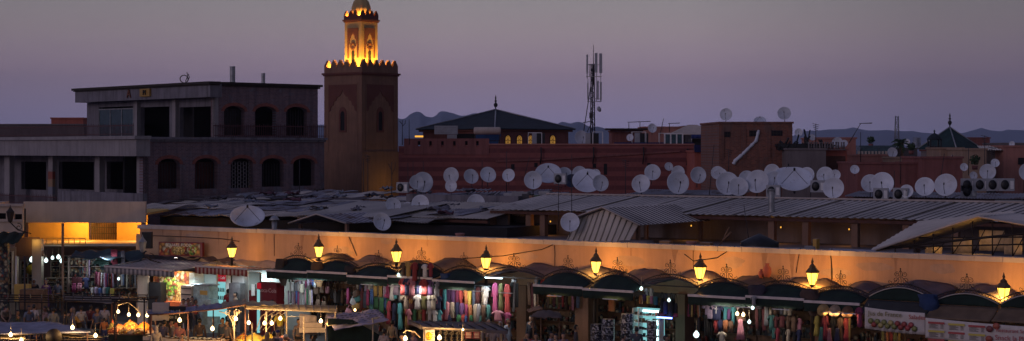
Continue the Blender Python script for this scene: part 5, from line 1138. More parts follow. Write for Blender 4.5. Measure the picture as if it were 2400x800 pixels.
def person(px, yt, pose, top, topc, low, head, face, label, Y=None, hgt=1.62, gz=None, group='people on the square'):
    """yt: photo row of the top of the head; face: degrees turned from looking at the viewer"""
    hh = {'sit': 1.16+.06, 'bend': 1.36}.get(pose, 1.70)*hgt/1.70; off = {'sit': .0}.get(pose, 0)
    if gz is None: gz = G
    if Y is None: Y = (H-gz-hh)*FO/(yt-HY)
    X = (px-CX)*Y/FO; s_ = hgt/1.70
    z0 = gz-(0 if pose != 'sit' else 0.0)
    F = FIG[pose]; o = link('person', F['body']); tagp(o, label, 'person', group, None, rnd.choice(SK)); o.location = (X, Y, z0 if pose != 'sit' else z0-.42*s_); o.scale = (s_,)*3
    o.rotation_euler = (0, 0, R(face)+math.atan2(X, Y)*-1)
    def ch(nm, c): q = link(nm, F[nm]); q.parent = o; q.color = (*c, 1)
    if top == 'robe': ch('robe', topc)
    else: ch(top, topc)
    if low: ch('trousers', low)
    if head == 'hair': ch('hair', (0,0,0))
    elif head: ch(head[0], head[1])
    return o
# ================================================================== garments
def loft(rows, n=14, wav=0, sd=0, q=None):
    """rows: (x centre, half width, half depth, z)"""
    q = q or MB(); vs = []; fs = []; m = len(rows)
    for j, (cx, hw, hd, z) in enumerate(rows):
        for k in range(n):
            a = 2*pi*k/n; f_ = 1+wav*sin(a*4+sd+j*.5)*(.4+.6*(1-j/m) if False else j/m)
            vs.append((cx+hw*cos(a), hd*sin(a)*f_*(1+wav*2*sin(cos(a)*9+sd)), z))
    for j in range(m-1):
        for k in range(n): k2 = (k+1) % n; fs.append((j*n+k, (j+1)*n+k, (j+1)*n+k2, j*n+k2))
    fs += [tuple(range(n)), tuple((m-1)*n+k for k in range(n))[::-1]]; return q.add(vs, fs, True)
def sleeve(q, s_, x0, z0, x1, z1, r0, r1): q.tube([(s_*x0,0,z0),(s_*(x0*.5+x1*.5),-.01,(z0+z1)/2),(s_*x1,-.01,z1)], [r0,(r0+r1)/2,r1], 8)
GM = {}
def G_(name, f):
    q = MB(); f(q); me = q.mesh(name); me.materials.append(MT['cloth']); GM[name] = me
G_('t_shirt', lambda q: (loft([(0,.09,.03,0),(0,.19,.05,-.03),(0,.235,.06,-.12),(0,.225,.06,-.3),(0,.23,.065,-.55),(0,.24,.06,-.70)], wav=.25, q=q), sleeve(q,1,.17,-.07,.33,-.24,.07,.075), sleeve(q,-1,.17,-.07,.33,-.24,.07,.075)))
G_('long_shirt', lambda q: (loft([(0,.08,.03,0),(0,.18,.05,-.03),(0,.22,.06,-.12),(0,.21,.06,-.4),(0,.25,.07,-.9)], wav=.3, sd=1, q=q), sleeve(q,1,.17,-.06,.27,-.55,.06,.05), sleeve(q,-1,.17,-.06,.27,-.55,.06,.05)))
G_('kaftan', lambda q: (loft([(0,.07,.03,0),(0,.17,.045,-.03),(0,.19,.06,-.3),(0,.20,.065,-.7),(0,.25,.08,-1.1),(0,.27,.08,-1.35)], wav=.4, sd=2, q=q), sleeve(q,1,.15,-.06,.24,-.55,.06,.085), sleeve(q,-1,.15,-.06,.24,-.55,.06,.085)))
G_('dress', lambda q: loft([(0,.06,.03,0),(0,.14,.045,-.05),(0,.13,.05,-.3),(0,.19,.07,-.7),(0,.24,.09,-1.2)], wav=.5, sd=3, q=q))
G_('scarf', lambda q: loft([(0,.08,.02,0),(0,.075,.03,-.3),(0,.085,.025,-.7),(0,.08,.02,-1.0)], n=12, wav=.5, sd=.5, q=q))
G_('trousers_pair', lambda q: (loft([(0,.16,.05,0),(0,.17,.06,-.2)], q=q), loft([(.09,.085,.05,-.18),(.10,.07,.045,-.6),(.10,.065,.04,-1.0)], wav=.3, q=q), loft([(-.09,.085,.05,-.18),(-.10,.07,.045,-.6),(-.10,.065,.04,-1.0)], wav=.3, q=q)))
G_('handbag', lambda q: (loft([(0,.15,.05,-.22),(0,.19,.07,-.3),(0,.2,.08,-.5),(0,.16,.06,-.56)], q=q), q.tube([(.13*cos(pi*k/8),0,-.24+.24*sin(pi*k/8)) for k in range(9)], .014, 5)))
G_('folded_cloth', lambda q: (loft([(0,.2,.07,0),(0,.21,.10,-.05),(0,.21,.10,-.25),(0,.2,.08,-.3)], wav=.2, q=q)))
KN = {'t_shirt':'short sleeved shirt','long_shirt':'long sleeved tunic','kaftan':'long kaftan','dress':'sleeveless dress','scarf':'scarf','trousers_pair':'pair of trousers','handbag':'handbag','folded_cloth':'folded cloth'}
KS = {'t_shirt':(.66,.70),'long_shirt':(.62,.9),'kaftan':(.66,1.35),'dress':(.48,1.2),'scarf':(.17,1.0),'trousers_pair':(.36,1.0),'handbag':(.4,.56),'folded_cloth':(.42,.3)}
C = dict(red=(.50,.03,.03), crimson=(.38,.02,.06), magenta=(.45,.03,.18), pink=(.60,.20,.28), purple=(.16,.05,.24), lilac=(.48,.36,.55), navy=(.02,.03,.12), blue=(.03,.12,.42), turquoise=(.03,.38,.48), grey=(.22,.22,.26), white=(.70,.70,.72), beige=(.50,.40,.30), yellow=(.70,.55,.04), gold=(.48,.30,.05), olive=(.24,.23,.06), green=(.03,.20,.08), teal=(.03,.20,.20), orange=(.65,.20,.04), brown=(.16,.08,.045), black=(.015,.015,.018), maroon=(.14,.02,.03), cream=(.62,.55,.42), denim=(.12,.18,.32))
def writing(parent, txt, loc, size, col, M=None, ext=.004, nm='printed_text', align='CENTER'):
    cu = bpy.data.curves.new(nm, 'FONT'); cu.body = txt; cu.size = size; cu.extrude = ext; cu.align_x = align; cu.resolution_u = 3
    o = bpy.data.objects.new('tmp', cu); COL.objects.link(o); dg = bpy.context.evaluated_depsgraph_get(); dg.update(); me = bpy.data.meshes.new_from_object(o.evaluated_get(dg)); bpy.data.objects.remove(o)
    me.name = nm; me.transform((M or Matrix.Identity(4)) @ Matrix.Translation(loc) @ Matrix.Rotation(pi/2, 4, 'X')); me.materials.append(MT['gloss']); return part(nm, me, None, parent, color=col)
def garment(kind, col, px, yt, hpx, wpx, v, where, txt=None, tc=None, rot=0, name=None):
    u, Y = W.hit(px, v); s_ = Y/FO; bw, bh = KS[kind]; h = H-(yt-HY)*s_; sx = wpx*s_/bw/cos(.0); sz = hpx*s_/bh
    o = link(kind, GM[kind]); o.location = W.W(u, v+rnd.uniform(-.05,.05), h); o.scale = (sx/.86, 1.0, sz); o.rotation_euler = (0, R(rot+rnd.uniform(-3,3)), W.a+R(rnd.uniform(-14, 14)))
    c = C[col]; j = rnd.uniform(.55, .95); gy = sum(c)/3; c = tuple(x*.80+gy*.20 for x in c)
    tagp(o, f'{col} {name or KN[kind]} {where}', {'t_shirt':'shirt','long_shirt':'tunic','kaftan':'kaftan','dress':'dress','scarf':'scarf','trousers_pair':'trousers','handbag':'handbag','folded_cloth':'cloth'}[kind], 'goods '+where, None, tuple(min(1, x*j) for x in c))
    if txt:
        writing(o, txt, (0,-.075,-.42), .30, tc or (.8,.8,.8))
    return o
def row(px0, px1, y0, y1, hpx, kind, cols, v, where, fill=1.12, rot=0, name=None):
    n_ = len(cols)
    for i, c in enumerate(cols):
        t = (i+.5)/n_; garment(kind, c, px0+(px1-px0)*t+rnd.uniform(-1.2,1.2), y0+(y1-y0)*t+rnd.uniform(-1.5,2.5), hpx*rnd.uniform(.78,1.12), (px1-px0)/n_*fill*rnd.uniform(.75,1.12), v+rnd.uniform(-.12,.12), where, rot=rot, name=name)
sp_ = lambda s: s.split()
V_ = -2.6
# scarf stall near the striped awnings (left) -- photo columns 160..320
row(168,214,607,609,42,'scarf',sp_('pink turquoise lilac white blue magenta grey turquoise pink beige brown lilac'),-1.6,'on the upper rail of the left scarf stall',1.0)
row(222,266,638,640,40,'scarf',sp_('maroon magenta pink crimson white lilac magenta blue maroon red lilac'),-1.8,'on the middle rail of the left scarf stall',1.0)
row(264,318,625,628,44,'scarf',sp_('brown maroon grey white denim black cream brown black grey'),-1.8,'on the right rail of the left scarf stall',.95)
row(214,266,672,676,22,'folded_cloth',sp_('white lilac blue white teal yellow'),-2.4,'on the counter of the left scarf stall',1.0)
for px, y, c, hh in ((268,585,'crimson',42),(289,588,'grey',44)): garment('scarf', c, px, y, hh, 17, -2.4, 'hung high above the left scarf stall', name='long shawl')
for px, c in ((174,'maroon'),(186,'maroon')): garment('folded_cloth', c, px, 650, 18, 18, -2.4, 'draped over the rack at the left')
row(170,192,662,664,22,'trousers_pair',sp_('magenta pink'),-2.5,'under the maroon draped cloths at the left')
row(195,212,650,652,30,'t_shirt',sp_('navy'),-2.5,'right of the maroon draped cloths')
# second scarf shop
row(678,702,636,638,26,'scarf',sp_('green brown teal pink maroon red'),V_,'on the top left rail of the second scarf stall',1.0)
row(703,752,640,644,30,'scarf',sp_('lilac white magenta lilac purple blue white pink turquoise'),V_,'on the top right rail of the second scarf stall',1.0)
row(680,712,662,664,20,'folded_cloth',sp_('white grey white cream'),V_,'stacked mid height in the second scarf stall')
row(676,704,682,684,36,'scarf',sp_('lilac grey lilac crimson blue pink magenta'),V_,'on the lower left rail of the second scarf stall',1.0)
row(708,732,676,680,42,'scarf',sp_('white grey pink green beige lilac'),V_,'on the lower right rail of the second scarf stall',1.0)
row(736,772,655,660,30,'handbag',sp_('brown brown maroon'),V_,'right of the second scarf stall',1.1)
row(740,768,690,694,30,'handbag',sp_('brown brown'),V_,'in the lower row right of the second scarf stall',1.1)
row(772,808,660,662,46,'handbag',sp_('black grey black brown'),V_+1.2,'deep inside the dark glassware shop',1.0)
row(810,820,674,675,36,'long_shirt',sp_('magenta'),V_,'left of the diamond hung bags',1.0); row(812,822,648,650,20,'t_shirt',sp_('beige white'),V_,'above the magenta tunic')
for px, y, c in ((829,672,'brown'),(832,684,'teal'),(834,692,'white'),(828,702,'gold'),(824,716,'pink')): garment('handbag', c, px, y, 26, 20, V_-.1, 'in the hanging diamond stack of bags', rot=rnd.choice([-25, 25]))
row(832,872,644,648,34,'t_shirt',sp_('beige navy lilac white'),V_,'on the rail of the jacket stall',1.2)
row(846,874,676,678,46,'trousers_pair',sp_('maroon denim magenta blue'),V_-.05,'below the rail of the jacket stall',1.0)
row(868,912,648,652,46,'trousers_pair',sp_('grey gold beige gold lilac magenta'),V_,'on the trouser rail',1.0)
row(868,912,694,698,34,'scarf',sp_('teal green grey green blue green'),V_,'in the green row below the trouser rail',1.6)
row(905,930,680,684,16,'handbag',sp_('magenta turquoise'),V_-.1,'left of the pale dresses')
row(914,946,650,652,50,'dress',sp_('white lilac grey'),V_-.1,'on the pale dress rail',1.2)
row(936,958,688,690,16,'handbag',sp_('beige cream'),V_-.2,'below the pale dresses')
row(906,958,706,710,62,'kaftan',sp_('crimson navy turquoise gold'),V_-.15,'in the tall front row left of the football shirts',1.15)
row(950,960,704,706,40,'kaftan',sp_('crimson'),V_-.05,'behind the gold kaftan')
# football shirt stall
row(938,1016,614,618,40,'t_shirt',sp_('brown gold red black white crimson'),V_-.95,'hung over the arch in the football shirt stall',1.25,name='football shirt')
for px, c, t, tc in ((945,'red',None,None),(955,'navy',None,None),(967,'pink','4',(.5,.05,.05)),(978,'navy',None,None),(985,'lilac',None,None),(995,'red',None,None),(1007,'purple',None,None),(1022,'grey','7',(.85,.85,.9))):
    garment('t_shirt', c, px, 652+(px-945)*.04, 40, 19, V_-.9, 'in the second row of the football shirt stall', t, tc, name='football shirt')
for px, c, t, tc in ((952,'beige',None,None),(966,'maroon','10',(.75,.45,.05)),(981,'white',None,None),(993,'olive',None,None),(1005,'white',None,None),(1016,'cream',None,None),(1025,'navy','7',(.75,.2,.3))):
    garment('t_shirt', c, px, 690+(px-945)*.03, 34, 18, V_-.9, 'in the third row of the football shirt stall', t, tc, name='football shirt')
row(955,1034,722,726,34,'t_shirt',sp_('pink green olive red white white turquoise'),V_-.85,'in the bottom row of the football shirt stall',1.25,name='football shirt')
# kaftan stall
row(1032,1046,672,674,50,'long_shirt',sp_('crimson turquoise'),V_-.6,'at the left end of the kaftan stall',1.3)
row(1048,1146,664,672,50,'long_shirt',sp_('purple purple magenta red orange yellow denim maroon beige white'),V_-.3,'on the top rail of the kaftan stall',1.15)
garment('t_shirt','white',1138,672,26,18,V_-.5,'above the teal gown in the kaftan stall','7',(.2,.2,.25))
row(1034,1150,706,716,46,'long_shirt',sp_('crimson pink beige navy purple magenta orange beige grey brown teal'),V_-.55,'on the middle rail of the kaftan stall',1.1)
row(1030,1150,734,742,40,'kaftan',sp_('pink crimson navy maroon green red blue green orange teal white black'),V_-.5,'on the low rail of the kaftan stall',1.0)
row(1153,1196,660,666,72,'kaftan',sp_('magenta olive red'),V_-.3,'in the tall trio at the right of the kaftan stall',1.05)
row(1156,1200,726,732,24,'t_shirt',sp_('pink magenta'),V_-.5,'below the tall trio of kaftans',1.1)
row(1196,1216,660,664,70,'scarf',sp_('black grey black'),V_,'right of the tall trio of kaftans',1.3)
row(1200,1214,648,650,14,'handbag',sp_('white grey'),V_,'above the black scarves')
# souvenir shop with pillar
row(1238,1262,662,664,60,'scarf',sp_('brown maroon beige brown'),V_+.3,'left of the souvenir shop',1.2)
row(1254,1276,648,652,34,'t_shirt',sp_('white turquoise red'),V_,'on the small rail before the souvenir shop',1.0)
row(1280,1360,672,678,44,'scarf',sp_('brown gold maroon olive brown red brown gold pink brown denim'),-.4,'deep in the dim souvenir shop',.9)
# hat and postcard shop
row(1392,1478,672,680,26,'t_shirt',sp_('grey navy black green white white brown'),V_,'on the rail above the postcard racks',1.0)
garment('folded_cloth','orange',1433,700,30,16,-1.2,'in place of a lit lantern behind the postcard racks')  # the cloth's orange stands in for a lantern's glow
row(1500,1540,690,694,18,'folded_cloth',sp_('orange purple yellow pink teal'),V_,'stacked on top of the lit display case',1.0)
row(1512,1530,672,674,24,'t_shirt',sp_('white cream'),V_,'above the lit display case')
row(1545,1590,684,690,50,'handbag',sp_('black navy black black'),V_,'hanging right of the lit display case',1.2)
row(1545,1588,726,728,18,'handbag',sp_('maroon black crimson'),V_,'low right of the lit display case',1.1)
# children clothes stall
row(1612,1642,690,696,46,'scarf',sp_('crimson black gold maroon orange beige'),V_+.2,'at the left of the children clothes stall',1.0)
row(1646,1698,696,699,18,'t_shirt',sp_('beige white pink red'),V_-.2,'on the top rail of the children clothes stall',1.0)
row(1700,1760,698,704,22,'t_shirt',sp_('turquoise pink lilac red white'),V_-.2,'on the right of the top rail of the children clothes stall',.9)
row(1650,1672,706,708,34,'t_shirt',sp_('lilac'),V_-.3,'beside the navy shirt with a white cross')
o = garment('t_shirt','navy',1681,712,38,26,V_-.35,'with a white cross in the children clothes stall')
q = MB(); q.box(-.02,.02,-.078,-.07,-.42,-.1); q.box(-.09,.09,-.078,-.071,-.24,-.20); part('white_cross', q, MT['white'], o)
row(1650,1668,738,740,52,'trousers_pair',sp_('black black'),V_-.3,'below the lilac shirt')
row(1694,1726,712,716,44,'t_shirt',sp_('turquoise purple turquoise'),V_-.2,'in the middle of the children clothes stall',1.0)
row(1672,1720,748,752,34,'long_shirt',sp_('red navy orange brown'),V_-.25,'on the low rail of the children clothes stall',1.0)
garment('dress','pink',1736,748,48,19,V_-.6,'standing out right in the children clothes stall'); garment('t_shirt','cream',1692,778,28,20,V_-.9,'low in front of the children clothes stall'); garment('handbag','brown',1736,734,20,20,V_-.5,'above the pink dress')
garment('t_shirt','white',1767,694,22,11,V_-1,'clipped to the awning bar')
row(1770,1800,704,708,70,'scarf',sp_('maroon black maroon grey'),V_,'at the left of the dark clothes stall',1.2)
row(1800,1858,716,722,22,'t_shirt',sp_('beige brown grey cream beige'),V_,'on the top rail of the dark clothes stall',1.0)
row(1800,1880,738,744,34,'t_shirt',sp_('teal maroon maroon brown brown pink'),V_+.1,'on the middle rail of the dark clothes stall',1.1)
row(1806,1880,768,774,34,'t_shirt',sp_('teal crimson black beige black navy'),V_+.1,'on the low rail of the dark clothes stall',1.0)
# hats and embroidered gowns at the right
for px, y, c, k in ((1929,727,(.45,.30,.12),'golden'),(1956,729,(.42,.30,.20),'pale brown'),(1986,732,(.20,.10,.05),'dark brown')):
    u, h_ = W.uh(px, y, V_-1.0); q = MB(); q.lathe([(.235,-.02),(.24,0),(.14,.02),(.125,.12),(.06,.16),(.005,.165)], 20); q.M = None
    q.v = [tuple(Matrix.Rotation(R(70), 3, 'X') @ Vector(p)) for p in q.v]
    T = solo('straw_hat', q, MT['cloth'], f'{k} straw hat hung flat under the white awning bar', 'hat', W.W(u, V_-1.0, h_), W.a, 'straw hats under the awning bar', color=c)
row(1908,1996,738,744,58,'kaftan',sp_('yellow crimson black brown red'),V_-.85,'below the straw hats',1.0)
row(1916,1990,765,770,40,'dress',sp_('teal pink navy crimson'),V_-.95,'in front of the gowns below the straw hats',.8)
garment('scarf','gold',1990,745,55,4,V_-1.0,'as trim on the red gown')
garment('t_shirt','magenta',2015,720,46,17,V_-1.0,'left of the white menu banner')
row(2062,2125,770,775,36,'scarf',sp_('olive orange red olive gold brown'),V_+.5,'below the white menu banner',.7)
# ================================================================== shop interiors, rails, lights under the awnings
COOL = (.72,.92,1.0); WARM = (1.0,.62,.26); NEUT = (1.0,.86,.70)
def wbox(name, label, cat, px0, px1, y0, y1, v, dep, mat, group=None, color=None):
    u0, Y = W.hit(px0, v); u1 = W.hit(px1, v)[0]; h1_ = H-(y0-HY)*Y/FO; h0_ = max(G, H-(y1-HY)*Y/FO); q = MB(); q.box(0, u1-u0, 0, dep, 0, h1_-h0_)
    return solo(name, q, mat, label, cat, W.W(u0, v, h0_), W.a, group, color)
# rails on which the clothes hang
for px0, px1, y0, y1, lab in ((672,755,636,641,'above the second scarf stall'),(832,960,646,652,'above the jackets and trousers'),(1030,1150,666,674,'above the kaftan stall'),(1640,1762,697,702,'above the children clothes stall'),(1766,1900,705,718,'above the dark clothes stall'),(1905,2030,716,722,'above the gowns')):
    a = W.W(*W.hit(px0, V_)[:1], V_, W.uh(px0, y0-2, V_)[1]); b = W.W(W.hit(px1, V_)[0], V_, W.uh(px1, y1-2, V_)[1]); q = MB(); q.tube([a, b], .018, 5); rebase(solo('clothes_rail', q, MT['steel'], f'thin metal clothes rail {lab}', 'rail', group='clothes rails'))
# shelves of goods inside the shops
for px0, px1, y0, lab in ((664,760,640,'behind the second scarf stall'),(762,905,650,'in the dark glassware shop'),(1036,1216,668,'behind the kaftan stall'),(1242,1352,672,'in the dim souvenir shop'),(1388,1480,680,'behind the postcard racks'),(1482,1588,655,'behind the lit display case'),(1614,1765,690,'behind the children clothes'),(1768,1904,705,'behind the dark clothes'),(1927,2178,700,'behind the menu banner'),(2200,2420,740,'behind the second banner')):
    u0, Y = W.hit(px0, 1.2); u1 = W.hit(px1, 1.2)[0]; T = WT('display_shelf', f'crowded dim wall shelf of wares {lab}', 'shelf', u0, 1.2, G, 'shelves inside the shops'); w_ = u1-u0
    q = MB(); q.box(0, w_, .3, .34, 0, 2.7); part('back_panel', q, MT['wood'], T); q = MB()
    for z in (.05,.6,1.15,1.7,2.25,2.7): q.box(0, w_, 0, .299, z-.02, z)
    part('boards', q, MT['wood'], T); q = MB()
    for z in (.05,.6,1.15,1.7,2.25):
        x = .05
        while x < w_-.2: d = rnd.uniform(.08,.25); hh_ = rnd.uniform(.12,.48); q.box(x, x+d, .05, .28, z+.003, z+hh_) if rnd.random() < .5 else q.lathe([(d/2,.003),(d/2*.7,hh_*.5),(d/2,hh_*.8),(.02,hh_)], 7, (x+d/2,.15,z)); x += d+rnd.uniform(0,.06)
    part('wares', q, MT['goods'], T, kind='stuff')
def tube_lamp(px, y, v, ln, P, col, label, vis=True):
    u, h_ = W.uh(px, y, v); T = WT('tube_lamp', label, 'lamp', u, v, h_, 'tube lamps in the shops'); q = MB(); q.box(-ln/2, ln/2, -.03, .03, .02, .06); part('fitting', q, MT['white'], T)
    q = MB(); q.M = Matrix.Rotation(pi/2, 4, 'Y'); q.lathe([(.018,-ln/2+.02),(.018,ln/2-.02)], 8); part('tube', q, MT['coolpanel'], T)
    d = bpy.data.lights.new('tube_light', 'AREA'); d.shape = 'RECTANGLE'; d.size = ln; d.size_y = .08; d.energy = P; d.color = col; d.energy *= .5; o = bpy.data.objects.new('tube_light', d); COL.objects.link(o); o.parent = T; o.location = (0, -.0, -.03); o.rotation_euler = (R(25), 0, 0)
tube_lamp(1157, 652, V_-.7, .95, 30, COOL, 'bright white tube lamp under the fourth street lamp')
for px, P, col, w_ in ((700,20,COOL,'second scarf stall'),(738,24,COOL,'right end of the second scarf stall'),(860,7,NEUT,'jacket stall'),(925,18,NEUT,'pale dress rail'),(985,17,NEUT,'football shirts'),(1065,20,NEUT,'kaftan stall'),(1120,20,NEUT,'right kaftans'),(1185,10,NEUT,'tall kaftan trio'),(1300,4,WARM,'souvenir shop front'),(1430,8,WARM,'postcard racks'),(1690,17,NEUT,'children clothes'),(1740,14,NEUT,'right children clothes'),(1830,4,NEUT,'dark clothes stall'),(1950,7,WARM,'straw hats'),(1985,5,WARM,'embroidered gowns'),(2100,10,WARM,'menu banner'),(2270,7,NEUT,'second banner')):  # unseen tubes added behind the valance to light the clothes from the front
    if px < 2060: u, Y = W.hit(px, V_-1.15); h_ = 3.42
    else: u, Y = W.hit(px, V_-1.2); h_ = 3.35
    T = WT('tube_lamp', f'unseen tube lamp under the canopy edge before the {w_}', 'lamp', u, V_-1.15, h_, 'tube lamps in the shops'); q = MB(); q.box(-.35,.35,-.02,.02,0,.03); part('fitting', q, MT['white'], T)
    d = bpy.data.lights.new('tube_light', 'AREA'); d.shape = 'RECTANGLE'; d.size = .7; d.size_y = .08; d.energy = P*.8; d.color = col; o = bpy.data.objects.new('tube_light', d); COL.objects.link(o); o.parent = T; o.location = (0,.03,-.02); o.rotation_euler = (R(38), 0, 0)
def lampbulb(px, py, Y=None, v=None, P=12, col=WARM, r=.075, label='', mat='bulbglass', group='bare bulbs over the food stalls', wire=.35, name='light_bulb'):
    if v is not None: u, Y_ = W.hit(px, v); p = W.W(u, v, H-(py-HY)*Y_/FO)
    else: p = world(px, py, Y)
    T = thing(name, label, 'light bulb', p, 0, group); q = MB(); q.lathe([(.01,-r),(r*.7,-r*.72),(r,0),(r*.72,r*.7),(r*.36,r*1.02),(r*.34,r*1.3)], 12); part('glass', q, MT[mat], T)
    q = MB(); q.lathe([(r*.36,r*1.31),(r*.3,r*1.6),(r*.12,r*1.7)], 8); q.tube([(0,0,r*1.8),(0,0,r*1.8+wire)], .008, 4); part('socket', q, MT['tarp'], T)
    plight('bulb_light', (0,0,0), P*(.45 if mat == 'shadelit' else 1), col, r*.55, T); return T
# small lights in the shops
for px, py, v, P, col, mat, lab in ((709,643,V_-.3,16,COOL,'shadelit','left of the three over the second scarf stall'),(732,642,V_-.3,16,COOL,'shadelit','middle of the three over the second scarf stall'),(749,643,V_-.3,14,COOL,'shadelit','right of the three over the second scarf stall'),(934,645,V_-1.0,5,(.6,1,.8),'shadelit','above the pale dresses'),(1503,677,V_-.4,10,COOL,'shadelit','left above the lit display case'),(1568,704,V_+.4,7,COOL,'shadelit','among the black handbags'),(1728,736,V_-.7,10,WARM,'bulbglass','warm one among children clothes'),(1742,738,V_-.7,10,NEUT,'bulbglass','white one among children clothes'),(1756,755,V_-.4,2,COOL,'shadelit','tiny low one right of children clothes'),(278,654,-2.7,95,COOL,'shadelit','brightest one in the left scarf stall'),(1764,722,V_-.4,4,(.7,1,.4),'shadelit','greenish one right of children clothes'),(2036,742,V_-.6,8,WARM,'shadelit','pale square lantern below the menu banner')):
    lampbulb(px, py, v=v, P=P, col=col, r=.07, label='small round shop lamp, '+lab, mat=mat, group='small lamps inside the shops', name='shop_lamp')
# lit display case of trinkets
def case():
    v = -2.3; u0, Y = W.hit(1482, v); u1 = W.hit(1546, v)[0]; h1_ = H-(722-HY)*Y/FO; T = WT('display_case', 'brightly lit turquoise white glass case of trinkets', 'display case', u0, v, G); w_ = u1-u0; z1 = h1_-G
    q = MB(); q.box(0, w_, .35, .4, 0, z1); part('back_panel', q, MT['coolcase'], T)
    q = MB()
    for x in (0, .2*w_, w_-.04): q.box(x, x+.04, 0, .349, 0, z1)
    for k in range(8): z = z1*k/8; q.box(.045, w_-.045, .01, .34, z, z+.02)
    part('frame', q, MT['white'], T); q = MB()
    for k in range(8):
        x = .08
        while x < w_-.15: d = rnd.uniform(.05,.12); q.box(x, x+d, .05, .15, z1*k/8+.023, z1*k/8+rnd.uniform(.07,.19)); x += d+rnd.uniform(.01,.1)
    part('trinkets', q, MT['goods'], T, kind='stuff')
    q = MB(); q.box(.4*w_, w_-.06, -.02, -.001, z1-.12, z1-.05); part('top_tube', q, MT['coolpanel'], T)
    for z in (.2, .55, .9): q = MB(); q.box(w_-.16, w_-.08, -.015, -.001, z1-.4-z*1.2, z1-.25-z*1.0); part('side_tube', q, MT['coolpanel'], T)
    q = MB(); q.box(.01, .04, -.02, -.001, .1, z1-.3); part('side_tube', q, MT['coolpanel'], T)
case()
q = MB(); q.box(-.35,.35,-.02,.02,-.03,.03); solo('blue_tube', q, MT['bluetube'], 'thin bright blue light tube right of the lit display case', 'lamp', W.W(W.hit(1557, V_-.3)[0], V_-.3, W.uh(1557, 745, V_-.3)[1]), W.a)
def rack(px, y0, v, r_, lab, mat='shades'):
    u, Y = W.hit(px, v); h1_ = H-(y0-HY)*Y/FO-G; T = WT('display_rack', lab, 'rack', u, v, G, 'revolving racks on the pavement'); q = MB(); q.lathe([(r_,.15),(r_,h1_)], 10, smooth=False); part('cards', q, MT[mat], T)
    q = MB(); q.lathe([(.25,0),(.22,.04),(.03,.06),(.03,.145)], 10)
    part('foot', q, MT['iron'], T)
    for k in range(6): q = MB(); z = .25+(h1_-.3)*k/6; q.lathe([(r_+.004,z),(r_+.02,z+.01),(r_+.004,z+.03)], 10); part('ring', q, MT['steel'], T)
rack(1398, 760, -3.6, .24, 'left eyeglass rack standing before the hat shop'); rack(1425, 748, -3.6, .27, 'tall chequered eyeglass rack before the hat shop'); rack(1470, 735, -3.2, .26, 'dark rack left of the lit display case'); rack(1528, 752, -3.9, .20, 'narrow dark rack standing before the lit display case')
lampbulb(1632, 785, v=-3.4, P=12, col=COOL, r=.12, label='glowing cyan glass figure low at the left of the children clothes', mat='shadelit', group='small lamps inside the shops', name='shop_lamp')
q = MB(); q.box(-.25,.25,0,.03,-.18,.18); solo('orange_sign', q, MT['gloss'], 'small orange card hung in the souvenir shop doorway', 'sign', W.W(W.hit(1293, V_)[0], V_, W.uh(1293, 686, V_)[1]), W.a, color=(.65,.22,.03))
q = MB(); q.lathe([(.26,0),(.24,.05),(.05,.62),(.02,.7)], 10); solo('red_cone', q, MT['redp'], 'small red fabric cone standing left of the eyeglass racks', 'cone', W.W(W.hit(1363, -4)[0], -4, G), W.a)
for px, h_, lab in ((1786,4.9,'smaller clay jar on the canopy'),(1798,5.0,'larger clay jar on the canopy')): pass
for px, py, sc, lab in ((1784,652,.75,'squat brown clay jar standing on the canopy'),(1783+15,650,1.15,'tall orange clay jar standing on the canopy')):
    u, Y = W.hit(px, -.6); q = MB(); q.lathe([(.09*sc,0),(.15*sc,.15*sc),(.14*sc,.32*sc),(.06*sc,.42*sc),(.09*sc,.48*sc)], 12); solo('clay_jar', q, MT['salmon'], lab, 'clay jar', W.W(u, -.6, H-(py-HY)*Y/FO), W.a)
# ================================================================== banners
SRF = lambda w_, h_: (lambda s, t: (w_*s, .03*sin(s*14)*t, -h_*t+.02*sin(s*9)))
def banner(px0, px1, y0, y0b, y1, v, label):
    u0, Y0 = W.hit(px0, v); u1, Y1 = W.hit(px1, v); ha = H-(y0-HY)*Y0/FO; hb = H-(y0b-HY)*Y1/FO; hh = (y1-y0)*Y0/FO; w_ = u1-u0
    T = WT('banner', label, 'banner', u0, v, ha); q = MB().surf(lambda s, t: (w_*s, .03*sin(s*14)*t, (hb-ha)*s-hh*t-.03*sin(pi*s)), 40, 6, .012); part('cloth', q, MT['banner'], T); return T, w_, hh, hb-ha
MT['banner'] = plain('banner_cloth', (.62,.56,.52), .8, var=.15)
T, w_, hh, dz = banner(2027, 2168, 720, 734, 770, V_-1.25, 'white menu banner with printed food and red lettering under the canopy')
def onb(T, x, z, s=0): return (x, -.055, z+dz*x/w_)
writing(T, 'Jus de France', onb(T, .15, -.28), .24, (.25,.20,.06), nm='lettering', align='LEFT'); writing(T, 'Salades', onb(T, w_*.74, -.26), .22, (.5,.08,.06), nm='lettering', align='LEFT')
for k in range(14):
    x = .25+k*(w_-.5)/14; q = MB(); z = -.48-.12*(k%2); q.lathe([(.02,0),(.10,.03),(.11,.07),(.02,.09)], 9); q.v = [(a+x, b*.0-.05-c*.12, c*0+b*1.0+z+dz*x/w_) for a, b, c in q.v]
    part('printed_dish', q, MT['gloss'], T, color=rnd.choice([(.35,.06,.05),(.5,.25,.08),(.45,.08,.08),(.25,.25,.08),(.5,.4,.15)]))
q = MB()
for c_ in range(7):
    for r_ in range(5): x = .2+c_*(w_-.4)/7; q.box(x, x+(w_-.4)/7*.6, -.05, -.045, -.66-r_*.045+dz*x/w_, -.648-r_*.045+dz*x/w_)
part('fine_print', q, MT['iron'], T, kind='stuff')
T, w_, hh, dz = banner(2169, 2470, 745, 770, 792, V_-1.45, 'long white price list banner with red and yellow headings')
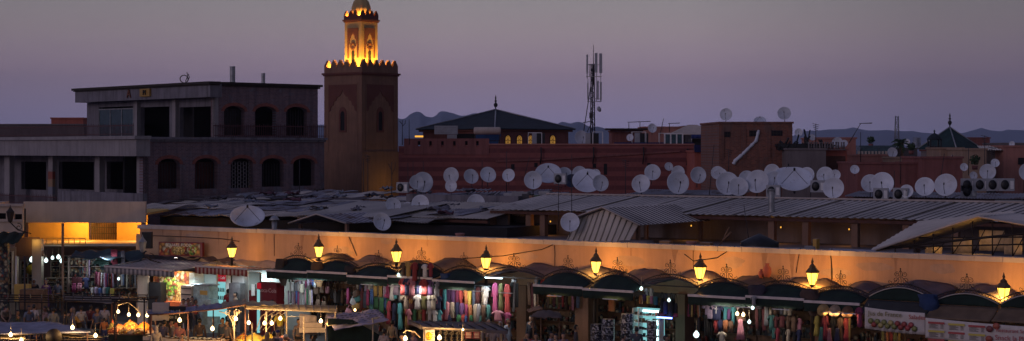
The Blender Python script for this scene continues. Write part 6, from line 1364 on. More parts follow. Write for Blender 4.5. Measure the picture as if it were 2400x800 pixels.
for i in range(5):
    x0 = .12+i*.74 if i < 3 else 4.25+(i-3)*.5
    for j, c_ in enumerate(((.45,.05,.05),(.62,.5,.08),(.45,.05,.05)) if i % 2 == 0 else ((.62,.5,.08),(.45,.05,.05),(.62,.5,.08))):
        q = MB(); z = -.12-.30*j; q.box(x0, x0+.60 if i < 3 else x0+.42, -.052, -.042, z-.07+dz*x0/w_, z+dz*x0/w_); part('heading_stripe', q, MT['gloss'], T, color=c_)
    q = MB()
    for j in range(3):
        for r_ in range(4): z = -.22-.30*j-r_*.04; q.box(x0+.03, x0+.28+.08*(r_%2), -.05, -.044, z+dz*x0/w_, z+.014+dz*x0/w_); q.box(x0+.45, x0+.56, -.05, -.044, z+dz*x0/w_, z+.014+dz*x0/w_)
    part('price_lines', q, MT['iron'], T, kind='stuff')
xc = 3.22
writing(T, 'Restaurant Snack', (xc, -.06, -.26+dz*xc/w_), .18, (.45,.06,.06), nm='lettering'); writing(T, 'Snack la Place', (xc, -.06, -.54+dz*xc/w_), .24, (.45,.05,.06), nm='lettering')
for k, (dx, z, c_) in enumerate(((-.86,-.2,(.2,.05,.05)),(-.88,-.55,(.35,.08,.05)),(-.55,-.80,(.15,.05,.05)),(-.2,-.82,(.3,.1,.05)),(.4,-.82,(.25,.1,.05)),(.86,-.3,(.5,.1,.08)),(.88,-.62,(.3,.25,.08)),(-.62,-.08,(.4,.1,.06)))):
    q = MB(); q.lathe([(.02,0),(.13,.02),(.13,.05),(.02,.06)], 10); x = xc+dx; q.v = [(a+x, -.05-c*.1, b*.9+z+dz*x/w_) for a, b, c in q.v]; part('printed_dish', q, MT['gloss'], T, color=c_)

# ================================================================== kiosk block at the left end: SQUARE FOOD
def kiosk_food():
    T = WT('snack_kiosk', 'white snack kiosk with printed food wall under striped awnings', 'kiosk', W.hit(322,-2.6)[0], -2.6, G); o0 = W.hit(322,-2.6)[0]
    ux = lambda px, v=-2.6: W.hit(px, v)[0]-o0
    zz = lambda px, py, v=-2.6: W.uh(px, py, v)[1]-G
    q = MB(); q.box(ux(322), ux(346), 0, .12, 0, zz(330,632)); part('side_panel', q, MT['cream'], T)
    q = MB(); q.box(ux(347), ux(440), .35, .45, 0, zz(400,636)); part('printed_wall', q, MT['foodpic'], T)
    q = MB(); q.ball((0,0,0), .62, 16, 8, 1.0, .12, .85); q.M = None; c_ = ux(388); z_ = zz(388, 672); q.v = [(x+c_, y+.36, z+z_) for x, y, z in q.v]; part('printed_salad', q, MT['lettuce'], T)
    q = MB(); c0 = ux(404, -2.6); z0 = zz(404, 705); q.prism([[(c0,z0),(c0+.25,z0+.9),(c0+1.1,z0+.8),(c0+.75,z0-.05)]], .2, .3); part('printed_fries', q, MT['fries'], T)
    q = MB(); q.box(ux(398), ux(440), -.35, .15, 0, zz(420,707)); part('orange_counter', q, MT['orangep'], T)
    q = MB(); q.box(ux(352), ux(380), -.1, .3, 0, zz(360,662)); part('dark_cabinet', q, MT['blk'], T)
    q = MB(); q.box(ux(440), ux(452), .1, 2.4, 0, zz(445,640)); q.box(ux(452), ux(480), .8, .9, 0, zz(465,636)); part('white_wall', q, MT['tile2'], T)
    q = MB(); q.box(ux(480), ux(650), 2.3, 2.4, 0, zz(560,630)); part('rear_wall', q, MT['tile2'], T)
    q = MB(); q.box(ux(534), ux(562), .3, .6, 0, zz(548,640)); part('white_column', q, MT['white'], T)
    q = MB(); q.box(ux(563), ux(588), .6, .7, 0, zz(575,683)); part('red_dado', q, MT['redp'], T)
    q = MB(); q.box(ux(563), ux(588), .6, .72, zz(575,683)+.003, zz(575,640)); part('tiled_pier', q, MT['tile2'], T)
    q = MB(); q.box(ux(572), ux(580), .5, .59, zz(576,695), zz(576,668)); part('paper_holder', q, MT['white'], T)
    q = MB(); q.box(ux(540), ux(566), -.1, .25, 0, zz(552,664)); part('steel_cabinet', q, MT['steel'], T)
    # grill cabinet and glass counter
    q = MB(); q.box(ux(441), ux(466), -.5, .3, 0, zz(450,668)); cabn = part('drawer_cabinet', q, MT['cream'], T)
    q = MB()
    for y in (672,686,700): a = zz(450,y); q.box(ux(442), ux(465), -.52, -.503, a-.08, a-.03)
    part('drawer_slots', q, MT['blk'], cabn)
    q = MB(); q.box(ux(467), ux(503), -.45, .2, 0, zz(480,700)); part('counter', q, MT['tile2'], T)
    q = MB(); q.box(ux(467), ux(503), -.4, .15, zz(480,700)+.003, zz(480,668)); part('glass_case', q, MT['coolcase2'], T)
    q = MB(); q.box(ux(465), ux(506), -.5, .25, zz(480,668)+.003, zz(480,668)+.06); part('case_top', q, MT['steel'], T)
    q = MB(); q.box(ux(483), ux(500), -.42, -.405, zz(490,690), zz(490,680)); part('price_cards', q, MT['yellow'], T)
    q = MB(); q.box(ux(500), ux(537), -1.2, -.6, 0, zz(518,716)); q.prism([[(ux(500),zz(518,716)+.003),(ux(537),zz(518,716)+.003),(ux(534),zz(518,698)),(ux(503),zz(518,698))]], -1.15, -.65); part('salad_counter', q, MT['coolcase2'], T)
    return T
MT['coolcase2'] = plain('lit_counter_glass', (.45,.62,.60), .2, var=.4, sc=5)
KT = kiosk_food()
def fridge(px0, px1, y0, v, dep, mat, label, door, side=False):
    u0, Y = W.hit(px0, v); u1 = W.hit(px1, v)[0]; z1 = H-(y0-HY)*Y/FO-G; T = WT('drinks_fridge', label, 'fridge', u0, v, G); w_ = u1-u0
    q = MB(); q.box(0, w_, .06, dep, 0, z1); part('cabinet', q, mat, T)
    if door:
        q = MB(); q.box(.05, w_-.05, .03, .057, .15, z1-.42); d = part('glass_door', q, MT['coolcase'], T)
        q = MB()
        for k in range(5): q.box(.06, w_-.06, .015, .028, .2+k*(z1-.7)/5, .22+k*(z1-.7)/5)
        part('shelf_edges', q, MT['steel'], d); q = MB()
        for k in range(5):
            for j in range(6): q.lathe([(.03,0),(.03,.13),(.012,.18)], 6, (.1+j*(w_-.2)/5, .0, .222+k*(z1-.7)/5))
        part('bottles', q, MT['goods'], d, kind='stuff')
        q = MB(); q.box(.0, w_, -.02, .056, z1-.38, z1); s_ = part('header', q, MT['redlit'], T); writing(T, 'Coca-Cola', (w_/2, -.03, z1-.25), w_*.24, (.9,.9,.9), nm='lettering')
    else:
        writing(T, 'Coca-Cola', (w_/2, .05, z1-.45), w_*.23, (.55,.35,.35), nm='lettering')
        q = MB(); q.box(-.02, .12, .0, .056, .1, z1-.35); part('lit_edge', q, MT['coolcase'], T); q = MB(); q.box(-.02, .2, .0, .056, z1-.3, z1-.03); part('red_badge', q, MT['redlit'], T)
    return T
MT['redlit'] = emit('lit_red_header', (.65,.02,.04), .5)
fridge(501, 528, 641, -1.6, .6, MT['white'], 'white lit drinks fridge with red header between cases', True)
fridge(603, 646, 662, -3.0, .6, MT['redp'], 'dark red drinks cooler seen from its plain side', False)
T = WT('drinks_sign', 'square dark red drinks sign left of the white lit fridge', 'sign', W.hit(482,-1.7)[0], -1.7, W.uh(490,664,-1.7)[1]); q = MB(); q.box(0,.45,0,.2,0,.42); part('panel', q, MT['redp'], T); writing(T, 'Coca-Cola', (.22,-.01,.18), .10, (.7,.55,.55), nm='lettering')
for px, py, v, P in ((515,640,-.9,70),(455,655,-2.9,40),(600,645,-1.0,110),(560,650,-3.1,24),(390,640,-3.2,140),(340,650,-3.3,8)):
    u, Y = W.hit(px, v); T = WT('tube_lamp', f'white tube lamp under the striped awning {"over the printed food wall" if px == 390 else "over the fridge" if px == 515 else "in the white back kitchen" if px == 600 else "near the side panel" if px == 340 else "above the glass counter" if px == 455 else "before the white column"}', 'lamp', u, v, W.uh(px, py, v)[1], 'tube lamps in the shops')
    q = MB(); q.box(-.3,.3,-.02,.02,0,.03); part('fitting', q, MT['white'], T)
    d = bpy.data.lights.new('tube_light', 'AREA'); d.shape = 'RECTANGLE'; d.size = .6; d.size_y = .1; d.energy = P*.45; d.color = (.75,.95,1) if px != 390 else NEUT; o = bpy.data.objects.new('tube_light', d); COL.objects.link(o); o.parent = T; o.location = (0,0,-.02); o.rotation_euler = (R(20), 0, 0)
def awn(px0, px1, ytop, ybot, ybot2, v0, dv, mat, label, bar=True):
    u0, Y = W.hit(px0, v0); u1 = W.hit(px1, v0)[0]; h1_ = H-(ytop-HY)*Y/FO; T = WT('striped_awning', label, 'awning', u0, v0, h1_); w_ = u1-u0
    vb = v0-dv; Yb = W.hit((px0+px1)/2, vb)[1]; h0_ = H-(ybot-HY)*Yb/FO-h1_; hb2 = H-(ybot2-HY)*Yb/FO-h1_
    q = MB().surf(lambda s, t: (w_*s-.25*t, -dv*t, h0_*t-.06*sin(pi*t)), 20, 6, .015); part('canvas', q, mat, T)
    q = MB().surf(lambda s, t: (w_*s-.25, -dv-.03, h0_-.02+(hb2-h0_)*t*(1+.10*abs(sin(s*w_*6)))), 60, 2, .012); part('valance', q, mat, T)
    q = MB(); q.box(-.25, w_-.25, -dv-.07, -dv+.0, h0_-.0, h0_+.08); part('front_bar', q, MT['bar'], T)
    for x in (0, w_): q = MB(); q.tube([(x,0,0),(x-.25,-dv,h0_)], .03, 5); part('arm', q, MT['steel'], T)
awn(345, 508, 607, 637, 650, -1.4, 2.6, MT['greyaw'], 'wide grey and white striped awning over the printed food wall'); awn(512, 634, 622, 632, 646, -2.0, 1.3, MT['redaw'], 'small red and cream striped awning lit by the first lamp')
# sign box
def sign():
    v = -1.2; u0, h1_ = W.uh(372, 567, v); u1, h0_ = W.uh(452, 604, v); T = WT('food_sign', 'red framed light box sign showing food above the grey awning', 'sign', u0, v, h0_); w_ = u1-u0; z1 = h1_-h0_
    T.rotation_euler = (0, 0, W.a+R(18)); q = MB(); q.box(0, w_, 0, .22, 0, z1); part('frame', q, MT['redp'], T); q = MB(); q.box(.05, w_-.12, -.012, -.001, .05, z1-.05); part('food_picture', q, MT['foodpic'], T)
    q = MB(); q.ball((w_*.45,-.012,z1*.42), .3, 12, 6, 1.3, .06, .8); part('printed_salad', q, MT['fries'], T); q = MB(); q.ball((w_*.78,-.012,z1*.45), .25, 12, 6, 1, .06, 1.1); part('printed_salad', q, MT['lettuce'], T)
    writing(T, 'SQUARE FOOD', (w_*.47, -.05, z1-.22), .215, (.8,.78,.72), nm='lettering')
sign()
# tarpaulins and netting heaped on the kiosk roofs
for px0, px1, y0, v, c, lab in ((330,470,585,-1.0,(.06,.05,.06),'dark netting sheet sagging over the kiosk roof behind the sign'),(455,560,588,-1.0,(.10,.06,.05),'brown torn netting over the kiosk around the first lamp'),(545,690,600,-1.2,(.30,.24,.24),'pale grey tarpaulin heaped right of the first lamp'),(165,335,588,-.8,(.03,.06,.08),'dark blue tarpaulin over the left scarf stall'),(215,300,606,-1.6,(.02,.06,.05),'dark green awning over the left scarf stall')):
    if px0 < 330: Y0 = 88; a = world(px0, y0, Y0); b = world(px1, y0, Y0); base = Vector((a.x, Y0, a.z)); w_ = b.x-a.x; an = 0
    else: v += 1.0; u0, Y0 = W.hit(px0, v); w_ = W.hit(px1, v)[0]-u0; base = W.W(u0, v, H-(y0-HY)*Y0/FO); an = W.a
    sd = rnd.random()*60; q = MB().surf(lambda s, t: (w_*s, 1.0-1.5*t, -.12*s*w_/4-.38*t+.22*noise.noise(Vector((s*5+sd, t*2.5, 0)))), 24, 10, .02); solo('tarpaulin', q, MT['canvas'], lab, 'tarpaulin', base, an, color=c)
# goods line between kiosk and scarf stall
# ================================================================== buildings at the far left
TF = Fr(0, 92, 0)
def terrace():
    T = thing('terrace_building', 'building with broad cream parapet and yellow lit terrace at the left', 'building', (world(58,0,92).x, 92, 0)); s_ = 92/FO; X = lambda px: (px-58)*s_; Z = lambda py: H-(py-HY)*s_; E = X(341)
    q = MB(); q.box(X(55), E, 0, .3, Z(522), Z(473)); part('parapet', q, MT['cream'], T)
    q = MB(); q.box(X(55), E, .3, 7, Z(505), Z(500)); part('ceiling', q, MT['yellow'], T)
    q = MB(); q.box(X(-60), E, .25, 4.2, Z(578), Z(572)); part('terrace_floor', q, MT['cream'], T)
    s2 = 95.7/FO; X2 = lambda px: (px-CX)*s2-world(58,0,92).x; Z2 = lambda py: H-(py-HY)*s2
    q = MB(); q.prism([[(X2(50),Z(574)),(X2(345),Z(574)),(X2(345),Z(500)),(X2(50),Z(500))], hole(X2(208),X2(274),Z(571),Z2(519))], 3.7, 3.9); part('terrace_wall', q, MT['yellow'], T)
    q = MB(); x0, x1 = X2(210), X2(272); z0, z1 = Z(571), Z2(523); q.box(x0, x1, 3.92, 3.96, z0, z1); dr = part('door', q, MT['wood'], T); q = MB()
    for i in range(12): x = x0+(x1-x0)*(i+.5)/12; q.box(x-.02, x+.02, 3.80, 3.84, z0, z1)
    for z in (.35, .7): q.box(x0, x1, 3.845, 3.88, z0+(z1-z0)*z, z0+(z1-z0)*z+.05)
    part('door_grille', q, MT['iron'], dr)
    q = MB(); q.box(X(96), X(200), .0, .06, Z(560), Z(558)); q.box(X(96), X(200), 0, .05, Z(574), Z(572))
    for i in range(9): x = X(96)+(X(200)-X(96))*i/8; q.box(x-.015, x+.015, 0, .04, Z(573), Z(560))
    part('terrace_railing', q, MT['yellow'], T)
    for px in (334,60): q = MB(); q.box(X(px)-.08, X(px)+.12, .05, .24, Z(572), Z(522)-.003); part('post', q, MT['pillar'], T)
    q = MB(); q.box(X(100)-.2, X(104), 3.3, 3.6, 0, Z(578)-.003); part('cross_wall', q, MT['sandw'], T)
    q = MB(); q.box(X(-60), E+.5, 6.5, 7, 0, Z(578)); part('back_wall', q, MT['sandw'], T)
    for a, b, nm in ((28,45,1),(82,104,1)):
        q = MB(); q.box(X(a), X(b), -.6, -.1, G, Z(578 if a < 50 else 560)); part('pillar', q, MT['cream'], T)
    for a, b in ((55,82),):
        q = MB(); q.prism([[(X(a)-.4,Z(600)),(X(b)+.6,Z(600)),(X(b)+.3,Z(556)),(X(a)-.2,Z(556))]], -.55, -.15); part('brown_hood', q, MT['pillar'], T)
    plight('terrace_lamp', (X(160), 2.6, Z(535)), 150, (1,.52,.10), .1, T); plight('terrace_lamp', (X(300), 2.6, Z(535)), 110, (1,.50,.10), .1, T); plight('terrace_lamp', (X(92), -.9, Z(566)), 5, (1,.55,.1), .05, T)
    return T
terrace()
T = thing('side_building', 'narrow building with cream cornice and dark square windows at left edge', 'building', (world(-60,0,89).x, 89, 0)); s_ = 89/FO; X = lambda px: (px+60)*s_; Z = lambda py: H-(py-HY)*s_
q = MB(); q.prism([[(0,Z(545)),(X(53),Z(545)),(X(53),Z(484)),(0,Z(484))], hole(X(-10),X(14),Z(514),Z(500)), hole(X(32),X(52)-.01,Z(515),Z(502))], 0, .3); part('wall', q, MT['cream'], T)
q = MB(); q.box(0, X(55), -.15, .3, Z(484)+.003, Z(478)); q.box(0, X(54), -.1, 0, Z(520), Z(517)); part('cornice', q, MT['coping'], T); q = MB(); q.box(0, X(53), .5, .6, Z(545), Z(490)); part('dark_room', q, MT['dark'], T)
q = MB(); q.surf(lambda s, t: (X(60)*s, -1.4*t, Z(545)-.5*t-.05*sin(s*30)), 30, 3, .02); part('green_awning', q, MT['green'], T)
q = MB(); q.box(X(-30), X(20), -.2, .2, G, Z(560)); part('goods_wall', q, MT['goods'], T)
def shelf_left(px0, px1, y0, y1, Y, lab):
    a = world(px0, y1, Y); b = world(px1, y0, Y); T = thing('display_shelf', lab, 'shelf', (a.x, Y, max(G, a.z)), 0, 'shelves inside the shops'); w_ = b.x-a.x; h_ = b.z-a.z; q = MB(); n_ = 4
    for k in range(n_+1): q.box(0, w_, 0, .3, h_*k/n_-.02, h_*k/n_)
    for x in (0, w_/2, w_-.04): q.box(x, x+.04, .01, .29, 0, h_)
    part('frame', q, MT['cream'], T); q = MB()
    for k in range(n_):
        x = .06
        while x < w_-.2: d = rnd.uniform(.1,.25); q.lathe([(d*.4,.003),(d*.5,.1),(d*.3,h_/n_*.6)], 7, (x+d/2,.14,h_*k/n_)); x += d
    part('wares', q, MT['goods'], T, kind='stuff'); q = MB(); q.box(0, w_, .3, .33, 0, h_); part('back_panel', q, MT['goods'], T)
shelf_left(0, 28, 590, 690, 90.5, 'dark shelf of pottery at the left edge'); shelf_left(46, 81, 612, 690, 94, 'shelf of brass wares between the cream pillars'); shelf_left(118, 160, 600, 650, 94, 'pale lit shelf of ornaments right of the cream pillars'); shelf_left(105, 158, 652, 690, 92.5, 'lower shelf of ornaments behind the scarf stall'); shelf_left(160, 330, 600, 700, 90.4, 'dark shelf behind the left scarf stall')
for px, py, r_, P, lab in ((75,609,.14,26,'first lamp from the left edge, over brass wares'),(108,611,.11,18,'lamp right beside the second cream pillar'),(123,605,.09,12,'small lamp over the pale lit shelf'),(137,603,.11,14,'upper of the lamp pair over the lit shelf'),(145,612,.12,16,'lower of the lamp pair over the lit shelf'),(47,597,.08,10,'small bright lamp beside the first cream pillar')):
    lampbulb(px, py, Y=91.6, P=P, col=(.8,1,.98), r=r_, label='glowing round white shop lamp, '+lab, mat='shadelit', group='glowing lamps in the pottery shop', name='shop_lamp')
q = MB(); q.lathe([(.3,0),(.3,.05),(.05,.1),(.02,.15)], 14); q.v = [(x, -z, y) for x, y, z in q.v]; solo('brass_tray', q, MT['gloss'], 'round yellow brass tray hung under the first shop lamp', 'tray', world(75, 632, 92.5), color=(.5,.35,.03))
for px, y0, y1, Y, lab in ((147,523,605,90,'tall brown pole before the yellow terrace'),(58,600,720,84,'dark slim pole at the left pottery shop'),(38,600,700,88.6,'thin white drain pipe beside the first cream pillar')):
    b = world(px, y1, Y); t = world(px, y0, Y); q = MB(); q.tube([(0,0,G-b.z if px != 147 else G-b.z),(0,0,t.z-b.z)], .07 if px == 147 else .045, 8); solo('pole', q, MT['pillar'] if px == 147 else (MT['pole'] if px == 58 else MT['white']), lab, 'pole', b)
# unlit old lanterns
for px, py, Y, lab in ((24,508,87.5,'unlit old wall lantern on scroll bracket at the far left'),(334,578,86,'unlit old lantern left of the red food sign')):
    p = world(px, py, Y); T = thing('wall_lantern', lab, 'lantern', p); q = MB(); q.lathe([(.05,-.3),(.12,-.24),(.2,.2),(.22,.24),(.1,.38),(.03,.5),(.01,.6)], 6, smooth=False); part('lantern', q, MT['steel'] if px > 100 else MT['iron'], T)
    q = MB(); q.tube([(0,0,-.3),(.3,.3,-.7),(.9,.6,-.9)], .03, 5); q.tube([(x+.35,.3,z-.55) for x,_,z in spiral(0,0,.03,.2,0,1.3)], .02, 4); part('bracket', q, MT['iron'], T)
q = MB(); q.box(-.25,.25,0,.4,0,.85); solo('loudspeaker', q, MT['blk'], 'black loudspeaker box hung at the left end of the arcade wall', 'loudspeaker', world(343, 583, 88))
q = MB(); q.box(0, 1.2, 0, .8, 0, 1.0); solo('crate', q, MT['wood'], 'large plain wooden crate before the pottery shop', 'crate', world(46, 712, 86)+Vector((0,0,-.3)))
q = MB(); q.box(0,.75,0,.5,0,.9); solo('crate', q, MT['yellow'], 'small yellow painted crate between the cream pillars', 'crate', world(33, 690, 88)+Vector((0,0,-.4)))

q = MB(); q.box(-.08,.08,-.05,.05,0,.04); T = solo('sign_lamp', q, MT['white'], 'small lamp below the front of the red framed food sign', 'lamp', W.W(W.hit(412,-2.3)[0], -2.3, W.uh(412,606,-2.3)[1]), W.a)
plight('sign_light', (0,0,.1), 9, NEUT, .05, T)

for px, lab in ((190,'above the left scarf rail'),(242,'above the middle scarf rail')):
    T = WT('tube_lamp', f'white tube lamp {lab}', 'lamp', W.hit(px,-3.0)[0], -3.0, W.uh(px, 604, -3.0)[1], 'tube lamps in the shops'); q = MB(); q.box(-.3,.3,-.02,.02,0,.03); part('fitting', q, MT['white'], T)
    d = bpy.data.lights.new('tube_light', 'AREA'); d.shape = 'RECTANGLE'; d.size = .6; d.size_y = .1; d.energy = 22; d.color = (.8,.9,1); o = bpy.data.objects.new('tube_light', d); COL.objects.link(o); o.parent = T; o.location = (0,0,-.02); o.rotation_euler = (R(30), 0, 0)

q = MB(); q.box(-16, -.01, 0, 6, 0, 6.6); T = thing('corner_house', 'plain cream house at the far left beyond the narrow building', 'building', (world(-60,0,89).x, 89.2, 0)); part('wall', q, MT['cream'], T)
q = MB(); q.box(-16.1, -.02, -.15, 0, 6.1, 6.3); part('cornice', q, MT['coping'], T)
for k in range(4): q = MB(); q.box(-14+k*3.6, -12.8+k*3.6, -.012, 0, 3.4, 5.0); part('window', q, MT['dark'], T)
for k in range(3): q = MB(); q.box(-14+k*4.6, -11.2+k*4.6, -.012, 0, .7, 2.9); part('shop_opening', q, MT['dark'], T)
# ================================================================== food stalls on the square
WR = (1.0,.60,.24)
def post(T, p0, p1, r=.025, mat='rust', nm='post'):
    q = MB(); q.tube([p0, p1], r, 6); part(nm, q, MT[mat], T)
def quadcloth(T, A, B, C_, D_, color, sag=.15, nm='canvas_roof', sd=None, nu=18, nv=10, wob=.08, mat='canvas', under=None):
    A, B, C_, D_ = map(Vector, (A, B, C_, D_)); sd = sd or rnd.random()*50
    q = MB().surf(lambda s, t: (A*(1-s)*(1-t)+B*s*(1-t)+C_*s*t+D_*(1-s)*t)+Vector((0,0,-sag*4*s*(1-s)*sin(pi*t)+wob*noise.noise(Vector((s*6+sd, t*4, 0))))), nu, nv, .015); return part(nm, q, MT[mat], T, color=color)
def stall_base(name, label, px, Y): p = world(px, 400, Y); return thing(name, label, 'food stall', (p.x, Y, G), 0, 'food stalls on the square'), Vector((p.x, Y, G))
def rel(px, py, Y, b): return tuple(world(px, py, Y)-b)
def heap(px, py, Y, w_, d, h_, mat, label, n_=60, r=.05, color=None, cat='heap of food'):
    p = world(px, py, Y); q = MB(); q.lathe([(w_/2, 0), (w_*.42, h_*.35), (w_*.25, h_*.7), (.02, h_*.9)], 12, sy=d/w_)
    for k in range(n_):
        a = rnd.uniform(0, 2*pi); t = rnd.random()**.6; z = h_*(1-t)*.95+.0; rr = w_/2*t; q.ball((rr*cos(a), rr*sin(a)*d/w_, z+r*.3), r*rnd.uniform(.7,1.1), 6, 4)
    return solo('food_heap', q, MT[mat], label, cat, p, 0, 'heaps of food on the stall counters', color)
def counter(T, b, px0, px1, py, Y0, Y1, hgt, mat='wood', skirt=None):
    x0 = world(px0, py, Y0).x-b.x; x1 = world(px1, py, Y0).x-b.x; q = MB(); q.box(x0, x1, Y0-b.y, Y1-b.y, hgt-.05, hgt); part('counter_top', q, MT[mat], T)
    q = MB(); q.box(x0+.03, x1-.03, Y0-b.y+.05, Y1-b.y-.05, 0, hgt-.053); part('counter_front', q, MT['canvas'], T, color=skirt or (.05,.05,.05))
def bulb(px, py, Y, P, lab, r=.085, wire=.3): r *= .85; lampbulb(px, py, Y=Y, P=P*6.5, col=WR, r=r, label='bare glowing bulb '+lab, wire=wire)
def bracket(T, x, y, z, f, L_=.6):
    q = MB(); q.tube([(x,y,z-L_*1.6),(x+f*.08,y,z-L_*.7),(x+f*L_*.4,y,z-L_*.2),(x+f*L_,y,z)], .02, 5); q.tube([(a+x+f*L_*.42,y,c+z-L_*.12) for a,_,c in spiral(0,0,.02,.13,0,1.4,14,f)], .014, 4); q.tube([(a+x+f*L_*.16,y,c+z-L_*.45) for a,_,c in spiral(0,0,.02,.09,0,1.3,12,f)], .012, 4); part('scroll_bracket', q, MT['tarp'], T)

# S1: stall at the bottom left
T, b = stall_base('food_stall', 'food stall under blue grey canvas in the bottom left corner', 60, 64)
quadcloth(T, rel(-80,756,67,b), rel(140,755,67,b), rel(212,780,63,b), rel(-80,786,63,b), (.30,.31,.42), .12)
for px, Y in ((-60,63),(86,63.2),(140,63.1),(205,63),(130,67)): a = rel(px,782 if Y < 65 else 757,Y,b); post(T, (a[0],a[1],0), a)
q = MB(); q.tube([rel(-80,790,62.9,b), rel(80,783,62.9,b), rel(150,782,62.9,b), rel(250,790,62.9,b)], .02, 5); part('front_beam', q, MT['iron'], T)
q = MB(); q.tube([rel(-80,797,62.9,b), rel(260,796,62.9,b)], .015, 5); part('front_beam', q, MT['iron'], T)
quadcloth(T, rel(140,780,65,b), rel(215,773,66,b), rel(240,792,63.2,b), rel(150,790,63.2,b), (.45,.33,.18), .05)
quadcloth(T, rel(0,784,64,b), rel(60,786,64,b), rel(60,794,63,b), rel(0,794,63,b), (.5,.42,.3), .05, nm='hanging_cloth'); 
counter(T, b, -80, 230, 800, 63.6, 65.4, .85)
for px, py, P, lab in ((25,785,26,'first from the left in the bottom left stall'),(50,798,14,'second from the left in the bottom left stall'),(170,768,30,'high at the right of the bottom left stall'),(224,787,26,'last at the right of the bottom left stall')): bulb(px, py, 62.7, P, lab)
for px, w_ in ((10,.5),(72,.4),(108,.45),(150,.5),(190,.4)):
    p = world(px, 0, 64.2); q = MB(); q.lathe([(w_/3,0),(w_/2,.02),(w_/2,.3),(w_*.46,.3),(w_*.1,.42),(.03,.46)], 14); solo('cooking_pot', q, MT['steel'], 'dented metal cooking pot on the bottom left stall counter', 'pot', (p.x, 64.2, G+.853), 0, 'pots on the stall counters')
q = MB(); q.lathe([(.30,0),(.30,.04),(.26,.05),(.25,.01)], 20); q.v = [(x, z, y+.3) for x, y, z in q.v]; solo('round_tray', q, MT['iron'], 'dark round tray standing upright in the bottom left stall', 'tray', world(126, 790, 62.8)+Vector((0,0,-.3)))
# lattice pergolas over the dark left part
def pergola(label, px0, px1, y0, y1, Y0, Y1, n_, posts=()):
    T, b = stall_base('stall_frame', label, px0, Y1); T['category'] = 'stall frame'; T['group'] = 'bare stall frames on the square'
    A = Vector(rel(px0, y0, Y0, b)); B = Vector(rel(px1, y0+4, Y0, b)); C_ = Vector(rel(px1, y1+4, Y1, b)); D_ = Vector(rel(px0, y1, Y1, b))
    q = MB()
    for i in range(4): t = i/3; q.tube([A.lerp(D_, t), B.lerp(C_, t)], .028, 5)
    for i in range(n_): s = i/(n_-1); q.tube([A.lerp(B, s)+Vector((0,0,.05)), D_.lerp(C_, s)+Vector((0,0,.05+.02*(i%2)))], .022, 4)
    part('roof_lattice', q, MT['iron'], T)
    for px in posts:
        for (Y, yy) in ((Y1, y1),): a = rel(px, yy+2, Y, b); post(T, (a[0],a[1],0), a, .03, 'iron')
    return T, b
pergola('bare dark pipe frame of a stall over the left of the square', -60, 150, 690, 706, 76, 72.5, 9, (-50, 37, 98, 148))
T, b = pergola('bare dark pipe frame with beige sheets left of the orange stall', 150, 345, 688, 704, 76, 72.6, 10, (155, 268, 338))
quadcloth(T, rel(146,692,76.5,b), rel(300,695,76.5,b), rel(262,712,73,b), rel(150,704,73,b), (.34,.27,.22), .08)
for px, c in ((67,(.10,.05,.12)),(26,(.12,.03,.03))): pass
# S2: orange heaps
T, b = stall_base('food_stall', 'open stall with glowing orange heaps under four bulbs', 305, 74)
for px, y0, Y in ((272,703,73),(338,698,72.8),(352,735,73),(262,700,77),(366,700,77)): a = rel(px,y0,Y,b); post(T, (a[0],a[1],0), a, .035, 'rust' if px != 338 else 'iron')
q = MB(); q.tube([rel(262,703,73,b), rel(370,700,73,b)], .03, 5); q.tube([rel(262,700,77,b), rel(372,696,77,b)], .03, 5)
for k in range(7): q.tube([rel(262+k*17,703,73,b), rel(266+k*17,699,77,b)], .02, 4)
part('roof_frame', q, MT['iron'], T)
q = MB(); q.tube([rel(276,716,74,b), rel(300,708,74,b), rel(322,726,74,b), rel(330,738,74,b)], .018, 4); part('bulb_arm', q, MT['tarp'], T)
counter(T, b, 252, 354, 782, 73.2, 76.2, .92, skirt=(.04,.05,.03))
for px, py, P, lab in ((277,731,26,'leftmost over the orange heaps'),(302,738,26,'second over the orange heaps'),(324,739,26,'third over the orange heaps'),(345,740,22,'rightmost over the orange heaps')): bulb(px, py, 74.2, P, lab)
k = 0
FOODL = ['rust red heap at the left front','bright orange heap at the middle front','golden heap at the right front','brown heap at the left back','large golden heap in the middle','orange heap at the right back','small pale heap between the two front ones','dark olive heap by the left post']
for (px, py, Y, w_, h_, mt, c) in ((266,776,73.7,.55,.22,'gloss',(.50,.12,.02)),(292,778,73.6,.6,.24,'spice',None),(325,780,73.5,.75,.22,'spice',None),(280,768,74.6,.7,.30,'gloss',(.35,.14,.04)),(306,762,75.0,.9,.42,'spice',None),(338,764,75.0,.75,.36,'gloss',(.75,.25,.02)),(310,780,73.4,.4,.16,'gloss',(.7,.5,.3)),(262,770,74.8,.4,.3,'gloss',(.18,.14,.03))):
    heap(px, HY+(H-G-.92)*FO/Y, Y, w_, w_, h_, mt, FOODL[k]+' of the orange stall', 46, .05, c); k += 1
q = MB(); q.lathe([(.1,0),(.06,.2),(.01,.42)], 8); solo('food_cone', q, MT['orangep'], 'orange cone of food standing at the left of the orange stall', 'food', world(264, HY+(H-G-.92)*FO/75.4, 75.4))
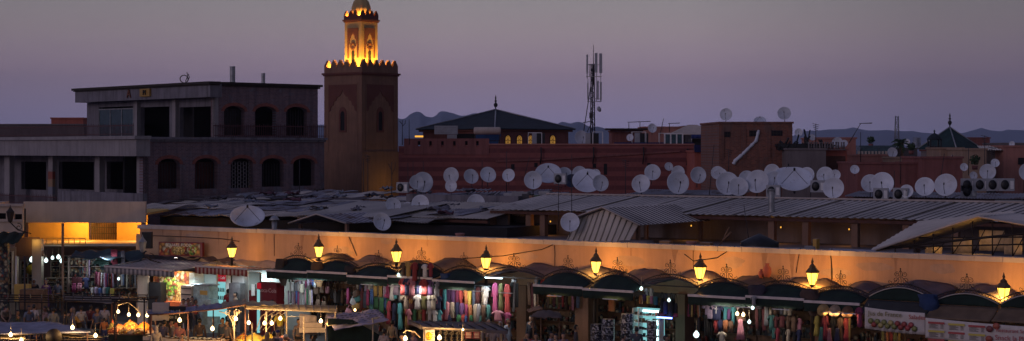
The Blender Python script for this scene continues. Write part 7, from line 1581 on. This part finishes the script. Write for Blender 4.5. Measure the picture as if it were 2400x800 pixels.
# S3: curved canvas stall with benches
T, b = stall_base('food_stall', 'long stall under curving blue grey canvas in the lower left middle', 460, 71)
P3 = [(345,738,731,69.5,74),(400,736,728,69.5,74),(460,730,722,69.6,74),(520,724,714,69.8,74),(575,714,706,70,74.5)]
for i, ((x0,f0,b0,yf,yb),(x1,f1,b1,yf1,yb1)) in enumerate(zip(P3, P3[1:])):
    quadcloth(T, rel(x0,b0-4,yb,b), rel(x1,b1-4,yb1,b), rel(x1,f1,yf1,b), rel(x0,f0,yf,b), (.28,.27,.38) if i < 3 else (.45,.36,.24), .10, sd=7.7+i, wob=.10)
q = MB(); q.tube([rel(px,f0,yf-.05,b) for px,f0,b0,yf,yb in P3], .03, 5); part('front_beam', q, MT['rust'], T)
for px, y0, Y in ((354,738,69.4),(441,733,69.4),(575,712,70),(365,728,74),(500,718,74)): a = rel(px,y0,Y,b); post(T, (a[0],a[1],0), a, .03, 'rust')
for px, py, P, lab in ((421,751,34,'left one under the curving canvas stall'),(498,771,30,'low one under the curving canvas stall')): bulb(px, py, 69.0, P, lab, .095)
for k, (px, py) in enumerate(((392,758),(412,772),(436,786),(470,776),(446,762),(480,752))):
    Y = 71.5-k*.2; p = world(px, py, Y); T2 = thing('bench_table', f'long dark plank table with white plates below the curving canvas, {WORDS[k]}', 'table', (p.x, Y, G), -.25, 'plank tables below the curving canvas'); hh_ = max(.5, min(1.0, p.z-G))
    q = MB(); q.box(-1.0,1.0,-.2,.2,hh_-.04,hh_); part('plank_top', q, MT['wood'], T2)
    for x in (-.8,.8): q = MB(); q.box(x-.03,x+.03,-.15,.15,0,hh_-.043); part('leg', q, MT['iron'], T2)
    q = MB(); q.box(-1.0,1.0,-.235,-.203,hh_-.16,hh_-.005); part('apron', q, MT['cream'], T2)
    for j in range(5): q = MB(); q.lathe([(.05,0),(.09,.02),(.09,.03),(.02,.015)], 10); solo('plate', q, MT['white'], 'small white plate on the plank tables below the curving canvas', 'plate', (p.x+(-.8+.4*j)*.97, Y-(-.8+.4*j)*.25, G+hh_+.003), 0, 'white plates on the plank tables')
q = MB(); q.box(-.35,.35,0,.3,0,.75); solo('parcel_stack', q, MT['cream'], 'pale stacked boxes beside the dark menu stand at stall back', 'boxes', world(376, 752, 72.5))
q = MB(); q.box(-.6,.6,0,.06,0,.7); o = solo('menu_board', q, MT['blk'], 'dark board with rows of white writing behind the curving canvas stall', 'board', world(402, 757, 72.6))
for r_, t in enumerate(('A 1500 TP','1001 B')): writing(o, t, (0,-.01,.42-.24*r_), .17, (.6,.6,.6), nm='lettering')
# S4: yellow produce stall with bracket post and open roof frame
T, b = stall_base('food_stall', 'bright stall with yellow and green heaps under an open pipe roof', 615, 71)
quadcloth(T, rel(555,708,75,b), rel(640,706,75,b), rel(655,716,71,b), rel(562,718,71,b), (.50,.40,.25), .1)
q = MB()
for k in range(6): t = k/5; q.tube([rel(565+t*10,712+12*t,75-4.6*t,b), rel(790,718+14*t,75-4.6*t,b)], .026, 5)
for k in range(13): s = k/12; q.tube([rel(572+s*215,712+6*s,75,b), rel(582+s*205,724+8*s,70.3,b)], .02, 4)
part('roof_lattice', q, MT['tarp'], T)
q = MB()
for k in range(4): q.tube([rel(600+k*8,775,71.5,b), rel(612+k*14,742,71.5,b), rel(640+k*14,724,71.5,b)], .016, 4)
part('bent_pipes', q, MT['tarp'], T)
for px, y0, Y in ((549,728,70),(591,757,69.8),(624,730,70.2),(712,742,70.4),(786,732,70.4),(672,722,71)): a = rel(px,y0,Y,b); post(T, (a[0],a[1],0), a, .032, 'tarp' if px != 591 else 'iron')
a = rel(549,730,70,b); bracket(T, a[0], a[1], a[2], -1, .62); bracket(T, a[0], a[1], a[2], 1, .3)
q = MB(); q.tube([rel(672,742,70.4,b), rel(712,742,70.4,b), rel(712,800,70.4,b)], .024, 5); part('side_frame', q, MT['steel'], T)
counter(T, b, 548, 690, 800, 69.7, 72.2, .80, skirt=(.05,.08,.03))
for px, py, P, lab in ((553,748,34,'beside the scrolled bracket post'),(583,757,20,'smaller one right of the bracket post'),(620,758,28,'left of the pair over the yellow heaps'),(637,758,28,'right of the pair over the yellow heaps'),(657,747,26,'right above the yellow heaps'),(752,753,30,'hanging between yellow stall and printed tarpaulin')): bulb(px, py, 69.6, P, lab, .09)
FL = ['large pale yellow heap in the middle','green heap at the left front','white heap at the middle front','lime green heap at the right front','orange red heap at the far right front','golden heap at the left back','yellow heap at the right back','pink heap at the right back end','dark red heap at the front corner']
for k, (px, Y, w_, h_, mt, c) in enumerate(((596,71.2,1.0,.40,'gloss',(.7,.5,.10)),(563,70.2,.5,.2,'gloss',(.45,.42,.05)),(585,70.1,.5,.2,'gloss',(.65,.62,.35)),(607,70.1,.5,.2,'gloss',(.4,.5,.05)),(630,70.2,.4,.2,'gloss',(.65,.12,.03)),(570,71.4,.8,.34,'spice',None),(630,71.4,.9,.34,'gloss',(.7,.55,.06)),(664,71.2,.8,.3,'gloss',(.6,.25,.2)),(650,70.3,.5,.2,'gloss',(.55,.08,.03)))):
    heap(px, HY+(H-G-.80)*FO/Y, Y, w_, w_, h_, mt, FL[k]+' of the yellow stall', 46, .05, c)
q = MB(); q.surf(lambda s, t: ((s-.5)*.7, .04*sin(s*9), -t*.8-.1*s), 8, 6, .012); o = solo('white_sheet', q, MT['canvas'], 'white printed paper hanging behind the yellow stall', 'paper', world(722, 735, 71), color=(.30,.25,.25)); 
for py, w_, c, lab in ((768,.8,(.30,.24,.22),'upper'),(780,1.1,(.34,.28,.25),'lower')): q = MB(); q.box(-w_/2,w_/2,0,.4,0,.2); solo('stacked_tray', q, MT['gloss'], f'{lab} pale tray of the pile right of the yellow stall', 'tray', world(732, py, 70.8), color=c)
# printed tarpaulin and beige canopy
T, b = stall_base('food_stall', 'stall under a beige canopy half covered by a printed tarpaulin', 830, 70)
quadcloth(T, rel(764,735,71.5,b), rel(880,733,71.5,b), rel(898,756,69.5,b), rel(762,765,69.5,b), (.60,.46,.28), .06)
pt = quadcloth(T, rel(765,741,71,b), rel(884,725,72,b), rel(912,752,69.4,b), rel(784,774,68.9,b), (.42,.36,.46), .05, nm='printed_tarpaulin')
q = MB(); A0, B0, C0, D0 = [Vector(rel(*x, b)) for x in ((765,741,71),(884,725,72),(912,752,69.4),(784,774,68.9))]
for r_ in range(5):
    for c_ in range(11):
        s = .06+c_*.085+rnd.uniform(-.01,.01); t = .2+r_*.15; ds = rnd.uniform(.02,.06)
        P_ = lambda s, t: A0*(1-s)*(1-t)+B0*s*(1-t)+C0*s*t+D0*(1-s)*t+Vector((0,-.02,-.05*4*s*(1-s)*sin(pi*t)+.09))
        q.add([P_(s,t),P_(s+ds,t),P_(s+ds,t+.05),P_(s,t+.05)], [(0,1,2,3)])
part('print', q, MT['iron'], pt, kind='stuff')
for px, y0, Y in ((764,742,69.4),(874,745,69.4),(885,733,72)): a = rel(px,y0,Y,b); post(T, (a[0],a[1],0), a, .035, 'tarp' if px < 880 else 'rust')
q = MB(); q.prism([[(0,0),(2.6,0),(1.0,.9),(0,.95)]], 0, .05); o = solo('green_sheet', q, MT['teal_c'] if 'teal_c' in MT else MT['green'], 'dark green tarpaulin sloping down below the beige canopy', 'tarpaulin', world(768, 800, 69.6)+Vector((0,0,-.02)))
q = MB(); q.box(0,1.1,0,.7,0,.95); solo('steel_case', q, MT['steel'], 'grey ribbed metal case below the beige canopy', 'case', world(822, 815, 70))
bulb(832, 727, 72.6, 16, 'resting on the pipes above the beige canopy', .06, .05)
# S5: glass sided kiosk stall at the lower middle
T, b = stall_base('food_stall', 'glass sided stall with dark flat roof and yellow number sign', 1060, 66)
A0 = rel(958,752,70,b); B0 = rel(1150,756,70,b); C0 = rel(1190,776,66.5,b); D0 = rel(985,764,66,b)
q = MB(); V4 = [Vector(x) for x in (A0,B0,C0,D0)]; q.add(V4+[v-Vector((0,0,.12)) for v in V4], [(3,2,1,0),(4,5,6,7),(0,1,5,4),(1,2,6,5),(2,3,7,6),(3,0,4,7)]); part('flat_roof', q, MT['roofdk'], T)
q = MB()
for k in range(9): q.tube([V4[0].lerp(V4[1],k/8)+Vector((0,0,.03)), V4[3].lerp(V4[2],k/8)+Vector((0,0,.03))], .03, 4)
part('roof_ribs', q, MT['iron'], T)
for px, y0, Y in ((994,768,66),(1083,772,66.1),(1129,774,66.2),(1175,770,69)): a = rel(px,y0,Y,b); post(T, (a[0],a[1],0), (a[0],a[1],a[2]-.02), .04, 'tarp')
q = MB(); q.tube([rel(990,768,65.95,b), rel(1132,774,66.15,b)], .035, 4); part('front_rail', q, MT['tarp'], T)
counter(T, b, 988, 1140, 800, 66.0, 68.0, .9, skirt=(.2,.15,.06))
q = MB(); a = rel(996,800,65.9,b); c = rel(1019,773,65.9,b); q.box(a[0], c[0], a[1]-.03, a[1], a[2]-.1, c[2]); sg = part('number_sign', q, MT['signlit'] if 'signlit' in MT else MT['cream'], T, label='pale sign with a black 5 on a yellow disc')
q = MB(); q.lathe([(.13,-.045),(.13,-.035)], 20); q.v = [(x+a[0]+.15, z+a[1], y*1.15+c[2]-.24) for x, y, z in q.v]; part('yellow_disc', q, MT['gloss'], sg, color=(.75,.5,.02))
writing(sg, '5', (a[0]+.15, a[1]-.06, c[2]-.31), .2, (.02,.02,.02), nm='number')
q = MB()
for r_ in range(6): q.box(a[0]+.05 if r_ > 3 else c[0]-.13, c[0]-.03, a[1]-.045, a[1]-.033, c[2]-.12-.07*r_, c[2]-.10-.07*r_)
part('sign_lines', q, MT['redp'], sg, kind='stuff')
for k, (px, lab) in enumerate(((1098,'left'),(1117,'right'))):
    q = MB(); q.box(-.13,.13,0,.03,0,.26); o = solo('red_card', q, MT['redp'], f'{lab} dark red price card in the glass sided stall', 'price card', world(px, 794, 65.9)); 
    q = MB()
    for r_ in range(4): q.box(-.1,.1,-.012,-.001,.04+.055*r_,.06+.055*r_)
    part('card_lines', q, MT['cream'], o, kind='stuff')
for k in range(5):
    x = 1030+k*14; q = MB(); q.tube([rel(x,800,67,b),(rel(x,800,67,b)[0]+.05,67-b.y,2.0)], .012, 4); bs = Vector(rel(x,775,67,b)); 
    for j in range(3): q.tube([(bs.x+a_*1.3, bs.y, bs.z-.1-.25*j+c_*1.3) for a_,_,c_ in spiral(0,0,.01,.08,j,1.2,10)], .01, 4)
    part('scroll_screen', q, MT['tarp'], T)
for px, py, P, lab in ((950,794,30,'left of the number sign in the lower middle'),(1030,792,46,'big one right of the number sign'),(1085,773,6,'small one high in the glass sided stall')): bulb(px, py, 65.4, P, lab, .10 if P > 10 else .05)
q = MB(); q.tube([tuple(world(945,780,65.6)), tuple(world(955,774,65.6)), tuple(world(972,778,65.6)), tuple(world(985,792,65.6))], .018, 5); rebase(solo('curved_pipe', q, MT['tarp'], 'curved bare pipe arching left of the number sign', 'pipe'))
# cart with brown cover and umbrella cloth
T = thing('covered_cart', 'vendor cart under a brown cloth cover before the souvenir shop', 'cart', (world(1275,0,69).x, 69, G)); b = Vector(T.location)
quadcloth(T, rel(1250,733,70.5,b), rel(1312,731,70.5,b), rel(1318,746,68.3,b), rel(1245,744,68.3,b), (.16,.11,.09), -.15, nm='cloth_cover')
quadcloth(T, rel(1234,727,70.8,b), rel(1264,716,71,b), rel(1272,724,69.6,b), rel(1240,733,69.6,b), (.40,.22,.12), -.05, nm='tilted_cloth')
for px in (1250,1268,1311): a = rel(px,742,69,b); post(T, (a[0],a[1],0), (a[0],a[1],a[2]), .03, 'wood')
q = MB(); q.box(-.7,.8,-.4,.4,.5,.85); part('cart_box', q, MT['goods'], T)
q = MB(); q.box(0,5.5,0,.7,.7,.76); T = thing('long_table', 'long teal topped table at the bottom edge right of centre', 'table', (world(1330,0,65.5).x, 65.5, G)); part('table_top', q, MT['gloss'], T, color=(.04,.12,.15))
for x in (.1,5.3): q = MB(); q.box(x,x+.1,.1,.6,0,.697); part('leg', q, MT['iron'], T)
# extra lights the eye finds behind the stalls: small lit windows of a cart
q = MB(); q.box(-.4,.4,0,.3,0,.45); T = solo('lit_icebox', q, MT['coolcase'], 'small glowing cool box behind the curving canvas stall', 'cool box', world(508, 742, 74)); 
# ================================================================== the people
P_ = person
P_(80,715,'stand','shirt',(.60,.55,.58),(.05,.05,.06),'hair',150,'person in a white shirt standing before the pottery shop')
P_(106,720,'walk','shirt',(.45,.28,.25),(.06,.05,.05),'hair',-60,'person in a dusty pink shirt walking before the pottery shop')
P_(68,718,'stand','shirt',(.18,.22,.32),(.04,.05,.08),'hair',30,'person in a blue grey shirt behind the white shirted one')
P_(124,722,'stand','jacket',(.30,.30,.32),(.05,.05,.06),'hair',200,'person in a grey jacket right of the dusty pink shirt')
P_(12,724,'bend','shirt',(.40,.32,.25),(.10,.07,.05),'hair',10,'person in a tan shirt bending at the left edge')
P_(85,750,'stand','shirt',(.05,.15,.22),(.03,.03,.05),'hair',170,'person in a teal shirt just behind the bottom left canvas')
P_(108,746,'stand','robe',(.15,.12,.06),None,('headscarf',(.1,.08,.04)),160,'person in an olive robe just behind the bottom left canvas')
P_(190,718,'stand','shirt',(.55,.52,.55),(.1,.1,.14),'hair',180,'person in a pale shirt before the left scarf stall')
P_(212,716,'stand','jacket',(.20,.05,.05),(.04,.04,.05),'hair',150,'person in a dark red jacket before the left scarf stall')
P_(245,715,'stand','shirt',(.45,.42,.52),(.05,.06,.10),'hair',170,'person in a lavender shirt left of the orange stall')
P_(244,746,'stand','shirt',(.50,.18,.08),(.04,.06,.25),'hair',190,'child in an orange shirt and blue trousers left of the orange stall',hgt=1.2)
P_(184,737,'bend','shirt',(.50,.30,.10),(.10,.07,.04),'hair',-70,'person in an ochre shirt stooping over a smoky grill')
P_(80,672,'stand','robe',(.03,.03,.04),None,('headscarf',(.60,.58,.62)),0,'person in a black robe and white headscarf at the pottery shop',Y=90.0,gz=G+.35)
P_(108,668,'stand','robe',(.12,.04,.14),None,('headscarf',(.08,.03,.12)),10,'person in a purple robe beside the one in white headscarf',Y=89.6,gz=G+.35)
P_(136,672,'stand','shirt',(.10,.10,.14),(.04,.04,.05),'hair',160,'person in a dark shirt looking at the lit ornaments',Y=90,gz=G+.3)
P_(430,702,'stand','shirt',(.40,.22,.26),(.08,.08,.1),'hair',-30,'woman in a pale pink top queueing at the orange counter, leftmost')
P_(441,700,'stand','shirt',(.45,.25,.28),(.08,.08,.1),'hair',20,'woman in a rose top second in the queue at the kiosk')
P_(450,696,'stand','jacket',(.14,.09,.10),(.05,.05,.07),'hair',40,'person in a dark jacket third in the queue at the kiosk')
P_(458,703,'stand','shirt',(.60,.08,.08),(.08,.08,.1),'hair',60,'person in a bright red shirt at the end of the kiosk queue')
P_(535,672,'stand','shirt',(.40,.03,.04),(.05,.05,.06),'hair',150,'person in a dark red shirt before the lit fridge',Y=83.6,gz=G+.35)
P_(546,668,'stand','jacket',(.30,.12,.08),(.1,.1,.1),('headscarf',(.35,.18,.08)),170,'person with curly auburn hair beside the dark red shirt',Y=84.5,gz=G+.3)
P_(552,684,'stand','shirt',(.40,.32,.26),(.08,.07,.07),'hair',-70,'woman in a beige top with long dark hair by the steel cabinet',Y=82.4,gz=G+.3)
P_(598,672,'reach','shirt',(.62,.60,.58),(.3,.3,.3),('cap',(.40,.08,.30)),60,'cook in white with a magenta cap in the kiosk kitchen',Y=85.0,gz=G+.55)
P_(638,690,'stand','shirt',(.22,.08,.09),(.05,.05,.06),'hair',-20,'person in a maroon shirt leaning by the dark red cooler',Y=80.5,gz=G+.1)
P_(505,712,'sit','shirt',(.10,.08,.14),(.05,.05,.08),'hair',150,'person in a dark shirt sitting behind the curving canvas')
P_(421,756,'stand','stripe',(.3,.1,.1),(.05,.05,.06),'hair',180,'person in a black and white striped shirt under the canvas bulb') if False else None
P_(421,756,'stand','shirt',(.32,.12,.12),(.05,.05,.06),'hair',170,'person in a brick red shirt under the left canvas bulb')
P_(427,784,'stand','shirt',(.2,.2,.22),(.05,.05,.06),'hair',0,'child looking out at the bottom under the canvas bulb',hgt=1.2)
P_(365,766,'stand','robe',(.26,.22,.22),None,('headscarf',(.30,.25,.26)),200,'person in a grey robe and headscarf right of the orange stall')
P_(656,768,'stand','shirt',(.65,.55,.06),(.1,.1,.1),'hair',10,'stall keeper in a bright yellow shirt behind the yellow stall',Y=72.6,gz=G+.4)
P_(651,770,'stand','shirt',(.45,.40,.45),(.05,.05,.08),('cap',(.03,.05,.20)),160,'person in a striped shirt and blue cap at the yellow stall',Y=67.8)
P_(626,774,'stand','robe',(.42,.28,.15),None,('headscarf',(.40,.26,.14)),180,'person in a sand robe and hood before the yellow stall',Y=67.2)
P_(642,772,'stand','shirt',(.1,.1,.12),(.05,.05,.06),'hair',170,'dark haired person between the sand robe and blue cap',Y=67.5)
P_(692,775,'bend','shirt',(.55,.50,.45),(.1,.1,.1),('cap',(.6,.58,.55)),-60,'person in a white cap stooping right of the yellow stall',Y=68.5)
P_(944,762,'stand','shirt',(.55,.42,.42),(.1,.1,.12),'hair',-80,'person in a pale pink shirt left of the number sign',Y=66.6)
P_(970,768,'stand','jacket',(.14,.10,.18),(.06,.06,.08),'hair',-60,'person in a dark purple jacket behind the curved pipe',Y=68.0)
P_(1190,748,'stand','robe',(.34,.40,.55),None,'hair',60,'tall person in a pale blue robe before the tall kaftans')
P_(1172,756,'stand','robe',(.48,.38,.34),None,('headscarf',(.55,.45,.42)),-30,'woman in a beige robe and pale headscarf carrying a pink bag')
P_(1155,762,'stand','shirt',(.38,.36,.50),(.30,.28,.40),'hair',170,'person with lilac clothes left of the woman in beige')
P_(1145,752,'stand','jacket',(.30,.20,.20),(.08,.06,.06),('headscarf',(.30,.18,.16)),10,'person in a brown jacket at the foot of the kaftan stall')
P_(1206,776,'bend','shirt',(.62,.50,.52),(.1,.1,.1),('cap',(.10,.09,.10)),70,'person in a white shirt and grey cap stooping at the bottom',Y=66.8)
P_(1236,770,'stand','shirt',(.40,.03,.04),(.06,.05,.06),'hair',0,'person in a deep red shirt facing the viewer at the bottom',Y=67.2)
P_(1248,748,'stand','jacket',(.05,.05,.06),(.04,.04,.05),'hair',60,'person in a black jacket before the covered cart',Y=70.0,gz=G+.15)
P_(1256,772,'stand','shirt',(.55,.42,.45),(.08,.08,.1),'hair',10,'person in a pale rose shirt right of the deep red shirt',Y=66.8)
P_(1245,735,'stand','jacket',(.04,.05,.07),(.04,.04,.05),'hair',-40,'tall dark clothed person behind the covered cart',Y=72.4,gz=G+.15)
P_(1291,763,'stand','shirt',(.55,.53,.66),(.1,.1,.14),'hair',70,'man in a white collared shirt looking left by the table',Y=67.4)
P_(1303,778,'stand','shirt',(.12,.10,.14),(.05,.05,.06),'hair',-30,'person in a dark shirt right of the white collared man',Y=66.6)
P_(1320,778,'stand','shirt',(.26,.20,.30),(.05,.05,.06),'hair',20,'person in a mauve shirt beside the long teal table',Y=67.0)
P_(1461,763,'reach','shirt',(.60,.54,.48),(.10,.08,.10),'hair',110,'woman in a white sleeveless top reaching to the racks',Y=66.6)
P_(1492,757,'stand','shirt',(.08,.09,.12),(.04,.04,.06),'hair',180,'man in a dark shirt before the lit display case',Y=67.8,gz=G+.15)
P_(1640,775,'stand','shirt',(.30,.34,.40),(.06,.06,.07),'hair',150,'person in a blue grey shirt by the glowing cyan figure',Y=64.8)
q = MB(); q.box(-.16,.16,-.07,.07,0,.24); q.tube([(-.1,0,.24),(0,0,.55),(.1,0,.24)], .012, 4); solo('shoulder_bag', q, MT['cloth'], 'pink shoulder bag carried by the woman in beige', 'bag', (world(1180,0,70.4).x, 69.9, G+.78), .4, color=(.60,.36,.34))
# benches for the sitter
T = thing('bench', 'dark bench under the sitter behind the curving canvas', 'bench', (world(505,0,(H-G-1.22*1.62/1.7)*FO/(712-HY)).x, (H-G-1.22*1.62/1.7)*FO/(712-HY), G)); q = MB(); q.box(-.5,.5,-.2,.25,.32,.37); part('seat', q, MT['wood'], T)
for x in (-.42,.42): q = MB(); q.box(x-.03,x+.03,-.15,.2,0,.317); part('leg', q, MT['wood'], T)

TB = [(20,742,79),(58,748,78),(150,742,79),(196,752,77),(228,738,80),(160,760,75),(230,765,74),(40,760,75)]
for k, (px, py, Y) in enumerate(TB):
    p = world(px, py, Y); T = thing('square_table', f'dark low table with a cloth in the dim left of the square, {WORDS[k]}', 'table', (p.x, Y, G), rnd.uniform(-.4,.4), 'dark tables on the left of the square')
    q = MB(); q.box(-.6,.6,-.35,.35,.68,.72); part('table_top', q, MT['canvas'], T, color=rnd.choice([(.08,.10,.14),(.12,.04,.04),(.05,.12,.16),(.10,.09,.08)]))
    for x in (-.55,.51):
        for y in (-.3,.26): q = MB(); q.box(x, x+.04, y, y+.04, 0, .677); part('leg', q, MT['iron'], T)
P_(152,728,'stand','jacket',(.06,.06,.08),(.05,.05,.06),'hair',150,'dark clothed person between the pergolas on the left')
P_(170,722,'walk','robe',(.16,.15,.20),None,('headscarf',(.14,.12,.16)),-80,'person in a slate robe walking before the beige sheets')
P_(40,728,'stand','jacket',(.05,.07,.06),(.05,.05,.06),'hair',60,'dark green clothed person near the left edge')
P_(228,722,'stand','shirt',(.10,.12,.22),(.05,.05,.06),'hair',-30,'person in a dull blue shirt left of the lavender shirt')
P_(385,742,'stand','jacket',(.07,.06,.06),(.05,.05,.06),'hair',180,'dark clothed customer at the plank tables, left one')
P_(468,748,'stand','jacket',(.09,.06,.06),(.05,.05,.06),'hair',170,'dark clothed customer at the plank tables, right one')
P_(533,752,'walk','shirt',(.20,.18,.20),(.05,.05,.06),'hair',-60,'person in grey walking left of the scrolled bracket post')
P_(900,770,'stand','shirt',(.28,.24,.26),(.05,.05,.06),'hair',150,'person in a mouse grey shirt right of the printed tarpaulin',Y=68.5)
P_(1350,764,'stand','jacket',(.08,.07,.09),(.05,.05,.06),'hair',90,'dark clothed person right of the souvenir shop doorway',Y=70)
P_(1560,772,'walk','jacket',(.10,.09,.10),(.05,.05,.06),'hair',90,'dark clothed person passing right of the lit display case',Y=66)
P_(1830,782,'walk','shirt',(.16,.12,.12),(.05,.05,.06),'hair',-90,'person in a brown shirt passing the dark clothes stall',Y=63)

for k, (px, py, Y) in enumerate(((15,793,63.4),(60,791,63.4),(98,792,63.3),(140,789,63.3),(182,788,63.3),(214,793,63.3))):
    heap(px, HY+(H-G-.853)*FO/Y, Y, .34, .34, .16, 'gloss', ('yellow','brown','red','pale','orange','green')[k]+' heap of food on the bottom left stall counter', 30, .035, ((.6,.42,.1),(.3,.16,.07),(.5,.1,.05),(.6,.5,.36),(.65,.28,.06),(.2,.32,.07))[k])
for k, (px, Y) in enumerate(((1005,66.6),(1040,66.5),(1066,66.6),(1100,66.8),(1122,66.7))):
    heap(px, HY+(H-G-.9)*FO/Y, Y, .36, .36, .3, 'gloss', ('orange','green','yellow','white','red')[k]+' heap of fruit on the glass sided stall counter', 30, .05, ((.7,.3,.05),(.2,.36,.07),(.7,.5,.1),(.6,.55,.45),(.5,.08,.05))[k])
for k, (px, Y) in enumerate(((385,72.0),(405,72.1),(522,73.0),(545,74.0),(700,72.5),(735,73.2),(800,73.0),(920,72.0))):
    P_(px, 700, 'stand', rnd.choice(['shirt','jacket']), rnd.choice([(.12,.10,.14),(.25,.20,.20),(.10,.14,.20),(.30,.26,.24)]), (.05,.05,.06), 'hair', rnd.uniform(-180,180), ('shopper in dark clothes behind the curving canvas, left','shopper in dark clothes behind the curving canvas, second','shopper between the curving canvas and the fridge','shopper before the steel cabinet','shopper behind the white printed paper','shopper before the second scarf stall','shopper before the dark glassware shop','shopper before the gold kaftan')[k], Y=Y)
# ---------------------------------------------------------------- the crowd of labels: look-alikes get an ordinal along their own row
from collections import defaultdict
bpy.context.view_layer.update()
def pxof(o):
    p = o.matrix_world.translation; return CX+p.x*FO/max(p.y, 1)
grp = defaultdict(list)
for o in scene.objects:
    if o.parent is None and o.get('label'): grp[o['label']].append(o)
for lab, os_ in grp.items():
    if len(os_) > 1:
        os_.sort(key=pxof)
        for i, o in enumerate(os_):
            wds = lab.split(); tail = (WORDS[i] if i < 20 else f'number {i+1}')+' from the left'
            if i >= 20: tail = f'{i+1}th from the left'
            room = 16-len(tail.split()); o['label'] = ' '.join(wds[:room])+', '+tail

for o in scene.objects:
    if o.get('label') and len(o['label'].split()) > 16: o['label'] = ' '.join(o['label'].split()[:16])
